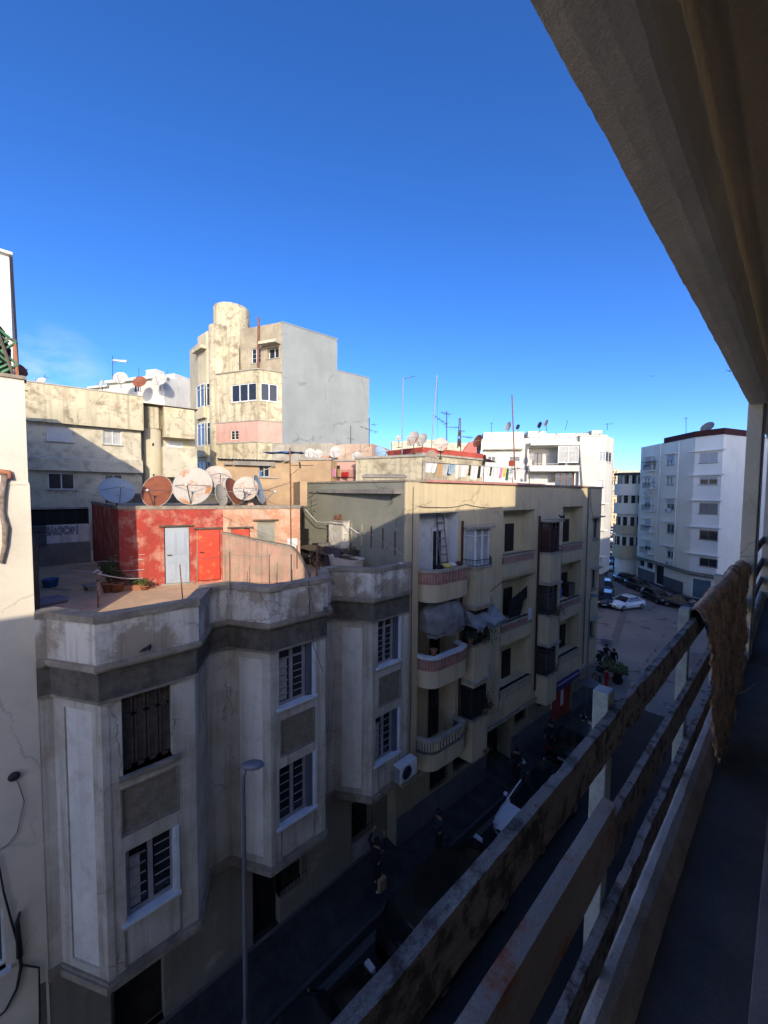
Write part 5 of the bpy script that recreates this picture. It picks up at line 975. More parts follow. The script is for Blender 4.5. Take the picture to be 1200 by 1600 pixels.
# boxed bay
bo = 1.6; zb1 = zof(414,578,PL(LL*.42,bo)); zb0 = zof(414,657,PL(LL*.42,bo)); zbb = zof(414,690,PL(LL*.42,bo)); z0_ = 8
for (q0,q1) in (((1.25*LL,bo),(.30*LL,bo)),): pass
bl_, br_ = PL(LL*1.32,bo), PL(LL*.30,bo*1.0)
zw1, zw0 = zof(400,597,br_), zof(400,625,br_)
Sb = seg(bl_, br_); Sc = seg(br_, (0,-.0))
m = MB(); facade(m, bl_, br_, zb0, zb1,[(Sb.L*.38,Sb.L*.97,zw0,zw1,.15)]); facade(m, br_, (0,0), zb0, zb1, [(Sc.L*.12,Sc.L*.82,zw0,zw1,.15)]); m.quad((*bl_,zb1),(*br_,zb1),(0,0,zb1),(*FL,zb1)); m.build('bay_wall', P['cream_dirty'], T)
window(T, Sb, Sb.L*.38,Sb.L*.97,zw0,zw1,.05,P['whitetrim'],P['pane'],n=3,fw=.07,sill=P['white']); window(T, Sc, Sc.L*.12,Sc.L*.82,zw0,zw1,.05,P['whitetrim'],P['pane'],n=2,fw=.07,sill=P['white'])
m = MB(); facade(m, bl_, br_, zbb, zb0-.04,[(Sb.L*.36,Sb.L*.55,zbb+.25,zbb+1.1,.1)]); facade(m, br_, (0,0), zbb, zb0-.04); m.build('bay_wall', P['pink'], T)
window(T, Sb, Sb.L*.36,Sb.L*.55,zbb+.25,zbb+1.1,.04,P['white'],P['pane'],n=2,rows=3)
m = MB(); facade(m, bl_, br_, z0_, zbb-.08); facade(m, br_, (0,0), z0_, zbb-.08); m.build('bay_wall', P['cream_dirty'], T)
for a_, b_, o_ in ((zb0-.06,zb0+.03,.06),(zbb-.1,zbb+.02,.06),(zb1-.02,zb1+.08,.1)): m = MB(); band(m,[bl_,br_,(0,0)],o_,-.1,a_,b_); m.build('bay_moulding', P['creamslab'], T)
m = MB(); facade(m, PL(LL*1.5,.25), PL(LL*.98,.25), z0_, ztop-.6); m.build('stair_wall', P['cream_dirty'], T)
# glass block strip
q = MB(); S = seg(PL(LL*1.5,.25), PL(LL*.98,.25)); g = MB(S); zz = 14.; a0 = S.L*.06
q = MB(S); 
while zz < 24.2: q.box(a0,a0+.35,-.02,.01,zz,zz+.36); zz += .46
q.build('glass_block', P['pane_blue'], T)
# round tower
pc = at(362,500,40.5); tl_ = FT.loc(pc.x,pc.y); rr = 26*40.5/F0; ztw = at(362,484,40.5).z; zmid = at(350,512,40).z
m = MB(); m.lathe([(rr,z0_),(rr,ztw-.15),(rr*.96,ztw),(rr*.9,ztw+.02)], Matrix.Translation((tl_[0],tl_[1],0)), 32); m.build('round_tower', P['cream_dirty'], T, smooth=True)
pc = at(342,520,39.); t2 = FT.loc(pc.x,pc.y); r2 = .95; z2 = at(342,512,39).z; m = MB(); m.lathe([(r2,z0_),(r2,z2)], Matrix.Translation((t2[0],t2[1],0)), 20); m.build('stair_turret', P['cream_dirty'], T, smooth=True)
m = MB(); pr = [at(337,486,39.3), at(336,500,39.3), at(348,484,38.9), at(348,520,38.9)]; Lc = lambda p_: (*FT.loc(p_.x,p_.y), p_.z)
m.tube([Lc(at(336,506,39.4)), Lc(at(336,490,39.4)), Lc(at(341,486,39.2)), Lc(at(347,486,38.9)), Lc(at(347,720,38.0))], .07, 6); m.build('drainpipe', P['cream'], T)
m = MB(); m.tube([Lc(at(403,580,36.3)), Lc(at(404,496,36.3))], .10, 6); m.build('roof_pole', P['rustpipe'], T)
# left wing with corner windows
wl_ = [at(296,540,46), at(309,540,42), at(322,540,40.5), at(334,540,40.2)]; WL = [FT.loc(p_.x,p_.y) for p_ in wl_]
zw = at(322,518,40.5).z; zl = at(298,548,46).z
m = MB(); f1 = lambda p_, q_, a, b: facade(m, p_, q_, a, b)
m.quad((*WL[0],z0_),(*WL[1],z0_),(*WL[1],zw-.6),(*WL[0],zl)); f1(WL[1],WL[2],z0_,zw); f1(WL[2],WL[3],z0_,zw); m.quad((*WL[1],zw),(*WL[2],zw),(*WL[3],zw),(*FT.loc(at(334,540,46).x,at(334,540,46).y),zw)); m.build('wing_wall', P['cream'], T)
def zr(px, py, d=40.5): return at(px,py,d).z
for (ya, yb, yc) in ((602,637,1),(662,697,1),(722,748,1)):
    S = seg(WL[1],WL[2]); z_a, z_b = zr(315,ya,41.2), zr(315,yb,41.2); m = MB(S); m.box(0,S.L,-.35,0,z_b-1.2,z_b); w = m.build('corner_apron', P['cream'], T, bevel=.03)
    S2 = MB(S); window(T, S, .1,S.L-.05,z_b,z_a,-.25,P['whitetrim'],P['pane_blue'],n=2,transom=.5,fw=.07); S3 = seg(WL[2],WL[3]); window(T, S3, .05,S3.L-.1,z_b,z_a,-.12,P['whitetrim'],P['pane'],n=2,transom=.5,fw=.06)
z_a = zr(315,546,41); S = seg(WL[1],WL[2]); MB(S).box(-.3,S.L+.1,-.55,.05,z_a-.15,z_a+.2).build('wing_hood', P['cream2'], T, bevel=.05)
window(T, S, S.L*.55,S.L*1.0,zr(315,574,41),zr(315,555,41),.0,P['whitetrim'],P['pane'],n=1,rows=3)
# side roofs in between: sheds and walls behind the grey green wall
def slab_house(name, label, cat, pts, d, y_bot_z, m_, depth=4., cap=None, holes=()):
    P0, P1 = at(pts[0], pts[1], d[0]), at(pts[2], pts[3], d[1]); f = frame_pts(P0, P1); t = f.thing(name, label, cat); L_ = (Vector(P1)-Vector(P0)).xy.length; zt_ = P0.z
    q = MB(); facade(q,(0,0),(L_,0),y_bot_z,zt_,holes); facade(q,(L_,0),(L_,depth),y_bot_z,zt_); facade(q,(0,depth),(0,0),y_bot_z,zt_); facade(q,(L_,depth),(0,depth),y_bot_z,zt_); q.quad((0,0,zt_),(L_,0,zt_),(L_,depth,zt_),(0,depth,zt_)); q.build('wall', m_, t)
    if cap: q = MB(); q.box(-.05,L_+.05,-.08,.2,zt_-.02,zt_+.1); q.build('coping', cap, t, bevel=.01)
    return t, f, L_, zt_
slab_house('rooftop_hut', 'plain orange hut end above the left part of the grey green wall', 'hut', (468,719,517,720), (22.5,22), 11.5, P['ochre'], 3, P['creamslab'])
t, f, L_, z_ = slab_house('rooftop_room', 'pink rooftop room with a small balcony of washing', 'building', (518,721,556,722), (23,22.5), 11.5, P['pink'], 3, P['creamslab'])
S = seg((0,0),(L_,0)); MB(S).box(.05,L_*.35,-.02,.0,z_-.95,z_-.25).build('dark_opening', P['black'], t); MB(S).box(L_*.3,L_,-.12,-.06,z_-.95,z_-.5).build('balcony_cloth_rail', P['yband'], t)
for lab, px, mt_, w in (('lilac shirt hanging left on the pink balcony', 521, 'cloth_pink', .2), ('bright red cloth hanging on the pink balcony', 539, 'cloth_red', .32), ('small orange cloth between the lilac shirt and the red cloth', 530, 'cloth_tan', .16)):
    b = at(px, 741, 22.3); t = thing('garment', lab, 'garment', b); MB().box(-w,w,-.03,.03,-.15,.3 if 'lilac' in lab else .12).build('cloth', P[mt_], t, bevel=.02)
slab_house('roof_parapet', 'stained cream parapet block behind the grey green wall', 'wall', (556,717,662,724), (21.5,19.6), 11.5, P['cream_dirty'], 3, P['creamslab'])
slab_house('rooftop_hut', 'pale pinkish stair hut below the blue grey tower wall', 'hut', (521,695,581,696), (28,27), 12, mat('hut_plaster', (0.464,0.368,0.272),(0.400,0.288,0.224),.5,.1,1,.4,(.4,.3,.24),bump=.2), 4)
slab_house('roof_parapet', 'low dirty grey parapet under the blue grey tower wall', 'wall', (425,694,525,704), (30,29), 12, mat('dirty_parapet', (.36,.34,.29),(.24,.22,.18),.5,.12,1,.7,(.2,.18,.15),bump=.3), 3)
slab_house('rooftop_hut', 'small salmon hut beside the far white dishes', 'hut', (505,712,524,713), (26,26), 12, P['salmon'], 2)
t = thing('tarpaulin', 'blue tarpaulin scrap on the sheet metal roof of the annex', 'tarpaulin', at(440,709,17.)); q = MB(); vs = [(i*.22-.9, j*.25, .08*noise.noise((i*.9,j,3))+.08) for j in range(4) for i in range(9)]; q.add(vs, [(j*9+i,j*9+i+1,(j+1)*9+i+1,(j+1)*9+i) for j in range(3) for i in range(8)]); q.build('sheet', P['cloth_blue'], t, solid=.02); t.rotation_euler = (0,0,R(40)); pass
t = thing('roof_hatch', 'flat grey hatch lid on the edge of the grey green wall', 'hatch', at(601,745,16.5)); MB().box(-.95,.95,-.3,.3,-.05,.06).box(-.85,.85,-.25,.25,.06,.11).build('lid', P['roofgrey'], t, bevel=.02); t.rotation_euler = (0,0,YAW)
# red trimmed roof house
pA, pB = at(600,704,27), at(660,704,24.2); pC = at(754,718,28.2)
fz = pB.z; fH = frame_pts(pA, pB); Hh = fH.thing('red_trimmed_house', 'cream yellow house with a red painted roof edge and many dishes', 'building'); La = (Vector(pB)-Vector(pA)).xy.length; cC = fH.loc(pC.x, pC.y)
m = MB(); S = seg((La,0),cC); 
hz = lambda px, py: None
sB = S.L; facade(m,(0,0),(La,0),11,fz-.25); facade(m,(La,0),cC,11,fz-.25,[(sB*.36,sB*.46,fz-1.5,fz-1.0,.12),(sB*.80,sB*.90,fz-1.6,fz-1.1,.12)]); facade(m,(0,6),(0,0),11,fz-.25); m.build('wall', P['cream_dirty'], Hh)
window(Hh, S, sB*.36,sB*.46,fz-1.5,fz-1.0,.08,P['creamslab'],P['pane'],n=1); window(Hh, S, sB*.80,sB*.90,fz-1.6,fz-1.1,.08,P['creamslab'],P['pane'],n=2,rows=3)
m = MB(); band(m,[(0,0),(La,0),cC],.06,-.15,fz-.12,fz+.22); m.build('red_edge', P['redtrim'], Hh)
m = MB(); band(m,[(0,0),(La,0),cC],.12,-.1,fz-.25,fz-.13); m.build('cornice', P['creamslab'], Hh)
m = MB(); m.add([(0,0,fz),(La,0,fz),(*cC,fz),(cC[0]-2,cC[1]+5,fz),(0,6,fz)],[(0,1,2,3,4)]); m.build('roof', P['redtrim'], Hh)
pA, pB = at(612,689,31), at(745,689,32); f2 = frame_pts(pA,pB); t = f2.thing('roof_parapet', 'white parapet behind the red roof with its rusty dishes', 'wall'); L_ = (Vector(pB)-Vector(pA)).xy.length; m = MB(); m.box(0,L_,0,.3,12,pA.z); m.box(L_*.35,L_*.5,-.02,.32,pA.z,pA.z+.18); m.build('wall_body', P['cream2'], t, bevel=.02); m = MB(); m.extr([(L_*.6,13),(L_*.98,13),(L_*.98,pA.z+.1),(L_*.9,pA.z+.05),(L_*.8,pA.z-.9),(L_*.6,pA.z-1.0)], -.4, -.1); m.build('red_gable', mat('red_gable_paint', (.55,.14,.12), bump=.1), t)
t = thing('lattice_pillar', 'ragged brown lattice pillar standing on the red trimmed roof', 'pillar', at(718,700,27)); 
m = MB(); hh = (700-654)*27/F0
for a_, b_ in ((-.1,-.06),(.1,-.06),(.0,.1)): m.tube([(a_*1.3,b_*1.3,0),(a_*.5,b_*.5,hh)], .028, 4)
for k in range(11): z_ = hh*k/11; f_ = 1.3-.8*k/11; m.tube([(-.1*f_,-.06*f_,z_),(.1*f_,-.06*f_,z_+hh/11)], .02, 4).tube([(.1*f_,-.06*f_,z_),(0,.1*f_,z_+hh/11)], .02, 4)
m.box(-.12,.1,-.05,.05,hh*.05,hh*.3).box(-.06,.1,-.05,.05,hh*.4,hh*.55); m.build('shaft', P['wood'], t)

# ------------------------------------------------------------------ white apartment block
dJ = 46.6
p0, p1 = at(752,690,48.5), at(944,690,46.2); FJ = frame_pts(p0,p1); J = FJ.thing('apartment_block', 'sunlit white apartment block with balconies and a corner window beyond the yellow roof', 'building')
uj = lambda px: FJ.hit(px,720)[0]
zj = lambda py, px=850: FJ.hit(px,py)[1]
uE = uj(944); ztJ = zj(686); z822 = zj(676)
wins = [(762,774,706,721),(796,812,706,721)]
hs = [(uj(a),uj(b),zj(d),zj(c),.12) for a,b,c,d in wins]
r1 = (uj(826),uj(901),zj(731),zj(699),1.3,1); r2 = (uj(826),uj(868),zj(754),zj(738),1.3,1); r3 = (uj(868),uj(898),zj(760),zj(738),.5,1)
m = MB(); facade(m,(0,0),(uj(903),0),2,ztJ,hs+[r1,r2,r3]); m.build('wall', P['white'], J)
uc0 = uj(903); SJ = seg((0,0),(uE,0)); bz = -.5
m = MB(); zz = zj(744); facade(m,(uc0,bz),(uE,bz),3.3,zj(683),[(uj(933)-uc0,uE-uc0,zj(722),zj(706),.1),(uj(930)-uc0,uj(941)-uc0,zj(764),zj(750),.1)]); pe = FJ.loc(at(959,700,48.2).x, at(959,700,48.2).y); facade(m,(uE,bz),pe,3.3,zj(683),[(0,seg((uE,bz),pe).L*.8,zj(722),zj(706),.1)]); facade(m,pe,(pe[0]+2,pe[1]+14),3.3,zj(683)); facade(m,(uc0,1),(uc0,bz),3.3,zj(683)); m.add([(uc0,bz,3.3),(uE,bz,3.3),(*pe,3.3),(pe[0],12,3.3),(uc0,12,3.3)],[(4,3,2,1,0)]); m.build('corner_wall', P['white'], J)
m = MB(); facade(m,(uc0-8,.9),(uE-.4,.9),-.3,3.3); facade(m,(uE-.4,.9),(pe[0],pe[1]+1.2),-.3,3.3); facade(m,(pe[0],pe[1]+1.2),(pe[0]+2,pe[1]+14),-.3,3.3); m.build('ground_wall', P['dado'], J)
m = MB()
for py in (706-3,): pass
for y_ in (786,826,866): z_ = zj(y_); m.box(uj(925),uE+.35,bz-.35,bz,z_,z_+.12)
m.build('ledge', P['white_shade'], J)
for a,b,c,d in wins: window(J, SJ, uj(a),uj(b),zj(d),zj(c),.06,P['cloth_pink'] if False else P['whitetrim'],P['pane'],n=2,shut=.5,sill=P['white'])
MB(SJ).box(uj(756),uj(816),-.5,.05,zj(703),zj(701)).build('window_hood', P['creamslab'], J)
MB(SJ).box(uj(826),uj(903),-.9,.02,zj(697),zj(692)).build('balcony_roof', P['white'], J)
MB(SJ).box(uj(824),uj(902),-.9,-.75,zj(736),zj(728)).box(uj(824),uj(902),-.9,.0,zj(737),zj(736)).box(uj(824),uj(826),-.9,0,zj(736),zj(728)).build('balcony_front', P['white'], J)
rl = MB(SJ); rl.box(uj(824),uj(870),-.86,-.82,zj(725.5),zj(725)); [rl.box(uj(824)+k*.4,uj(824)+k*.4+.04,-.86,-.82,zj(728),zj(725)) for k in range(9)]; rl.build('balcony_rail', P['metal'], J)
S9 = seg((uj(868),-.8),(uj(901),-.8)); window(J, S9, .05,S9.L-.05,zj(724),zj(698),0,P['whitetrim'],P['curtain'],n=2,transom=.6,fw=.09,name='glazed_balcony')
window(J, SJ, uj(836),uj(851),zj(730),zj(706),1.2,P['redbrown'],P['pane'],n=2)
S9 = seg((uj(868),.1),(uj(897),.1)); window(J, S9, .0,S9.L,zj(760),zj(738),0,mat('brown_frame',(.25,.12,.06),bump=0),P['pane_blue'],n=3,transom=.9,fw=.08)
S9 = seg((uc0,bz),(uE,bz)); window(J, S9, uj(933)-uc0,uE-uc0-.03,zj(722),zj(706),.03,P['whitetrim'],P['pane_blue'],n=2,transom=.35,fw=.08,sill=P['white']); S9 = seg((uE,bz),pe); window(J, S9, .03,S9.L*.8,zj(722),zj(706),.03,P['whitetrim'],P['pane'],n=2,fw=.08,sill=P['white'])
S9 = seg((uc0,bz),(uE,bz)); window(J, S9, uj(930)-uc0,uj(941)-uc0,zj(764),zj(750),.03,P['whitetrim'],P['shutter'],n=1)
SJ0 = seg((0,0),(uE,0)); window(J, SJ0, uj(838),uj(849),zj(752),zj(744),1.2,P['whitetrim'],P['shutter'],n=1)
for px, y0, y1 in ((822,693,752),(901,692,758)): MB().tube([(uj(px),-.15 if px < 900 else bz-.1,zj(y0)),(uj(px)+(.0 if px<900 else .5),-.15 if px < 900 else bz-.1,zj(y1))], .09, 6).build('drainpipe', P['metal'], J)
m = MB(); m.quad((0,0,ztJ-.05),(uE,0,ztJ-.05),(uE,12,ztJ-.05),(0,12,ztJ-.05)); m.build('roof', P['white'], J)
m = MB(); m.box(0,uj(903),-.06,.2,ztJ-.1,ztJ+.12); zc = zj(683); m.box(uc0-.1,uE+.1,bz-.08,.2,zc-.05,zc+.1); m.build('roof_edge', P['white'], J, bevel=.03)
m = MB(); zz = zj(673); m.box(.4,uj(822),1.8,5,ztJ-.1,zz+.2); m.box(uj(829),uj(858),2,6,ztJ-.1,zj(671)+.1).box(uj(861),uj(952),3,9,ztJ-.1,zj(672)).box(uj(935),uj(952),2.5,6,ztJ,zj(670)+.1); m.build('stair_head', P['white'], J)
rl = MB(); rnd = random.Random(4)
for k in range(26): x = rnd.uniform(uj(826),uj(950)); rl.tube([(x,1.5,ztJ),(x+rnd.uniform(-.9,.9),2.2,ztJ+rnd.uniform(.4,1.1))], .035, 4)
rl.box(uj(826),uj(950),1.2,1.26,zj(680),zj(679.3)); rl.build('roof_scrap_rail', P['metal'], J)
t = thing('sign_box', 'small red box on a pole over the yellow roof before the white block', 'box', at(800,724,30)); MB().box(-.22,.22,-.12,.12,-.2,.2).build('housing', mat('red_box_paint', (.38,.08,.04), bump=.1), t, bevel=.02); MB().tube([(0,0,-.2),(.1,0,-1.6)], .03, 5).build('bracket', P['rustpipe'], t)

# ------------------------------------------------------------------ pale corner block on the square
Pm = [at(1002,702,59.5), at(1028,702,55.6), at(1087,684,48), at(1131,680,45.4), at(1175,680,47.6)]
FM = Frame(Pm[0].x, Pm[0].y, 0); d_ = (Pm[2]-Pm[0]); FM = frame_pts(Pm[0], Pm[2]); Mb = FM.thing('apartment_block', 'shaded white corner block with rows of shuttered windows on the square', 'building')
LM = [FM.loc(p_.x,p_.y) for p_ in Pm]; LM[1] = (LM[1][0]*1.0, 0); ztM = 20.0; zgm = 3.35
def segpx(i, px, S, py=800):      # distance along segment i for a pixel column
    r = ray(px, py); A0 = Vector((FM.x,FM.y)) + FM.u*LM[i][0] + FM.i*LM[i][1]; B0 = Vector((FM.x,FM.y)) + FM.u*LM[i+1][0] + FM.i*LM[i+1][1]; d = (B0-A0).normalized(); n = Vector((-d.y,d.x)); k = A0.dot(n)/(r.x*n.x+r.y*n.y); q = Vector((r.x*k,r.y*k)); return (q-A0).dot(d), H + ray(px,py).z*k
rows3 = [(708,722.5),(746,757),(786,803.5),(828,845),(871,887.5)]; rows2 = [(712,726),(745,757),(781,797),(818,834.5),(856,873.5)]; rows1 = [(717,729),(746,757),(777,792),(812,825),(845,860)]
SM = {i: seg(LM[i],LM[i+1]) for i in range(4)}; hM = {0:[],1:[],2:[],3:[]}; wM = []
for r_i, (a, b) in enumerate(rows3): x0, z1_ = segpx(2,1093,0,a); x1, z0_2 = segpx(2,1121,0,b); hM[2].append((x0,x1,z0_2,z1_,.12)); wM.append((2,x0,x1,z0_2,z1_,[.97,.3,.98,0,0][r_i]))
for r_i, (a, b) in enumerate(rows2): x0, z1_ = segpx(1,1042,0,a); x1, z0_2 = segpx(1,1053,0,b); hM[1].append((x0,x1,z0_2,z1_,.12)); wM.append((1,x0,x1,z0_2,z1_,[.5,.0,.4,0,.3][r_i]))
for r_i, (a, b) in enumerate(rows1):
    x0, z1_ = segpx(0,1007.5,0,a); x1, z0_2 = segpx(0,1016,0,b); hM[0].append((x0,x1,z0_2,z1_,.12)); wM.append((0,x0,x1,z0_2,z1_,[.7,.2,.6,.8,.6][r_i]))
    x0, _ = segpx(0,1020,0,a); x1, _ = segpx(0,1026.5,0,b); x1 = min(x1, SM[0].L-.2); hM[0].append((x0,x1,z0_2-.5,z1_,.12)); wM.append((0,x0,x1,z0_2-.5,z1_,[.3,.3,0,.3,.4][r_i]))
m = MB(); facade(m, LM[0],LM[1],zgm,ztM,hM[0]); facade(m, LM[1],LM[2],zgm,ztM,hM[1]); m.build('wall', P['white_cream'], Mb)
m = MB(); facade(m, LM[2],LM[3],zgm,ztM,hM[2]); m.build('wall', P['white_blue'], Mb)
m = MB(); facade(m, LM[3],LM[4],zgm,ztM); facade(m, LM[4],(LM[4][0]+3,LM[4][1]+14),0,ztM); facade(m,(LM[0][0],12),(0,0),0,ztM); m.add([(*p_,zgm) for p_ in LM] + [(LM[4][0],12,zgm),(0,12,zgm)], [tuple(range(7))[::-1]]); m.build('wall', P['white_blue'], Mb)
m = MB(); m.add([(*p_,ztM-.02) for p_ in LM] + [(LM[4][0]+3,14,ztM-.02),(0,12,ztM-.02)], [tuple(range(7))]); m.build('roof', P['roofgrey'], Mb)
for i,x0,x1,za,zb_,sh in wM: window(Mb, SM[i], x0,x1,za,zb_,.05,mat('brownish_frame',(.20,.15,.13),bump=0) if i==2 and sh==0 else P['whitetrim'],P['pane'],n=2,shut=sh,sill=P['creamslab'],fw=.07)
m = MB()
for a, b in rows3: z_ = segpx(2,1105,0,a-3.2)[1]; m.box(0,SM[2].L,0,.02,z_,z_) if False else band(m, [(LM[2][0]-.6,LM[2][1]),LM[2],LM[3],(LM[3][0]+.3,LM[3][1]+.2)], .38,0,z_,z_+.12)
for a, b in rows2: z_ = segpx(1,1048,0,a-2)[1]; x0 = segpx(1,1037,0,800)[0]; x1 = segpx(1,1055,0,800)[0]; [m.box(LM[1][0]+x0,LM[1][0]+x1,-.35,0,z_,z_+.1)]
for a, b in rows1: z_ = segpx(0,1010,0,a-2)[1]; x0 = segpx(0,1004,0,800)[0]; x1 = segpx(0,1018,0,800)[0]; m.box(x0,x1,-.35,0,z_,z_+.1)
m.build('window_ledge', P['white_shade'], Mb)
for r_i, (a, b) in enumerate(rows1):     # small balconies with dark railings
    x0 = segpx(0,1010,0,800)[0]; x1 = SM[0].L+.1; z_ = segpx(0,1020,0,b+6)[1]; m = MB(); m.box(x0,x1,-.75,0,z_-.12,z_); m.build('balcony_slab', P['white_shade'], Mb)
    rl = MB(); rl.tube([(x0,-.05,z_+.8),(x0,-.72,z_+.8),(x1,-.72,z_+.8),(x1,-.05,z_+.8)], .03, 5); k = x0
    while k < x1: rl.tube([(k,-.72,z_),(k,-.72,z_+.8)], .018, 4); k += .16
    rl.build('balcony_railing', P['iron'], Mb)
for px in (1028.5,1057): u_ = segpx(1,px,0,800)[0]; MB(SM[1]).tube([(u_,-.08,3.4),(u_,-.08,ztM)], .08, 6).build('drainpipe', P['white_shade'], Mb)
for px_, py_ in ((1047,797),(1014,771),(1048,880)):
    k_ = 1 if px_ > 1030 else 0; u_, z_ = segpx(k_,px_,0,py_); q_ = SM[k_](u_,-.3,z_); t = thing('air_conditioner', {1047:'small air conditioner box under a middle window of the corner block',1014:'small air conditioner box by the left balconies of the corner block',1048:'lowest small air conditioner box on the corner block'}[px_] + ', in shade', 'air conditioner'); t.location = Vector((FM.x,FM.y,0)) + Vector((*(FM.u*q_[0]+FM.i*q_[1]), q_[2])); t.rotation_euler = (0,0,FM.rz); MB().box(-.35,.35,-.15,.25,-.25,.25).build('casing', P['shutter'], t, bevel=.02); MB().lathe([(.17,0),(.17,.02),(.03,.02)], Matrix.Translation((-.08,-.15,0)) @ Matrix.Rotation(R(90),4,'X'), 14).build('fan_grille', P['metal'], t)
# parapet pieces
m = MB(); x0 = segpx(1,1038,0,700)[0]; band(m, [(LM[1][0]+x0,0),LM[2],LM[3],LM[4]], .1,-.3,ztM+.02,ztM+.75); m.build('dark_roof_screen', P['darkred'], Mb); m = MB(); band(m, [LM[0],LM[1],LM[2],LM[3],LM[4]], .04,-.2,ztM-.05,ztM+.1); m.build('roof_edge', P['white_shade'], Mb)
m = MB(); band(m, [(0,0),LM[1],(LM[1][0]+3,0)],.5,0,ztM-2.3,ztM-2.2) if False else m.box(LM[1][0]-2.4,LM[1][0]+.1,-.7,0,ztM-2.35,ztM-2.22); m.build('top_canopy', P['creamslab'], Mb)
# ground floor
MG = [(0,.35),(LM[2][0],.35),(LM[3][0]-.2,LM[3][1]+.35),(LM[4][0],LM[4][1]+.2)]
SG0 = seg(MG[0],MG[1]); SG1_ = seg(MG[1],MG[2])
def gpx(px): 
    r = ray(px,900); A0 = Vector((FM.x,FM.y)) + FM.i*.35; n = FM.i; k = A0.dot(n)/(r.x*n.x+r.y*n.y); return (Vector((r.x*k,r.y*k))-A0).dot(FM.u)
dh = [(gpx(1023),gpx(1037),.05,3.0,.5),(gpx(999),gpx(1006),1.9,3.1,.15),(gpx(1010.5),gpx(1019.5),1.9,3.1,.15)]
m = MB(); facade(m, MG[0],MG[1],-.2,zgm,dh); m.build('ground_wall', P['white_cream'], Mb)
g1_ = SG1_.L; m = MB(); facade(m, MG[1],MG[2],-.2,zgm,[(g1_*.05,g1_*.75,.05,2.5,.2)]); facade(m, MG[2],MG[3],-.2,zgm); facade(m,(0,12),(0,.35),-.2,zgm); m.build('ground_wall', P['white_blue'], Mb)
a = gpx(1068)
for x0, x1 in ((0,dh[0][0]-.02),(dh[0][1]+.02,a)): MB(SG0).box(x0,x1,-.04,0,-.2,1.55).build('dado', P['dado'], Mb)
m = MB(); band(m, MG[:3], .55,0,3.05,3.2); band(m, MG[:3], .3,0,2.85,2.95); m.build('string_ledge', P['creamslab'], Mb)
door(Mb, SG0, *dh[0][:4], P['black'], d=.3, handle=False); [window(Mb, SG0, *h[:4], .08, P['whitetrim'], P['pane'], n=1, grille=P['iron']) for h in dh[1:]]
q = MB(SG1_); z = .05
while z < 2.45: q.box(g1_*.05+.01,g1_*.75-.01,.12,.15,z,z+.08); z += .1
q.build('garage_door', P['tealgate'], Mb)

# ------------------------------------------------------------------ rounded corner block beyond
c_ = at(982,800,63); rL = 2.1; cx_, cy_ = c_.x, c_.y
Lb_ = thing('corner_block', 'block with curved corner balconies where the narrow street leaves the square', 'building', (cx_, cy_, 0))
m = MB(); m.lathe([(rL*.8,-.2),(rL*.8,3.0)], seg=28); m.build('ground_wall', P['white_cream'], Lb_, smooth=False); m = MB(); m.lathe([(rL*.78,3.0),(rL*.78,16.0)], seg=28); m.box(0,3.5,.2,14,-.2,15.6); m.build('wall', P['white_cream'], Lb_)
def zL(py): return at(975,py,62).z
for j, (a, b) in enumerate(((852,872),(821,834),(786,803),(756,774))):
    m = MB(); z0_2, z1_ = zL(b), zL(a); m.lathe([(rL*.78,z0_2),(rL,z0_2),(rL,z1_),(rL*.95,z1_),(rL*.95,z0_2+.2)], seg=32); m.build('balcony', P['yellow'] if j < 2 else P['white_cream'], Lb_, smooth=False)
    q = MB()
    for k in range(5):
        a_ = R(200+k*35); q.box(-.01,.01,-.01,.01,0,.01) if False else None; p_ = Vector((cos(a_)*rL*.79, sin(a_)*rL*.79)); tdr = Vector((-sin(a_), cos(a_)))*.28; n_ = Vector((cos(a_),sin(a_)))*.05
        q.prism([tuple(p_-tdr+n_), tuple(p_-tdr-n_), tuple(p_+tdr-n_), tuple(p_+tdr+n_)][::1], z1_+.0, z1_+1.4)
    q.build('window', P['pane'], Lb_)
m = MB(); m.lathe([(rL*1.05,zL(742)),(rL*1.1,zL(742)+.2),(rL*1.05,zL(742)+.35)], seg=28); m.build('roof_canopy', P['frieze'], Lb_)
for a_ in (200,235,270,305): MB().tube([(rL*cos(R(a_)),rL*sin(R(a_)),zL(756)),(rL*cos(R(a_)),rL*sin(R(a_)),zL(742))], .1, 6).build('pillar', P['frieze'], Lb_)

# ------------------------------------------------------------------ far sunlit street end
def far_block(label, pxl, pxr, pyt, d, m_, rows=4, cols=5, dep=14, cat='building', ang=0.):
    P0, P1 = at(pxl,pyt,d), at(pxr,pyt,d*(1+ang)); f = frame_pts(P0,P1); t = f.thing('far_house', label, cat); L_ = (Vector(P1)-Vector(P0)).xy.length; zt_ = P0.z; hs = []
    for r_ in range(rows):
        for c in range(cols): w_ = L_/cols; x = w_*(c+.3); z = zt_ - 1.2 - 3.1*r_; hs.append((x,x+w_*.4,z-1.4,z,.2))
    m = MB(); facade(m,(0,0),(L_,0),-.3,zt_,hs); facade(m,(L_,0),(L_,dep),-.3,zt_); facade(m,(0,dep),(0,0),-.3,zt_); m.quad((0,0,zt_),(L_,0,zt_),(L_,dep,zt_),(0,dep,zt_)); m.build('wall', m_, t)
    S = seg((0,0),(L_,0))
    for h in hs: MB(S).box(h[0],h[1],.15,.19,h[2],h[3]).build('window', P['pane'], t)
    m = MB(); [m.box(-.1,L_+.1,-.3,0,zt_-.2-3.1*k,zt_+.1-3.1*k) for k in range(rows)]; m.build('floor_band', P['creamslab'], t); return t
far_block('far salmon house with three rows of windows closing the narrow street', 953,990,775,150,P['pinkfar'],rows=6,cols=7)
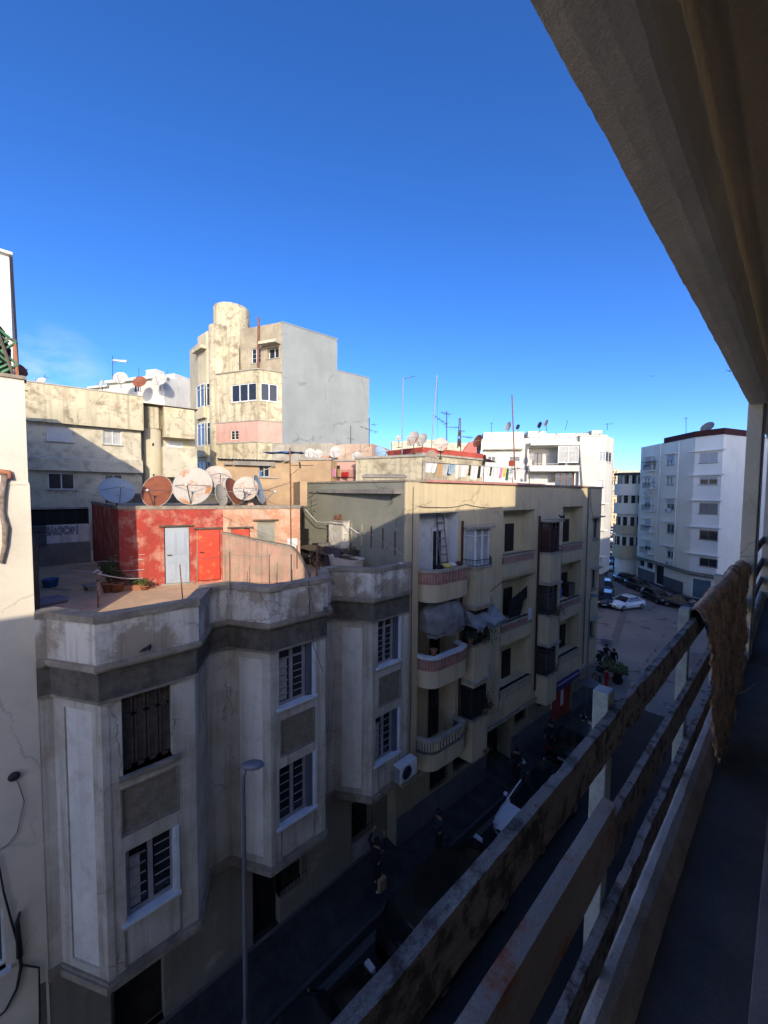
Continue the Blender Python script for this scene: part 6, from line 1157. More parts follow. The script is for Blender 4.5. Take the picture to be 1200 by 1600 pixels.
far_block('far cream house rising behind the salmon one', 958,995,751,185,P['cream'],rows=3,cols=8)
far_block('farthest long pale building on the skyline of the narrow street', 957,1003,735,230,P['cream2'],rows=3,cols=10)
far_block('tall salmon house sliver left at the end of the narrow street', 948,965,732,205,P['pinkfar'],rows=5,cols=4)
far_block('low cream row left in the narrow street, sunlit', 946,958,752,135,P['cream'],rows=5,cols=4,ang=.3)
# ------------------------------------------------------------------ the balcony the picture is taken from
O = thing('balcony_building', 'near building with the shaded concrete balcony, its beam and brown ceiling overhead', 'building', (0,0,0))
FZ = 11.2
def rough_bar(prof, y0, y1, step, jit, seed, par, name, m, chip=(), freq=9., bevel=0):
    q = MB(); n = len(prof); ys = []; y = y0
    while y < y1 - 1e-6: ys.append(y); y += step if y < 4 else step*3
    ys.append(y1)
    for y in ys:
        j = jit
        for a, b, k in chip:
            if a < y < b: j = jit*k
        for i, (x, z) in enumerate(prof):
            dx = noise.noise((x*freq*3+seed, y*freq, z*freq*3)) + .6*noise.noise((x*40, y*38+seed, z*40)); dz = noise.noise((x*freq*3+9+seed, y*freq, z*freq*3)) + .6*noise.noise((x*40+5, y*36, z*40+seed))
            q.v.append((x + dx*j, y, z + dz*j - (abs(dz)*j*.8 if j > jit else 0)))
    for k in range(len(ys)-1):
        for i in range(n): a, b = k*n+i, k*n+(i+1)%n; q.f.append([a, b, b+n, a+n])
    q.f += [list(range(n))[::-1], list(range((len(ys)-1)*n, len(ys)*n))]
    return q.build(name, m, par)
def rect(x0, x1, z0, z1, k=2, kz=3):    # subdivided rectangle profile (x outer -> inner), counter-clockwise looking along +y
    pr = [(x0+(x1-x0)*i/k, z0) for i in range(k)] + [(x1, z0+(z1-z0)*i/kz) for i in range(kz)] + [(x1-(x1-x0)*i/k, z1) for i in range(k)] + [(x0, z1-(z1-z0)*i/kz) for i in range(kz)]
    return pr
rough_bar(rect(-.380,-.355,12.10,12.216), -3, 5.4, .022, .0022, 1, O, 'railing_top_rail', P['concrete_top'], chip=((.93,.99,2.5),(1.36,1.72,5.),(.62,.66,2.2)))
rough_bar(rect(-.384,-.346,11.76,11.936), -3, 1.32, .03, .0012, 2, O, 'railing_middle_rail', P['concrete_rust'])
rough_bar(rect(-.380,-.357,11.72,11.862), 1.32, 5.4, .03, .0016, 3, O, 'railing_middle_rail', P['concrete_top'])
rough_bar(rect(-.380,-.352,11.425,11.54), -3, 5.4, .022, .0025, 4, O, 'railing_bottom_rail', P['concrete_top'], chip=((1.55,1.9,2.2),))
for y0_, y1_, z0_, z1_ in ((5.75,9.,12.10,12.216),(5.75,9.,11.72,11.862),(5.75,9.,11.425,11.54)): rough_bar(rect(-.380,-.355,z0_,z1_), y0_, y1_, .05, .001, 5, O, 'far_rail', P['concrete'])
rough_bar([(-.40,11.05),(-.29,11.05),(-.285,11.205),(-.30,11.235),(-.325,11.28),(-.35,11.30),(-.375,11.30),(-.40,11.29)], -3, 26, .03, .003, 6, O, 'kerb_upstand', mat('kerb_limewash', (.55,.52,.46),(.36,.335,.28),.5,.12,5,.3,(.17,.165,.14),bump=.5,var=.2,fine=120))
for y in (0.,1.34,2.68,4.02):
    m = MB(); m.box(-.432,-.3835,y,y+.06,11.0,12.262); m.v = [(a+noise.noise((a*20,b*20,c*7))*.002,b,c+noise.noise((a*30,b*20,c))*.006) for a,b,c in m.v]; m.build('railing_post', P['post'], O, bevel=.004)
m = MB(); m.box(-.39,-.275,5.4,5.75,11.0,13.83); m.build('column', P['column'], O, bevel=.008)
m = MB(); m.box(-.38,-.14,9.,9.4,11.0,13.83); m.build('column', P['column'], O, bevel=.008); MB().box(-.38,-.14,13.5,13.9,11.0,13.83).build('column', P['column'], O)
MB().tube([(-.264,5.42,11.2),(-.264,5.42,13.82)], .009, 7).build('conduit', P['metal'], O)
rough_bar([(-.380,13.90),(-.380,13.818),(-.34,13.814),(-.29,13.814),(-.25,13.82),(-.235,13.84),(-.225,14.06),(-.30,14.3),(-.378,14.3)][::-1], -3, 26, .018, .0032, 7, O, 'edge_beam', P['beam'], freq=6)
m = MB(); ys = [-3+.12*i for i in range(120)]; pr = [(-.235,14.0),(-.21,14.045),(-.185,14.05),(-.165,14.035),(-.15,14.05),(.1,14.05),(.8,14.05)]
for y in ys:
    for x, z in pr: m.v.append((x+noise.noise((x*9,y*2,1))*.004, y if y < 11.2 else 26, z+noise.noise((x*7,y*3,3))*.006))
for k in range(len(ys)-1):
    for i in range(len(pr)-1): a = k*len(pr)+i; m.f.append([a,a+len(pr),a+len(pr)+1,a+1])
m.build('ceiling', P['ceiling'], O, smooth=True)
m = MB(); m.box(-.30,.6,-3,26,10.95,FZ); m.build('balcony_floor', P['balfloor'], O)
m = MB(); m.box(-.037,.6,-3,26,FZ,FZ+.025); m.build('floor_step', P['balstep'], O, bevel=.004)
m = MB(); m.box(.6,8,-14,26,-.3,14.0); m.build('inner_wall', mat('dark_inner_wall', (.27,.24,.19), bump=.1), O); m = MB(); m.box(-.38,.59,-14,26,-.3,10.94).box(-.38,.6,-14,-3,10.95,14.0); m.build('wall', P['column'], O)
m = MB(); m.box(-.374,8,-14,.5,14.06,14.33).box(-.374,8,.5,11.5,14.06,15.7).box(-.374,8,11.5,17.4,14.06,17.2).box(-.374,8,17.4,19.3,14.06,15.55).box(-.374,8,19.3,26,14.06,17.4); m.build('roof_storey', P['column'], O)
# unseen blocks added beyond the frame to shade the square and corner block
for nm_, lab_, (x_, y_), (w_, l_), h_ in (('square_shade_block','unseen pale block added past the balcony building to shade the square',(8.6,23.5),(9,34),17.),('corner_shade_tower','unseen tall pale block added behind the near side of the street to shade the corner block',(32,26),(12,28),44.)):
    nb = thing(nm_, lab_, 'building', (x_,y_,0)); m = MB()
    for a_, b_ in (((0,0),(w_,0)),((w_,0),(w_,l_)),((w_,l_),(0,l_)),((0,l_),(0,0))):
        n_ = int(hypot(b_[0]-a_[0],b_[1]-a_[1])/3.4); facade(m,a_,b_,-.3,h_,[(1.2+3.3*i,2.6+3.3*i,1.4+3.2*j,3.0+3.2*j,.2,1) for i in range(n_) for j in range(int(h_/3.3))])
    m.quad((0,0,h_),(w_,0,h_),(w_,l_,h_),(0,l_,h_)); m.build('wall', P['white'], nb); MB().box(-.2,w_+.2,-.2,l_+.2,h_,h_+.3).build('roof', P['roofgrey'], nb)
# ------------------------------------------------------------------ rug over the rail
rg = thing('rug', 'tattered ochre brown rug folded over the balcony railing', 'rug', (-.34,3.5,11.2)); m = MB(); NS, NT = 190, 110
Yc = [(0,0,11.62),(.05,0,11.36),(.12,0,11.23),(.28,0,11.22),(.4,0,11.27),(.55,0,11.33),(.75,0,11.38),(.9,0,11.44),(1.0,0,11.55)]
def botz(s):
    for (a,ya,za),(b,yb,zb_) in zip(Yc,Yc[1:]):
        if s <= b: t_ = (s-a)/(b-a); return za+(zb_-za)*t_
    return Yc[-1][2]
for i in range(NS+1):
    s = i/NS; yt = 2.70+ (5.2-2.70)*s; bz_ = botz(s) + .03*noise.noise((s*40,1,2)) + .02*noise.noise((s*90,4,2))
    for j in range(NT+1):
        t_ = j/NT
        if t_ < .16: a = t_/.16; x = -.402 + .0*a; z = 12.10 - .03*sin(s*17) + .11*a; y = yt
        elif t_ < .26: a = (t_-.16)/.1; x = -.402 + .075*a; z = 12.215 + .035*sin(a*pi) + .02*abs(noise.noise((s*14,a,3))); y = yt
        else: a = (t_-.26)/.74; z = 12.215 - (12.215-bz_)*a; bulge = .02*sin(min(1,a*1.3)*pi*.7) + .045*a; x = -.327 + bulge; y = yt + .12*a*(1-s) - .62*a*s*s
        fold = noise.noise((y*5 + z*3.2, z*1.1, 5)); f2_ = noise.noise((y*16 + z*11, z*3, 8)); f3_ = noise.noise((y*40+z*26, z*8, 1))
        k = .35 if t_ < .26 else 1.
        wv = (z*.9 + y*.75) + .03*noise.noise((y*7,z*7,2)); rdg = abs(sin(wv*62 + 2.2*noise.noise((y*3,z*3,9)))); f3_ += 2.2*(rdg**.6-.6)*(1 if t_ > .24 else .4)
        m.v.append((x - rg.location.x + k*(.030*fold + .016*f2_ + .006*f3_), y - 3.5 + .02*f2_*k, z - 11.2 + .008*f3_ + (.02*abs(f2_) if t_ < .3 else 0)))
for i in range(NS):
    for j in range(NT): a = i*(NT+1)+j; m.f.append([a, a+NT+1, a+NT+2, a+1])
m.build('weave', P['rug'], rg, smooth=True, solid=.006)
m = MB(); rnd = random.Random(3)
for k in range(26):
    s = rnd.uniform(.05,.6); y = 2.8+1.84*s-3.5+rnd.uniform(-.05,.1); z = botz(s)-11.2+rnd.uniform(-.02,.25); x = rnd.uniform(.065,.09); p = Vector((x,y,z)); pts = [p]
    for _ in range(4): p = p + Vector((rnd.uniform(-.005,.01), rnd.uniform(-.02,.02), -rnd.uniform(.02,.06))); p.z = max(p.z,.035); pts.append(p)
    m.tube(pts, .0028, 4)
m.build('fringe', P['palewood'], rg)
m = MB(); m.tube([(.06,-.15,.42),(.10,.0,.34),(.15,.15,.33),(.19,.28,.36)], [.002,.005,.005,.002], 5).tube([(.06,-.3,.1),(.08,-.18,.28),(.10,-.05,.33)], [.003,.005,.003], 5); m.build('cane_splinter', P['palewood'], rg)
# ------------------------------------------------------------------ street lamps
def lamp(label, x, y, h, hv):
    t = thing('street_lamp', label, 'street lamp', (x,y,0), 0, 'grey street lamps along the pavement')
    m = MB(); m.tube([(0,0,-.1),(0,0,.9),(0,0,1.0),(0,0,h-.25),(hv[0]*.25,hv[1]*.25,h-.02)], [.085,.08,.055,.04,.035], 10); m.build('pole', P['galv'], t, smooth=True)
    d = Vector((hv[0],hv[1],0)).normalized(); s_ = Vector((-d.y,d.x,0)); q = MB(); pr = [(-.05,.05,.05),(.1,.11,.09),(.35,.15,.11),(.6,.12,.08),(.72,.03,.03)]; n = 12
    for a, w, hh in pr:
        for k in range(n): an = 2*pi*k/n; q.v.append(tuple(Vector((0,0,h)) + d*(a*.62) + s_*cos(an)*w + Vector((0,0,sin(an)*hh*(.5 if sin(an) < 0 else 1)))))
    for i in range(len(pr)-1):
        for k in range(n): q.f.append([i*n+k,i*n+(k+1)%n,(i+1)*n+(k+1)%n,(i+1)*n+k])
    q.f += [list(range(n))[::-1], list(range((len(pr)-1)*n,len(pr)*n))]; q.build('lamp_head', P['galv'], t, smooth=True)
    q = MB(); c = Vector((0,0,h-.05)) + d*.24; q.lathe([(.02,-.04),(.09,-.02),(.1,.01)], Matrix.Translation(c), 12); q.build('lens', P['shutter'], t, smooth=True); return t
b = atX(380,1197,-8.0); lamp('tall grey street lamp in front of the middle grey bay', -8.0, b.y, b.z, (.15,.2))
b = atX(922,930,-8.05); lamp('grey street lamp at the square end of the yellow block', -8.05, b.y, b.z, (.55,.15))
# ------------------------------------------------------------------ cars
def car(label, loc, hd, pm, kind='sedan', L=4.4, simple=False, group=None, roof=None):
    t = thing('parked_car', label, 'car', loc, atan2(hd[1],hd[0]), group); W = .88; k = L/4.4
    if kind == 'sedan': st = [(-2.2,.42,.72,.70),(-2.13,.30,.90,.80),(-1.7,.22,1.0,.86),(-1.0,.2,.98,.88),(0,.2,.95,.88),(.9,.2,.94,.88),(1.5,.22,.86,.86),(1.95,.26,.74,.80),(2.15,.32,.64,.70),(2.2,.38,.56,.62)]; gb_, gt_, zr_ = (-1.72,1.05), (-.95,.25), 1.43
    elif kind == 'hatch': st = [(-2.12,.40,.80,.74),(-2.08,.28,1.0,.82),(-1.6,.2,1.02,.87),(-1.,.2,1.,.88),(0,.2,.97,.88),(.9,.2,.96,.88),(1.5,.22,.90,.86),(1.95,.26,.80,.80),(2.12,.32,.68,.70),(2.18,.38,.58,.62)]; gb_, gt_, zr_ = (-2.02,1.15), (-1.62,.35), 1.5
    else: st = [(-2.2,.40,.9,.80),(-2.15,.28,1.15,.88),(-1.6,.2,1.18,.92),(-1.,.2,1.18,.93),(0,.2,1.15,.93),(.9,.2,1.12,.93),(1.5,.22,1.06,.9),(1.95,.26,.98,.86),(2.15,.32,.8,.78),(2.2,.38,.6,.7)]; gb_, gt_, zr_ = (-2.08,1.0), (-1.85,.45), 1.85
    q = MB(); vs = []; 
    for x, zl, zb__, w in st: vs += [(x*k,-w*.9,zl),(x*k,-w*.99,zl+.12),(x*k,-w,(zl+zb__)/2),(x*k,-w*.95,zb__-.05),(x*k,-w*.8,zb__+.0),(x*k,0,zb__+.035),(x*k,w*.8,zb__),(x*k,w*.95,zb__-.05),(x*k,w,(zl+zb__)/2),(x*k,w*.99,zl+.12),(x*k,w*.9,zl)]
    n = 11; fs = [(i*n+j,i*n+j+1,(i+1)*n+j+1,(i+1)*n+j) for i in range(len(st)-1) for j in range(n-1)] + [(i*n+n-1,i*n,(i+1)*n,(i+1)*n+n-1) for i in range(len(st)-1)] + [tuple(range(n)), tuple(range((len(st)-1)*n,len(st)*n))[::-1]]
    q.add(vs, [f[::-1] for f in fs]); q.build('body', pm, t, smooth=True)
    zb0 = .93 if kind != 'suv' else 1.12; wb, wt = (.80,.62) if kind != 'suv' else (.86,.72)
    def ring(z, f): 
        x0 = gb_[0]+(gt_[0]-gb_[0])*f; x1 = gb_[1]+(gt_[1]-gb_[1])*f; w = wb+(wt-wb)*f
        return [(x0*k,-w*.86,z),(x0*k+.12,-w,z),(x1*k-.25,-w,z),(x1*k,-w*.8,z),(x1*k+.04,0,z),(x1*k,w*.8,z),(x1*k-.25,w,z),(x0*k+.12,w,z),(x0*k,w*.86,z),(x0*k-.03,0,z)]
    q = MB(); r0, r1_, r2_ = ring(zb0-.02,0), ring(zb0+(zr_-zb0)*.5,.46), ring(zr_-.04,.94); q.add(r0+r1_+r2_, [(j*10+i,j*10+(i+1)%10,(j+1)*10+(i+1)%10,(j+1)*10+i) for j in range(2) for i in range(10)]); q.build('windows', P['carglass'], t, smooth=False)
    q = MB(); ra, rb_ = ring(zr_-.045,.93), ring(zr_,1.05); q.add(ra+rb_, [(i,(i+1)%10,10+(i+1)%10,10+i) for i in range(10)] + [tuple(range(10,20))]); q.build('roof', roof or pm, t, smooth=False)
    q = MB()
    for sg in (-1,1):
        for f0, xx in ((0,gb_[1]),(0,gb_[0]+.06)): 
            xt = gt_[1] if xx == gb_[1] else gt_[0]+.05; q.tube([(xx*k-.06*(1 if xx>0 else -1),sg*wb*.985,zb0),(xt*k-.04,sg*wt*1.0,zr_-.03)], .03, 5)
        q.tube([(-.25*k,sg*wb*.995,zb0),(-.3*k,sg*wt*1.02,zr_-.03)], .03, 5)
    q.build('window_frame', pm, t) if not simple else None
    for x in (-1.35*k, 1.38*k):
        for sg in (-1,1):
            w = MB(); Mw = Matrix.Translation((x,sg*(W-.1),.32)) @ Matrix.Rotation(R(90),4,'X'); w.lathe([(.2,-.1),(.3,-.1),(.32,-.07),(.32,.07),(.3,.1),(.2,.1)], Mw, 18); wh = w.build('wheel', P['tyre'], t, smooth=True)
            if not simple: w = MB(); w.lathe([(.03,-.108),(.2,-.1),(.21,0),(.2,.1),(.03,.108)], Mw, 10); w.build('rim', P['rim'], wh)
    for sg in (-1,1):
        q = MB(); q.box(2.02*k,2.14*k,sg*.48,sg*.72,.62,.74) if kind != 'suv' else q.box(2.02*k,2.17*k,sg*.5,sg*.78,.78,.95); q.build('headlight', P['lightglass'], t, bevel=.02)
        q = MB(); q.box(-2.17*k,-2.05*k,sg*.55,sg*.8,.72,.9); q.build('tail_light', P['taillight'], t, bevel=.02)
        if not simple: q = MB(); q.box(.85*k,.98*k,sg*.86,sg*1.0,.95,1.07); q.build('mirror', pm, t, bevel=.02)
    if not simple:
        MB().box(2.17*k,2.215*k,-.24,.24,.42,.52).build('number_plate', P['plate'], t); MB().box(-2.215*k,-2.18*k,-.24,.24,.55,.65).build('number_plate', P['plate'], t); MB().box(2.1*k,2.19*k,-.45,.45,.5,.6).build('grille', P['iron'], t)
    return t
RZ = -.12
white_p, black_p, dark_p, blue_p, silver_p = paint('white', (.72,.73,.75)), paint('black', (.008,.008,.009)), paint('charcoal', (.02,.021,.024)), paint('blue', (.03,.09,.2)), paint('silver', (.35,.36,.38), .3, .4)
h = Vector((-.42,-.97)).normalized()
c = atZ(978,950,RZ); car('white saloon car crossing the square', (c.x,c.y,RZ), h, white_p, 'sedan')
car('white car with a dark glass roof parked in the shaded street behind the railing', (-6.5,14.6,RZ), (-.03,-1), white_p, 'hatch', roof=P['carglass'])
car('black high car nearest in the shaded street, half hidden by the railing', (-6.5,9.0,RZ), (0,1), black_p, 'suv', 4.8)
car('second black high car at the bottom of the photo under the railing', (-6.3,3.9,RZ), (0,1), black_p, 'suv', 4.6)
car('black car behind the white one in the shaded street', (-7.0,20.2,RZ), (-.02,1), black_p, 'sedan')
c = atZ(951,948,RZ); car('dark hatchback facing the camera just left of the white saloon', (c.x-.6,c.y+.8,RZ), Vector((.25,-.97)), dark_p, 'hatch')
c = atZ(945,927,RZ); car('dark car with a blue tinted screen behind the dark hatchback', (c.x-.3,c.y+1.2,RZ), Vector((.35,-.94)), dark_p, 'hatch')
dm = (Vector((Pm[2].x,Pm[2].y))-Vector((Pm[0].x,Pm[0].y))).normalized()
for lab, px, py in (('black car farthest along the grey dado of the corner block',977,911),('black car between two others under the small windows of the corner block',997,921),('black estate car parked by the black doorway of the corner block',1026,939)):
    c = atZ(px,py,RZ); car(lab, (c.x,c.y,RZ), dm, black_p, 'sedan', 4.5, group='black cars parked along the corner block')
c = atZ(1068,951,RZ); car('black car parked below the garage door of the corner block', (c.x,c.y,RZ), Vector((1,-.25)), black_p, 'sedan', 4.3, group='black cars parked along the corner block')
fc = [(958,814,white_p,'suv'),(951,826,white_p,'hatch'),(957,829,silver_p,'sedan'),(966,823,white_p,'suv'),(956,834,white_p,'hatch'),(950,837,silver_p,'sedan'),(951,846,white_p,'suv'),(952,856,dark_p,'hatch'),(960,879,black_p,'suv'),(949,880,silver_p,'sedan'),(947,890,white_p,'hatch'),(959,807,dark_p,'sedan'),(955,820,silver_p,'hatch'),(962,818,dark_p,'hatch')]
od = ['twelfth','tenth','ninth','eleventh','seventh','eighth','sixth','fifth','third','second','first','farthest','thirteenth','fourteenth']
cn = {id(white_p):'white',id(silver_p):'silver',id(dark_p):'dark',id(black_p):'black'}
for (px, py, pm, kd), o_ in zip(fc, od): c = atZ(px,py,RZ); car('%s small looking %s in the narrow street past the square, %s nearest of its queue' % (cn[id(pm)], {'suv':'van','hatch':'hatchback','sedan':'saloon'}[kd], o_), (c.x,c.y,RZ), Vector((.36,-.93)), pm, kd, simple=True, group='cars queued in the narrow street')
c = atZ(912,1088,RZ); car('blue and white small lorry nose at the corner of the yellow block', (-11.2,30.0,RZ), Vector((.1,-1)), blue_p, 'suv', 4.0, roof=white_p)
# ------------------------------------------------------------------ people
def skin(name, pts, edges, m, par, root=0, sub=1):
    me = bpy.data.meshes.new(name); me.from_pydata([p[0] for p in pts], edges, []); o = bpy.data.objects.new(name, me); COL.objects.link(o); o.parent = par; me.materials.append(m)
    sk = o.modifiers.new('skin', 'SKIN'); sk.use_smooth_shade = True
    for i, p in enumerate(pts): r = p[1]; me.skin_vertices[0].data[i].radius = r if isinstance(r, tuple) else (r, r)
    me.skin_vertices[0].data[root].use_root = True
    s = o.modifiers.new('sub', 'SUBSURF'); s.levels = sub; s.render_levels = sub; return o
def person(label, loc, hd, top, bot, arms=None, step=.12, hat=None, lean=0., h=1.0, group=None, sit=False):
    t = thing('person', label, 'person', loc, atan2(hd[1],hd[0]), group); t.scale = (h,h,h)
    arms = arms or [((.02,.24,1.15),(.10,.25,.92)),((-.02,-.24,1.15),(.06,-.25,.92))]
    lx = lean
    pel = (0,0,.93); sp = (lx*.4,0,1.15); ch = (lx*.8,0,1.36); nk = (lx,0,1.49); hd_ = (lx+.02,0,1.60); tp_ = (lx+.02,0,1.70)
    legs = [((.02,.09,.88),(step*.7,.10,.50),(step,.10,.09),(step+.13,.11,.04)),((.0,-.09,.88),(-step*.3,-.10,.50),(-step,-.10,.09),(-step+.13,-.11,.04))]
    if sit: legs = [((.02,.09,.88),(.38,.14,.82),(.40,.14,.40),(.52,.14,.36)),((.0,-.09,.88),(.38,-.14,.82),(.40,-.14,.40),(.52,-.14,.36))]
    pts = [(pel,(.13,.09)),(sp,(.12,.09)),(ch,(.15,.10)),(nk,.052),(hd_,(.078,.088)),(tp_,(.06,.07))]; ed = [(0,1),(1,2),(2,3),(3,4),(4,5)]
    for (el, wr), sg in zip(arms, (1,-1)):
        i = len(pts); sh = (ch[0],.18*sg,1.40); d = (Vector(wr)-Vector(el)).normalized(); hnd = Vector(wr)+d*.07
        pts += [(sh,.06),(el,.042),(wr,.028),(tuple(hnd),(.034,.02))]; ed += [(2,i),(i,i+1),(i+1,i+2),(i+2,i+3)]
        sd_ = d.cross(Vector((1,0,0))).normalized() if abs(d.x) < .9 else Vector((0,1,0))
        for f in range(4):
            b_ = hnd + sd_*(f-1.5)*.02; j = len(pts); ln = (.06,.072,.066,.05)[f]; pts += [(tuple(b_+d*.03),.0095),(tuple(b_+d*(.03+ln)+Vector((.012,0,-.008))),.0075)]; ed += [(i+3,j),(j,j+1)]
        j = len(pts); pts += [(tuple(hnd - sd_*.04),.011),(tuple(hnd - sd_*.055+d*.04),.009)]; ed += [(i+3,j),(j,j+1)]
    for lg in legs:
        i = len(pts); rs = [.085,.06,.04,(.045,.03)]; pts += [(p_, r) for p_, r in zip(lg, rs)]; ed += [(0,i),(i,i+1),(i+1,i+2),(i+2,i+3)]
    skin('body', pts, ed, P['skin'], t)
    jp_ = [((pel[0],0,.84),(.17,.125)),(sp,(.145,.115)),(ch,(.17,.12)),((lx,0,1.46),.075)]; je = [(0,1),(1,2),(2,3)]
    for (el, wr), sg in zip(arms, (1,-1)): i = len(jp_); jp_ += [((ch[0],.18*sg,1.40),.08),(el,.06),(tuple(Vector(el).lerp(Vector(wr),.92)),.045)]; je += [(2,i),(i,i+1),(i+1,i+2)]
    skin('jacket', jp_, je, top, t)
    lp_ = [((0,0,1.02),(.14,.11)),]; le = []
    for lg in legs: i = len(lp_); lp_ += [(lg[0],.1),(lg[1],.075),(tuple(Vector(lg[1]).lerp(Vector(lg[2]),.93)),.06)]; le += [(0,i),(i,i+1),(i+1,i+2)]
    skin('trousers', lp_, le, bot, t)
    for lg in legs: skin('shoe', [((lg[2][0]-.03,lg[2][1],lg[3][2]+.01),(.05,.045)),((lg[3][0]-.03,lg[3][1],lg[3][2]),(.055,.035)),((lg[3][0]+.06,lg[3][1],lg[3][2]-.005),(.045,.025))], [(0,1),(1,2)], P['cloth_white'] if 'arms raised' in label else P['cloth_black'], t)
    m = MB(); Mh = Matrix.Translation((hd_[0]-.015,0,1.635)); m.lathe([(.098,-.05),(.105,.0),(.10,.05),(.075,.09),(.03,.108),(.001,.112)], Mh, 14); m.build('hair' if not hat else 'hat', hat or P['hair'], t, smooth=True)
    m = MB(); m.box(hd_[0]+.085,hd_[0]+.10,-.012,.012,1.575,1.61).box(hd_[0]+.07,hd_[0]+.088,-.028,.028,1.548,1.556); m.build('face_features', P['skin'], t, bevel=.004); m = MB(); m.box(hd_[0]+.078,hd_[0]+.09,-.042,-.022,1.61,1.62).box(hd_[0]+.078,hd_[0]+.09,.022,.042,1.61,1.62); m.build('eyes', P['iron'], t)
    return t
c = atZ(588,1388,0)
person('person in black clothes walking with both arms raised beside the bay house wall', (c.x,c.y,0), (-.35,1), P['cloth_black'], P['cloth_black'], arms=[((.1,.34,1.45),(.22,.26,1.72)),((.14,-.24,1.38),(.30,-.12,1.62))], step=.14, h=.98)
t = thing('carrier_bag', 'pale shopping bag hanging at the side of the person with raised arms', 'bag', (c.x+.32,c.y-.05,.25)); m = MB(); m.box(-.06,.06,-.14,.14,0,.38); m.tube([(0,-.08,.38),(0,0,.56),(0,.08,.38)], .006, 5); m.build('sack', P['cloth_tan'], t, bevel=.03)
c = atZ(684,1338,0); person('person in dark clothes on the pavement below the yellow block', (c.x,c.y,0), (0,1), P['cloth_dark'], P['cloth_black'])
c = atZ(806,1226,0); person('person in black carrying a white bundle beside the white parked car', (c.x,c.y,0), (-.2,1), P['cloth_black'], P['cloth_black'], arms=[((.05,.22,1.15),(.28,.08,1.05)),((.05,-.22,1.15),(.28,-.08,1.05))])
t = thing('bundle', 'white bundle carried by the person beside the white parked car', 'bundle', (c.x+.05,c.y+.3,.95)); m = MB(); m.tube([(-.22,0,0),(-.05,.05,.08),(.2,.0,.02)], [.08,.11,.06], 8); m.build('sack', P['cloth_white'], t, smooth=True)
c = atZ(859,1178,0); person('person in dark clothes with a pale bag near the black doorway', (c.x,c.y,0), (.1,-1), P['cloth_black'], P['cloth_dark'])
c = atZ(943,1040,RZ); person('person in black riding a scooter in the square by the building corner', (c.x,c.y+.4,RZ-.15), (.9,-.4), P['cloth_black'], P['cloth_dark'], arms=[((.18,.24,1.18),(.42,.25,1.08)),((.18,-.24,1.18),(.42,-.25,1.08))], sit=True)
SCX = (c.x,c.y+.4)
c = atZ(953,1052,RZ); person('person in black leaning over the cart of greens', (c.x,c.y+.6,RZ), (.5,-.85), P['cloth_black'], P['cloth_black'], arms=[((.2,.22,1.15),(.42,.15,1.0)),((.2,-.22,1.15),(.42,-.15,1.0))], lean=.15)
c = atZ(947,1082,RZ); person('person in a red robe standing left of the cart of greens', (c.x,c.y,RZ), (1,.2), P['cloth_red'], P['cloth_red'], step=.04)
c = atZ(924,1082,RZ); person('person in grey standing behind the lamp post at the building corner', (c.x+.3,c.y,RZ), (.3,-1), P['cloth_grey'], P['cloth_dark'], step=.05)
c = atZ(934,1076,RZ); person('second person in dark blue between the grey one and the red robe', (c.x,c.y+.3,RZ), (.3,1), P['cloth_dark'], P['cloth_dark'], step=.05)
c = atZ(947,902,RZ); person('far person in dark clothes walking at the mouth of the narrow street', (c.x,c.y,RZ), (-.4,1), P['cloth_dark'], P['cloth_black'])
c = atZ(963,851,RZ); person('tiny far person walking in the narrow street', (c.x,c.y,RZ), (-.4,1), P['cloth_dark'], P['cloth_black'])
# cart of greens
c = atZ(957,1062,RZ); ct = thing('handcart', 'wooden handcart heaped with green herbs at the edge of the square', 'cart', (c.x,c.y,RZ), R(15))
m = MB(); m.box(-.9,.9,-.55,.55,.72,.80).box(-.9,.9,-.57,-.53,.8,.95).box(-.9,.9,.53,.57,.8,.95).box(.88,.92,-.55,.55,.8,.95); m.tube([(-.9,-.4,.76),(-1.6,-.35,.85)], .03, 6).tube([(-.9,.4,.76),(-1.6,.35,.85)], .03, 6); m.build('bed', P['wood'], ct)
for sg in (-1,1): m = MB(); m.lathe([(.04,-.03),(.30,-.03),(.33,0),(.30,.03),(.04,.03)], Matrix.Translation((.3,sg*.62,.33)) @ Matrix.Rotation(R(90),4,'X'), 16); m.build('wheel', P['tyre'], ct)
m = MB(); m.tube([(-.7,.4,0),(-.7,.4,.72)], .03, 5).tube([(-.7,-.4,0),(-.7,-.4,.72)], .03, 5); m.build('leg', P['wood'], ct)
hp = MB(); leafy(hp, (0,0,.98), .85, .16, 900, .11, random.Random(2)); gr = thing('herb_heap', 'heap of yellow green herbs lying on the handcart', 'vegetables', (c.x,c.y,RZ), R(15)); hp.build('leaves', P['leaf2'], gr)
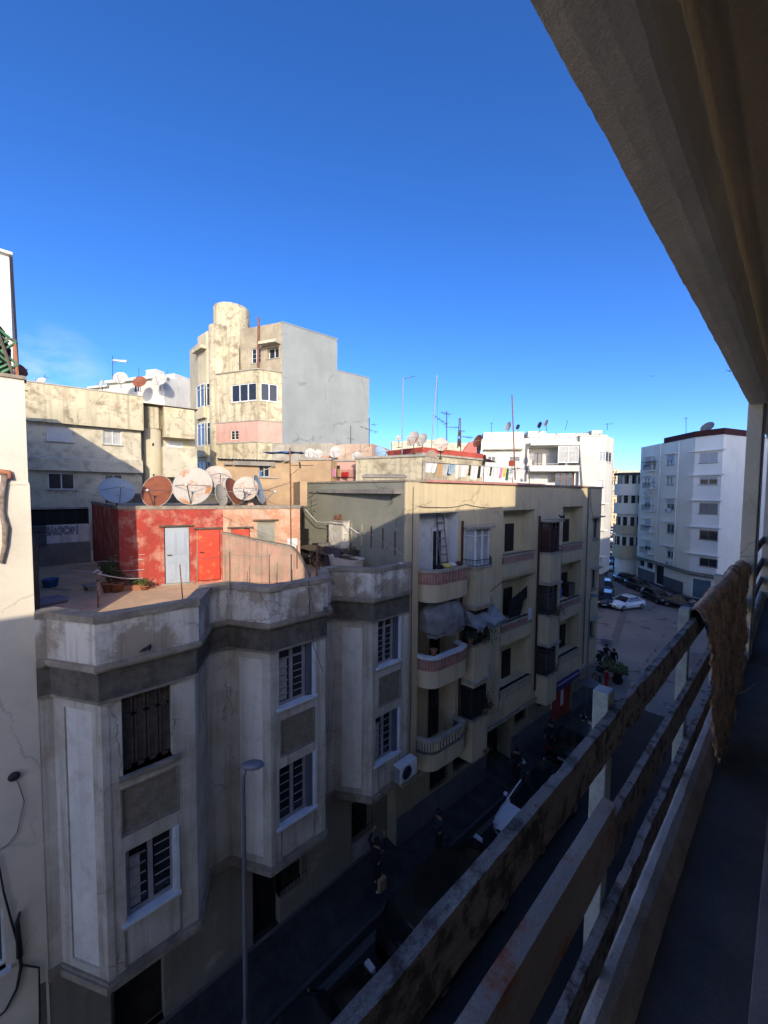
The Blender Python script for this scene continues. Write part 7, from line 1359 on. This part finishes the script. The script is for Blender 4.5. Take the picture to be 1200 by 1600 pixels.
def moto(label, loc, hd, m_):
    t = thing('scooter', label, 'scooter', loc, atan2(hd[1],hd[0]))
    for x in (-.6,.62): w = MB(); w.lathe([(.12,-.045),(.25,-.05),(.28,0),(.25,.05),(.12,.045)], Matrix.Translation((x,0,.28)) @ Matrix.Rotation(R(90),4,'X'), 18); w.build('wheel', P['tyre'], t, smooth=True)
    q = MB(); q.tube([(-.75,0,.62),(-.4,0,.66),(-.05,0,.5),(.15,0,.32),(.38,0,.35),(.5,0,.8)], [.06,.15,.14,.1,.1,.09], 10); q.build('fairing', m_, t, smooth=True)
    q = MB(); q.tube([(-.72,0,.78),(-.4,0,.80),(-.1,0,.78)], [.07,.12,.09], 8); q.build('seat', P['iron'], t, smooth=True)
    q = MB(); q.tube([(.62,0,.28),(.46,0,.98)], .03, 6).tube([(.42,-.32,1.02),(.47,0,.98),(.42,.32,1.02)], .018, 6); q.build('handlebar', P['iron'], t)
    q = MB(); q.lathe([(.05,0),(.08,.03),(.05,.06)], Matrix.Translation((.52,0,.86)) @ Matrix.Rotation(R(90),4,'Y'), 12); q.build('headlight', P['lightglass'], t, smooth=True)
    for sg in (-1,1): q = MB(); q.tube([(.44,sg*.22,1.02),(.42,sg*.28,1.16)], .006, 5).lathe([(.05,0),(.05,.012)], Matrix.Translation((.42,sg*.28,1.19)) @ Matrix.Rotation(R(90),4,'Y'), 10); q.build('mirror', P['iron'], t)
    return t
c = atZ(911,1140,0); moto('dark scooter parked facing the street by the lamp post', (c.x,c.y,RZ), (.3,-1), paint('grey', (.10,.10,.11)))
c = atZ(934,1040,RZ); moto('dark scooter parked in the square at the building corner', (c.x,c.y,RZ), (.8,.6), black_p)
moto('scooter ridden by the person in black in the square', (SCX[0],SCX[1],RZ), (.9,-.4), black_p)
# pavement parasol-like pale object beside lamp
c = atZ(921,1112,0); t = thing('parasol', 'folded pale parasol top beside the dark scooter', 'parasol', (c.x,c.y,0)); MB().lathe([(.62,1.72),(.3,1.9),(.02,2.02)], None, 8).build('canopy', P['cloth_grey'], t, solid=.01); MB().tube([(0,0,0),(0,0,2.05)], .02, 6).build('pole', P['metal'], t)
# scattered litter and stones on the shaded pavement
# birds in the sky
for lab, px, py, d in (('gull gliding close to the beam edge in the sky',1141,580,60),('tiny bird far off in the blue sky',1020,588,120)):
    b = at(px,py,d); t = thing('bird', lab, 'bird', b, R(30)); q = MB(); q.tube([(0,-.3,0),(0,-.1,.02),(0,.15,.02),(0,.3,0)], [.02,.08,.07,.02], 7); q.build('body', P['cloth_dark'], t, smooth=True); q = MB(); q.add([(0,-.08,.03),(.35,-.02,.16),(.8,.1,.05),(.35,.12,.14),(0,.12,.03)], [(0,1,3,4),(1,2,3)]).add([(0,-.08,.03),(-.35,-.02,.16),(-.8,.1,.05),(-.35,.12,.14),(0,.12,.03)], [(4,3,1,0),(3,2,1)]); q.build('wings', P['cloth_dark'], t, solid=.02)

# ------------------------------------------------------------------ light, sky, camera
EL, AZ = R(19.2), 120
w = bpy.data.worlds.new('World'); sc.world = w; w.use_nodes = True; nt = w.node_tree; N = nt.nodes; L = nt.links
bg = N['Background']; sky = N.new('ShaderNodeTexSky'); sky.sky_type = 'NISHITA'; sky.sun_disc = False; sky.sun_elevation = EL; sky.sun_rotation = R(AZ); sky.air_density = .6; sky.dust_density = 5; sky.ozone_density = 2.2; sky.altitude = 2000
hs_ = N.new('ShaderNodeHueSaturation'); hs_.inputs['Saturation'].default_value = 1.26; hs_.inputs['Hue'].default_value = .510; L.new(sky.outputs[0], hs_.inputs['Color']); 
geo = N.new('ShaderNodeTexCoord'); cd = ray(75, 592).normalized(); dv = N.new('ShaderNodeVectorMath'); dv.operation = 'DISTANCE'; dv.inputs[1].default_value = cd; nz_ = N.new('ShaderNodeTexNoise'); nz_.inputs['Scale'].default_value = 9; nz_.inputs['Detail'].default_value = 6; mp_ = N.new('ShaderNodeMapping'); mp_.inputs['Scale'].default_value = (1,1,2.2)
L.new(geo.outputs['Generated'], dv.inputs[0]); L.new(geo.outputs['Generated'], mp_.inputs[0]); L.new(mp_.outputs[0], nz_.inputs['Vector'])
m1 = N.new('ShaderNodeMapRange'); m1.inputs[1].default_value = .11; m1.inputs[2].default_value = .02; L.new(dv.outputs['Value'], m1.inputs[0]); m2 = N.new('ShaderNodeMapRange'); m2.inputs[1].default_value = .38; m2.inputs[2].default_value = .62; L.new(nz_.outputs[0], m2.inputs[0])
mu = N.new('ShaderNodeMath'); mu.operation = 'MULTIPLY'; L.new(m1.outputs[0], mu.inputs[0]); L.new(m2.outputs[0], mu.inputs[1]); mu2 = N.new('ShaderNodeMath'); mu2.operation = 'MULTIPLY'; mu2.inputs[1].default_value = .55; L.new(mu.outputs[0], mu2.inputs[0])
cm = N.new('ShaderNodeMix'); cm.data_type = 'RGBA'; L.new(mu2.outputs[0], cm.inputs[0]); L.new(hs_.outputs[0], cm.inputs[6]); cm.inputs[7].default_value = (2.3,2.5,2.9,1); L.new(cm.outputs[2], bg.inputs['Color']); bg.inputs['Strength'].default_value = .15
sl = bpy.data.lights.new('sun', 'SUN'); sl.energy = 2.0; sl.angle = R(.53); sl.color = (1,.86,.66); so = bpy.data.objects.new('sun', sl); COL.objects.link(so)
so.rotation_euler = SUNV.to_track_quat('Z','Y').to_euler()
cam = bpy.data.cameras.new('camera'); co = bpy.data.objects.new('camera', cam); COL.objects.link(co); cam.sensor_fit = 'AUTO'; cam.sensor_width = 36; cam.lens = 36*F0/1600; cam.clip_start = .02; cam.clip_end = 3000
co.matrix_world = Matrix.Translation((0,0,H)) @ (CAMROT @ Matrix.Rotation(R(90),3,'X')).to_4x4()
sc.camera = co
sc.view_settings.view_transform = 'Standard'; sc.view_settings.look = 'None'; sc.view_settings.exposure = 1.45; sc.view_settings.gamma = 1
sc.cycles.max_bounces = 8
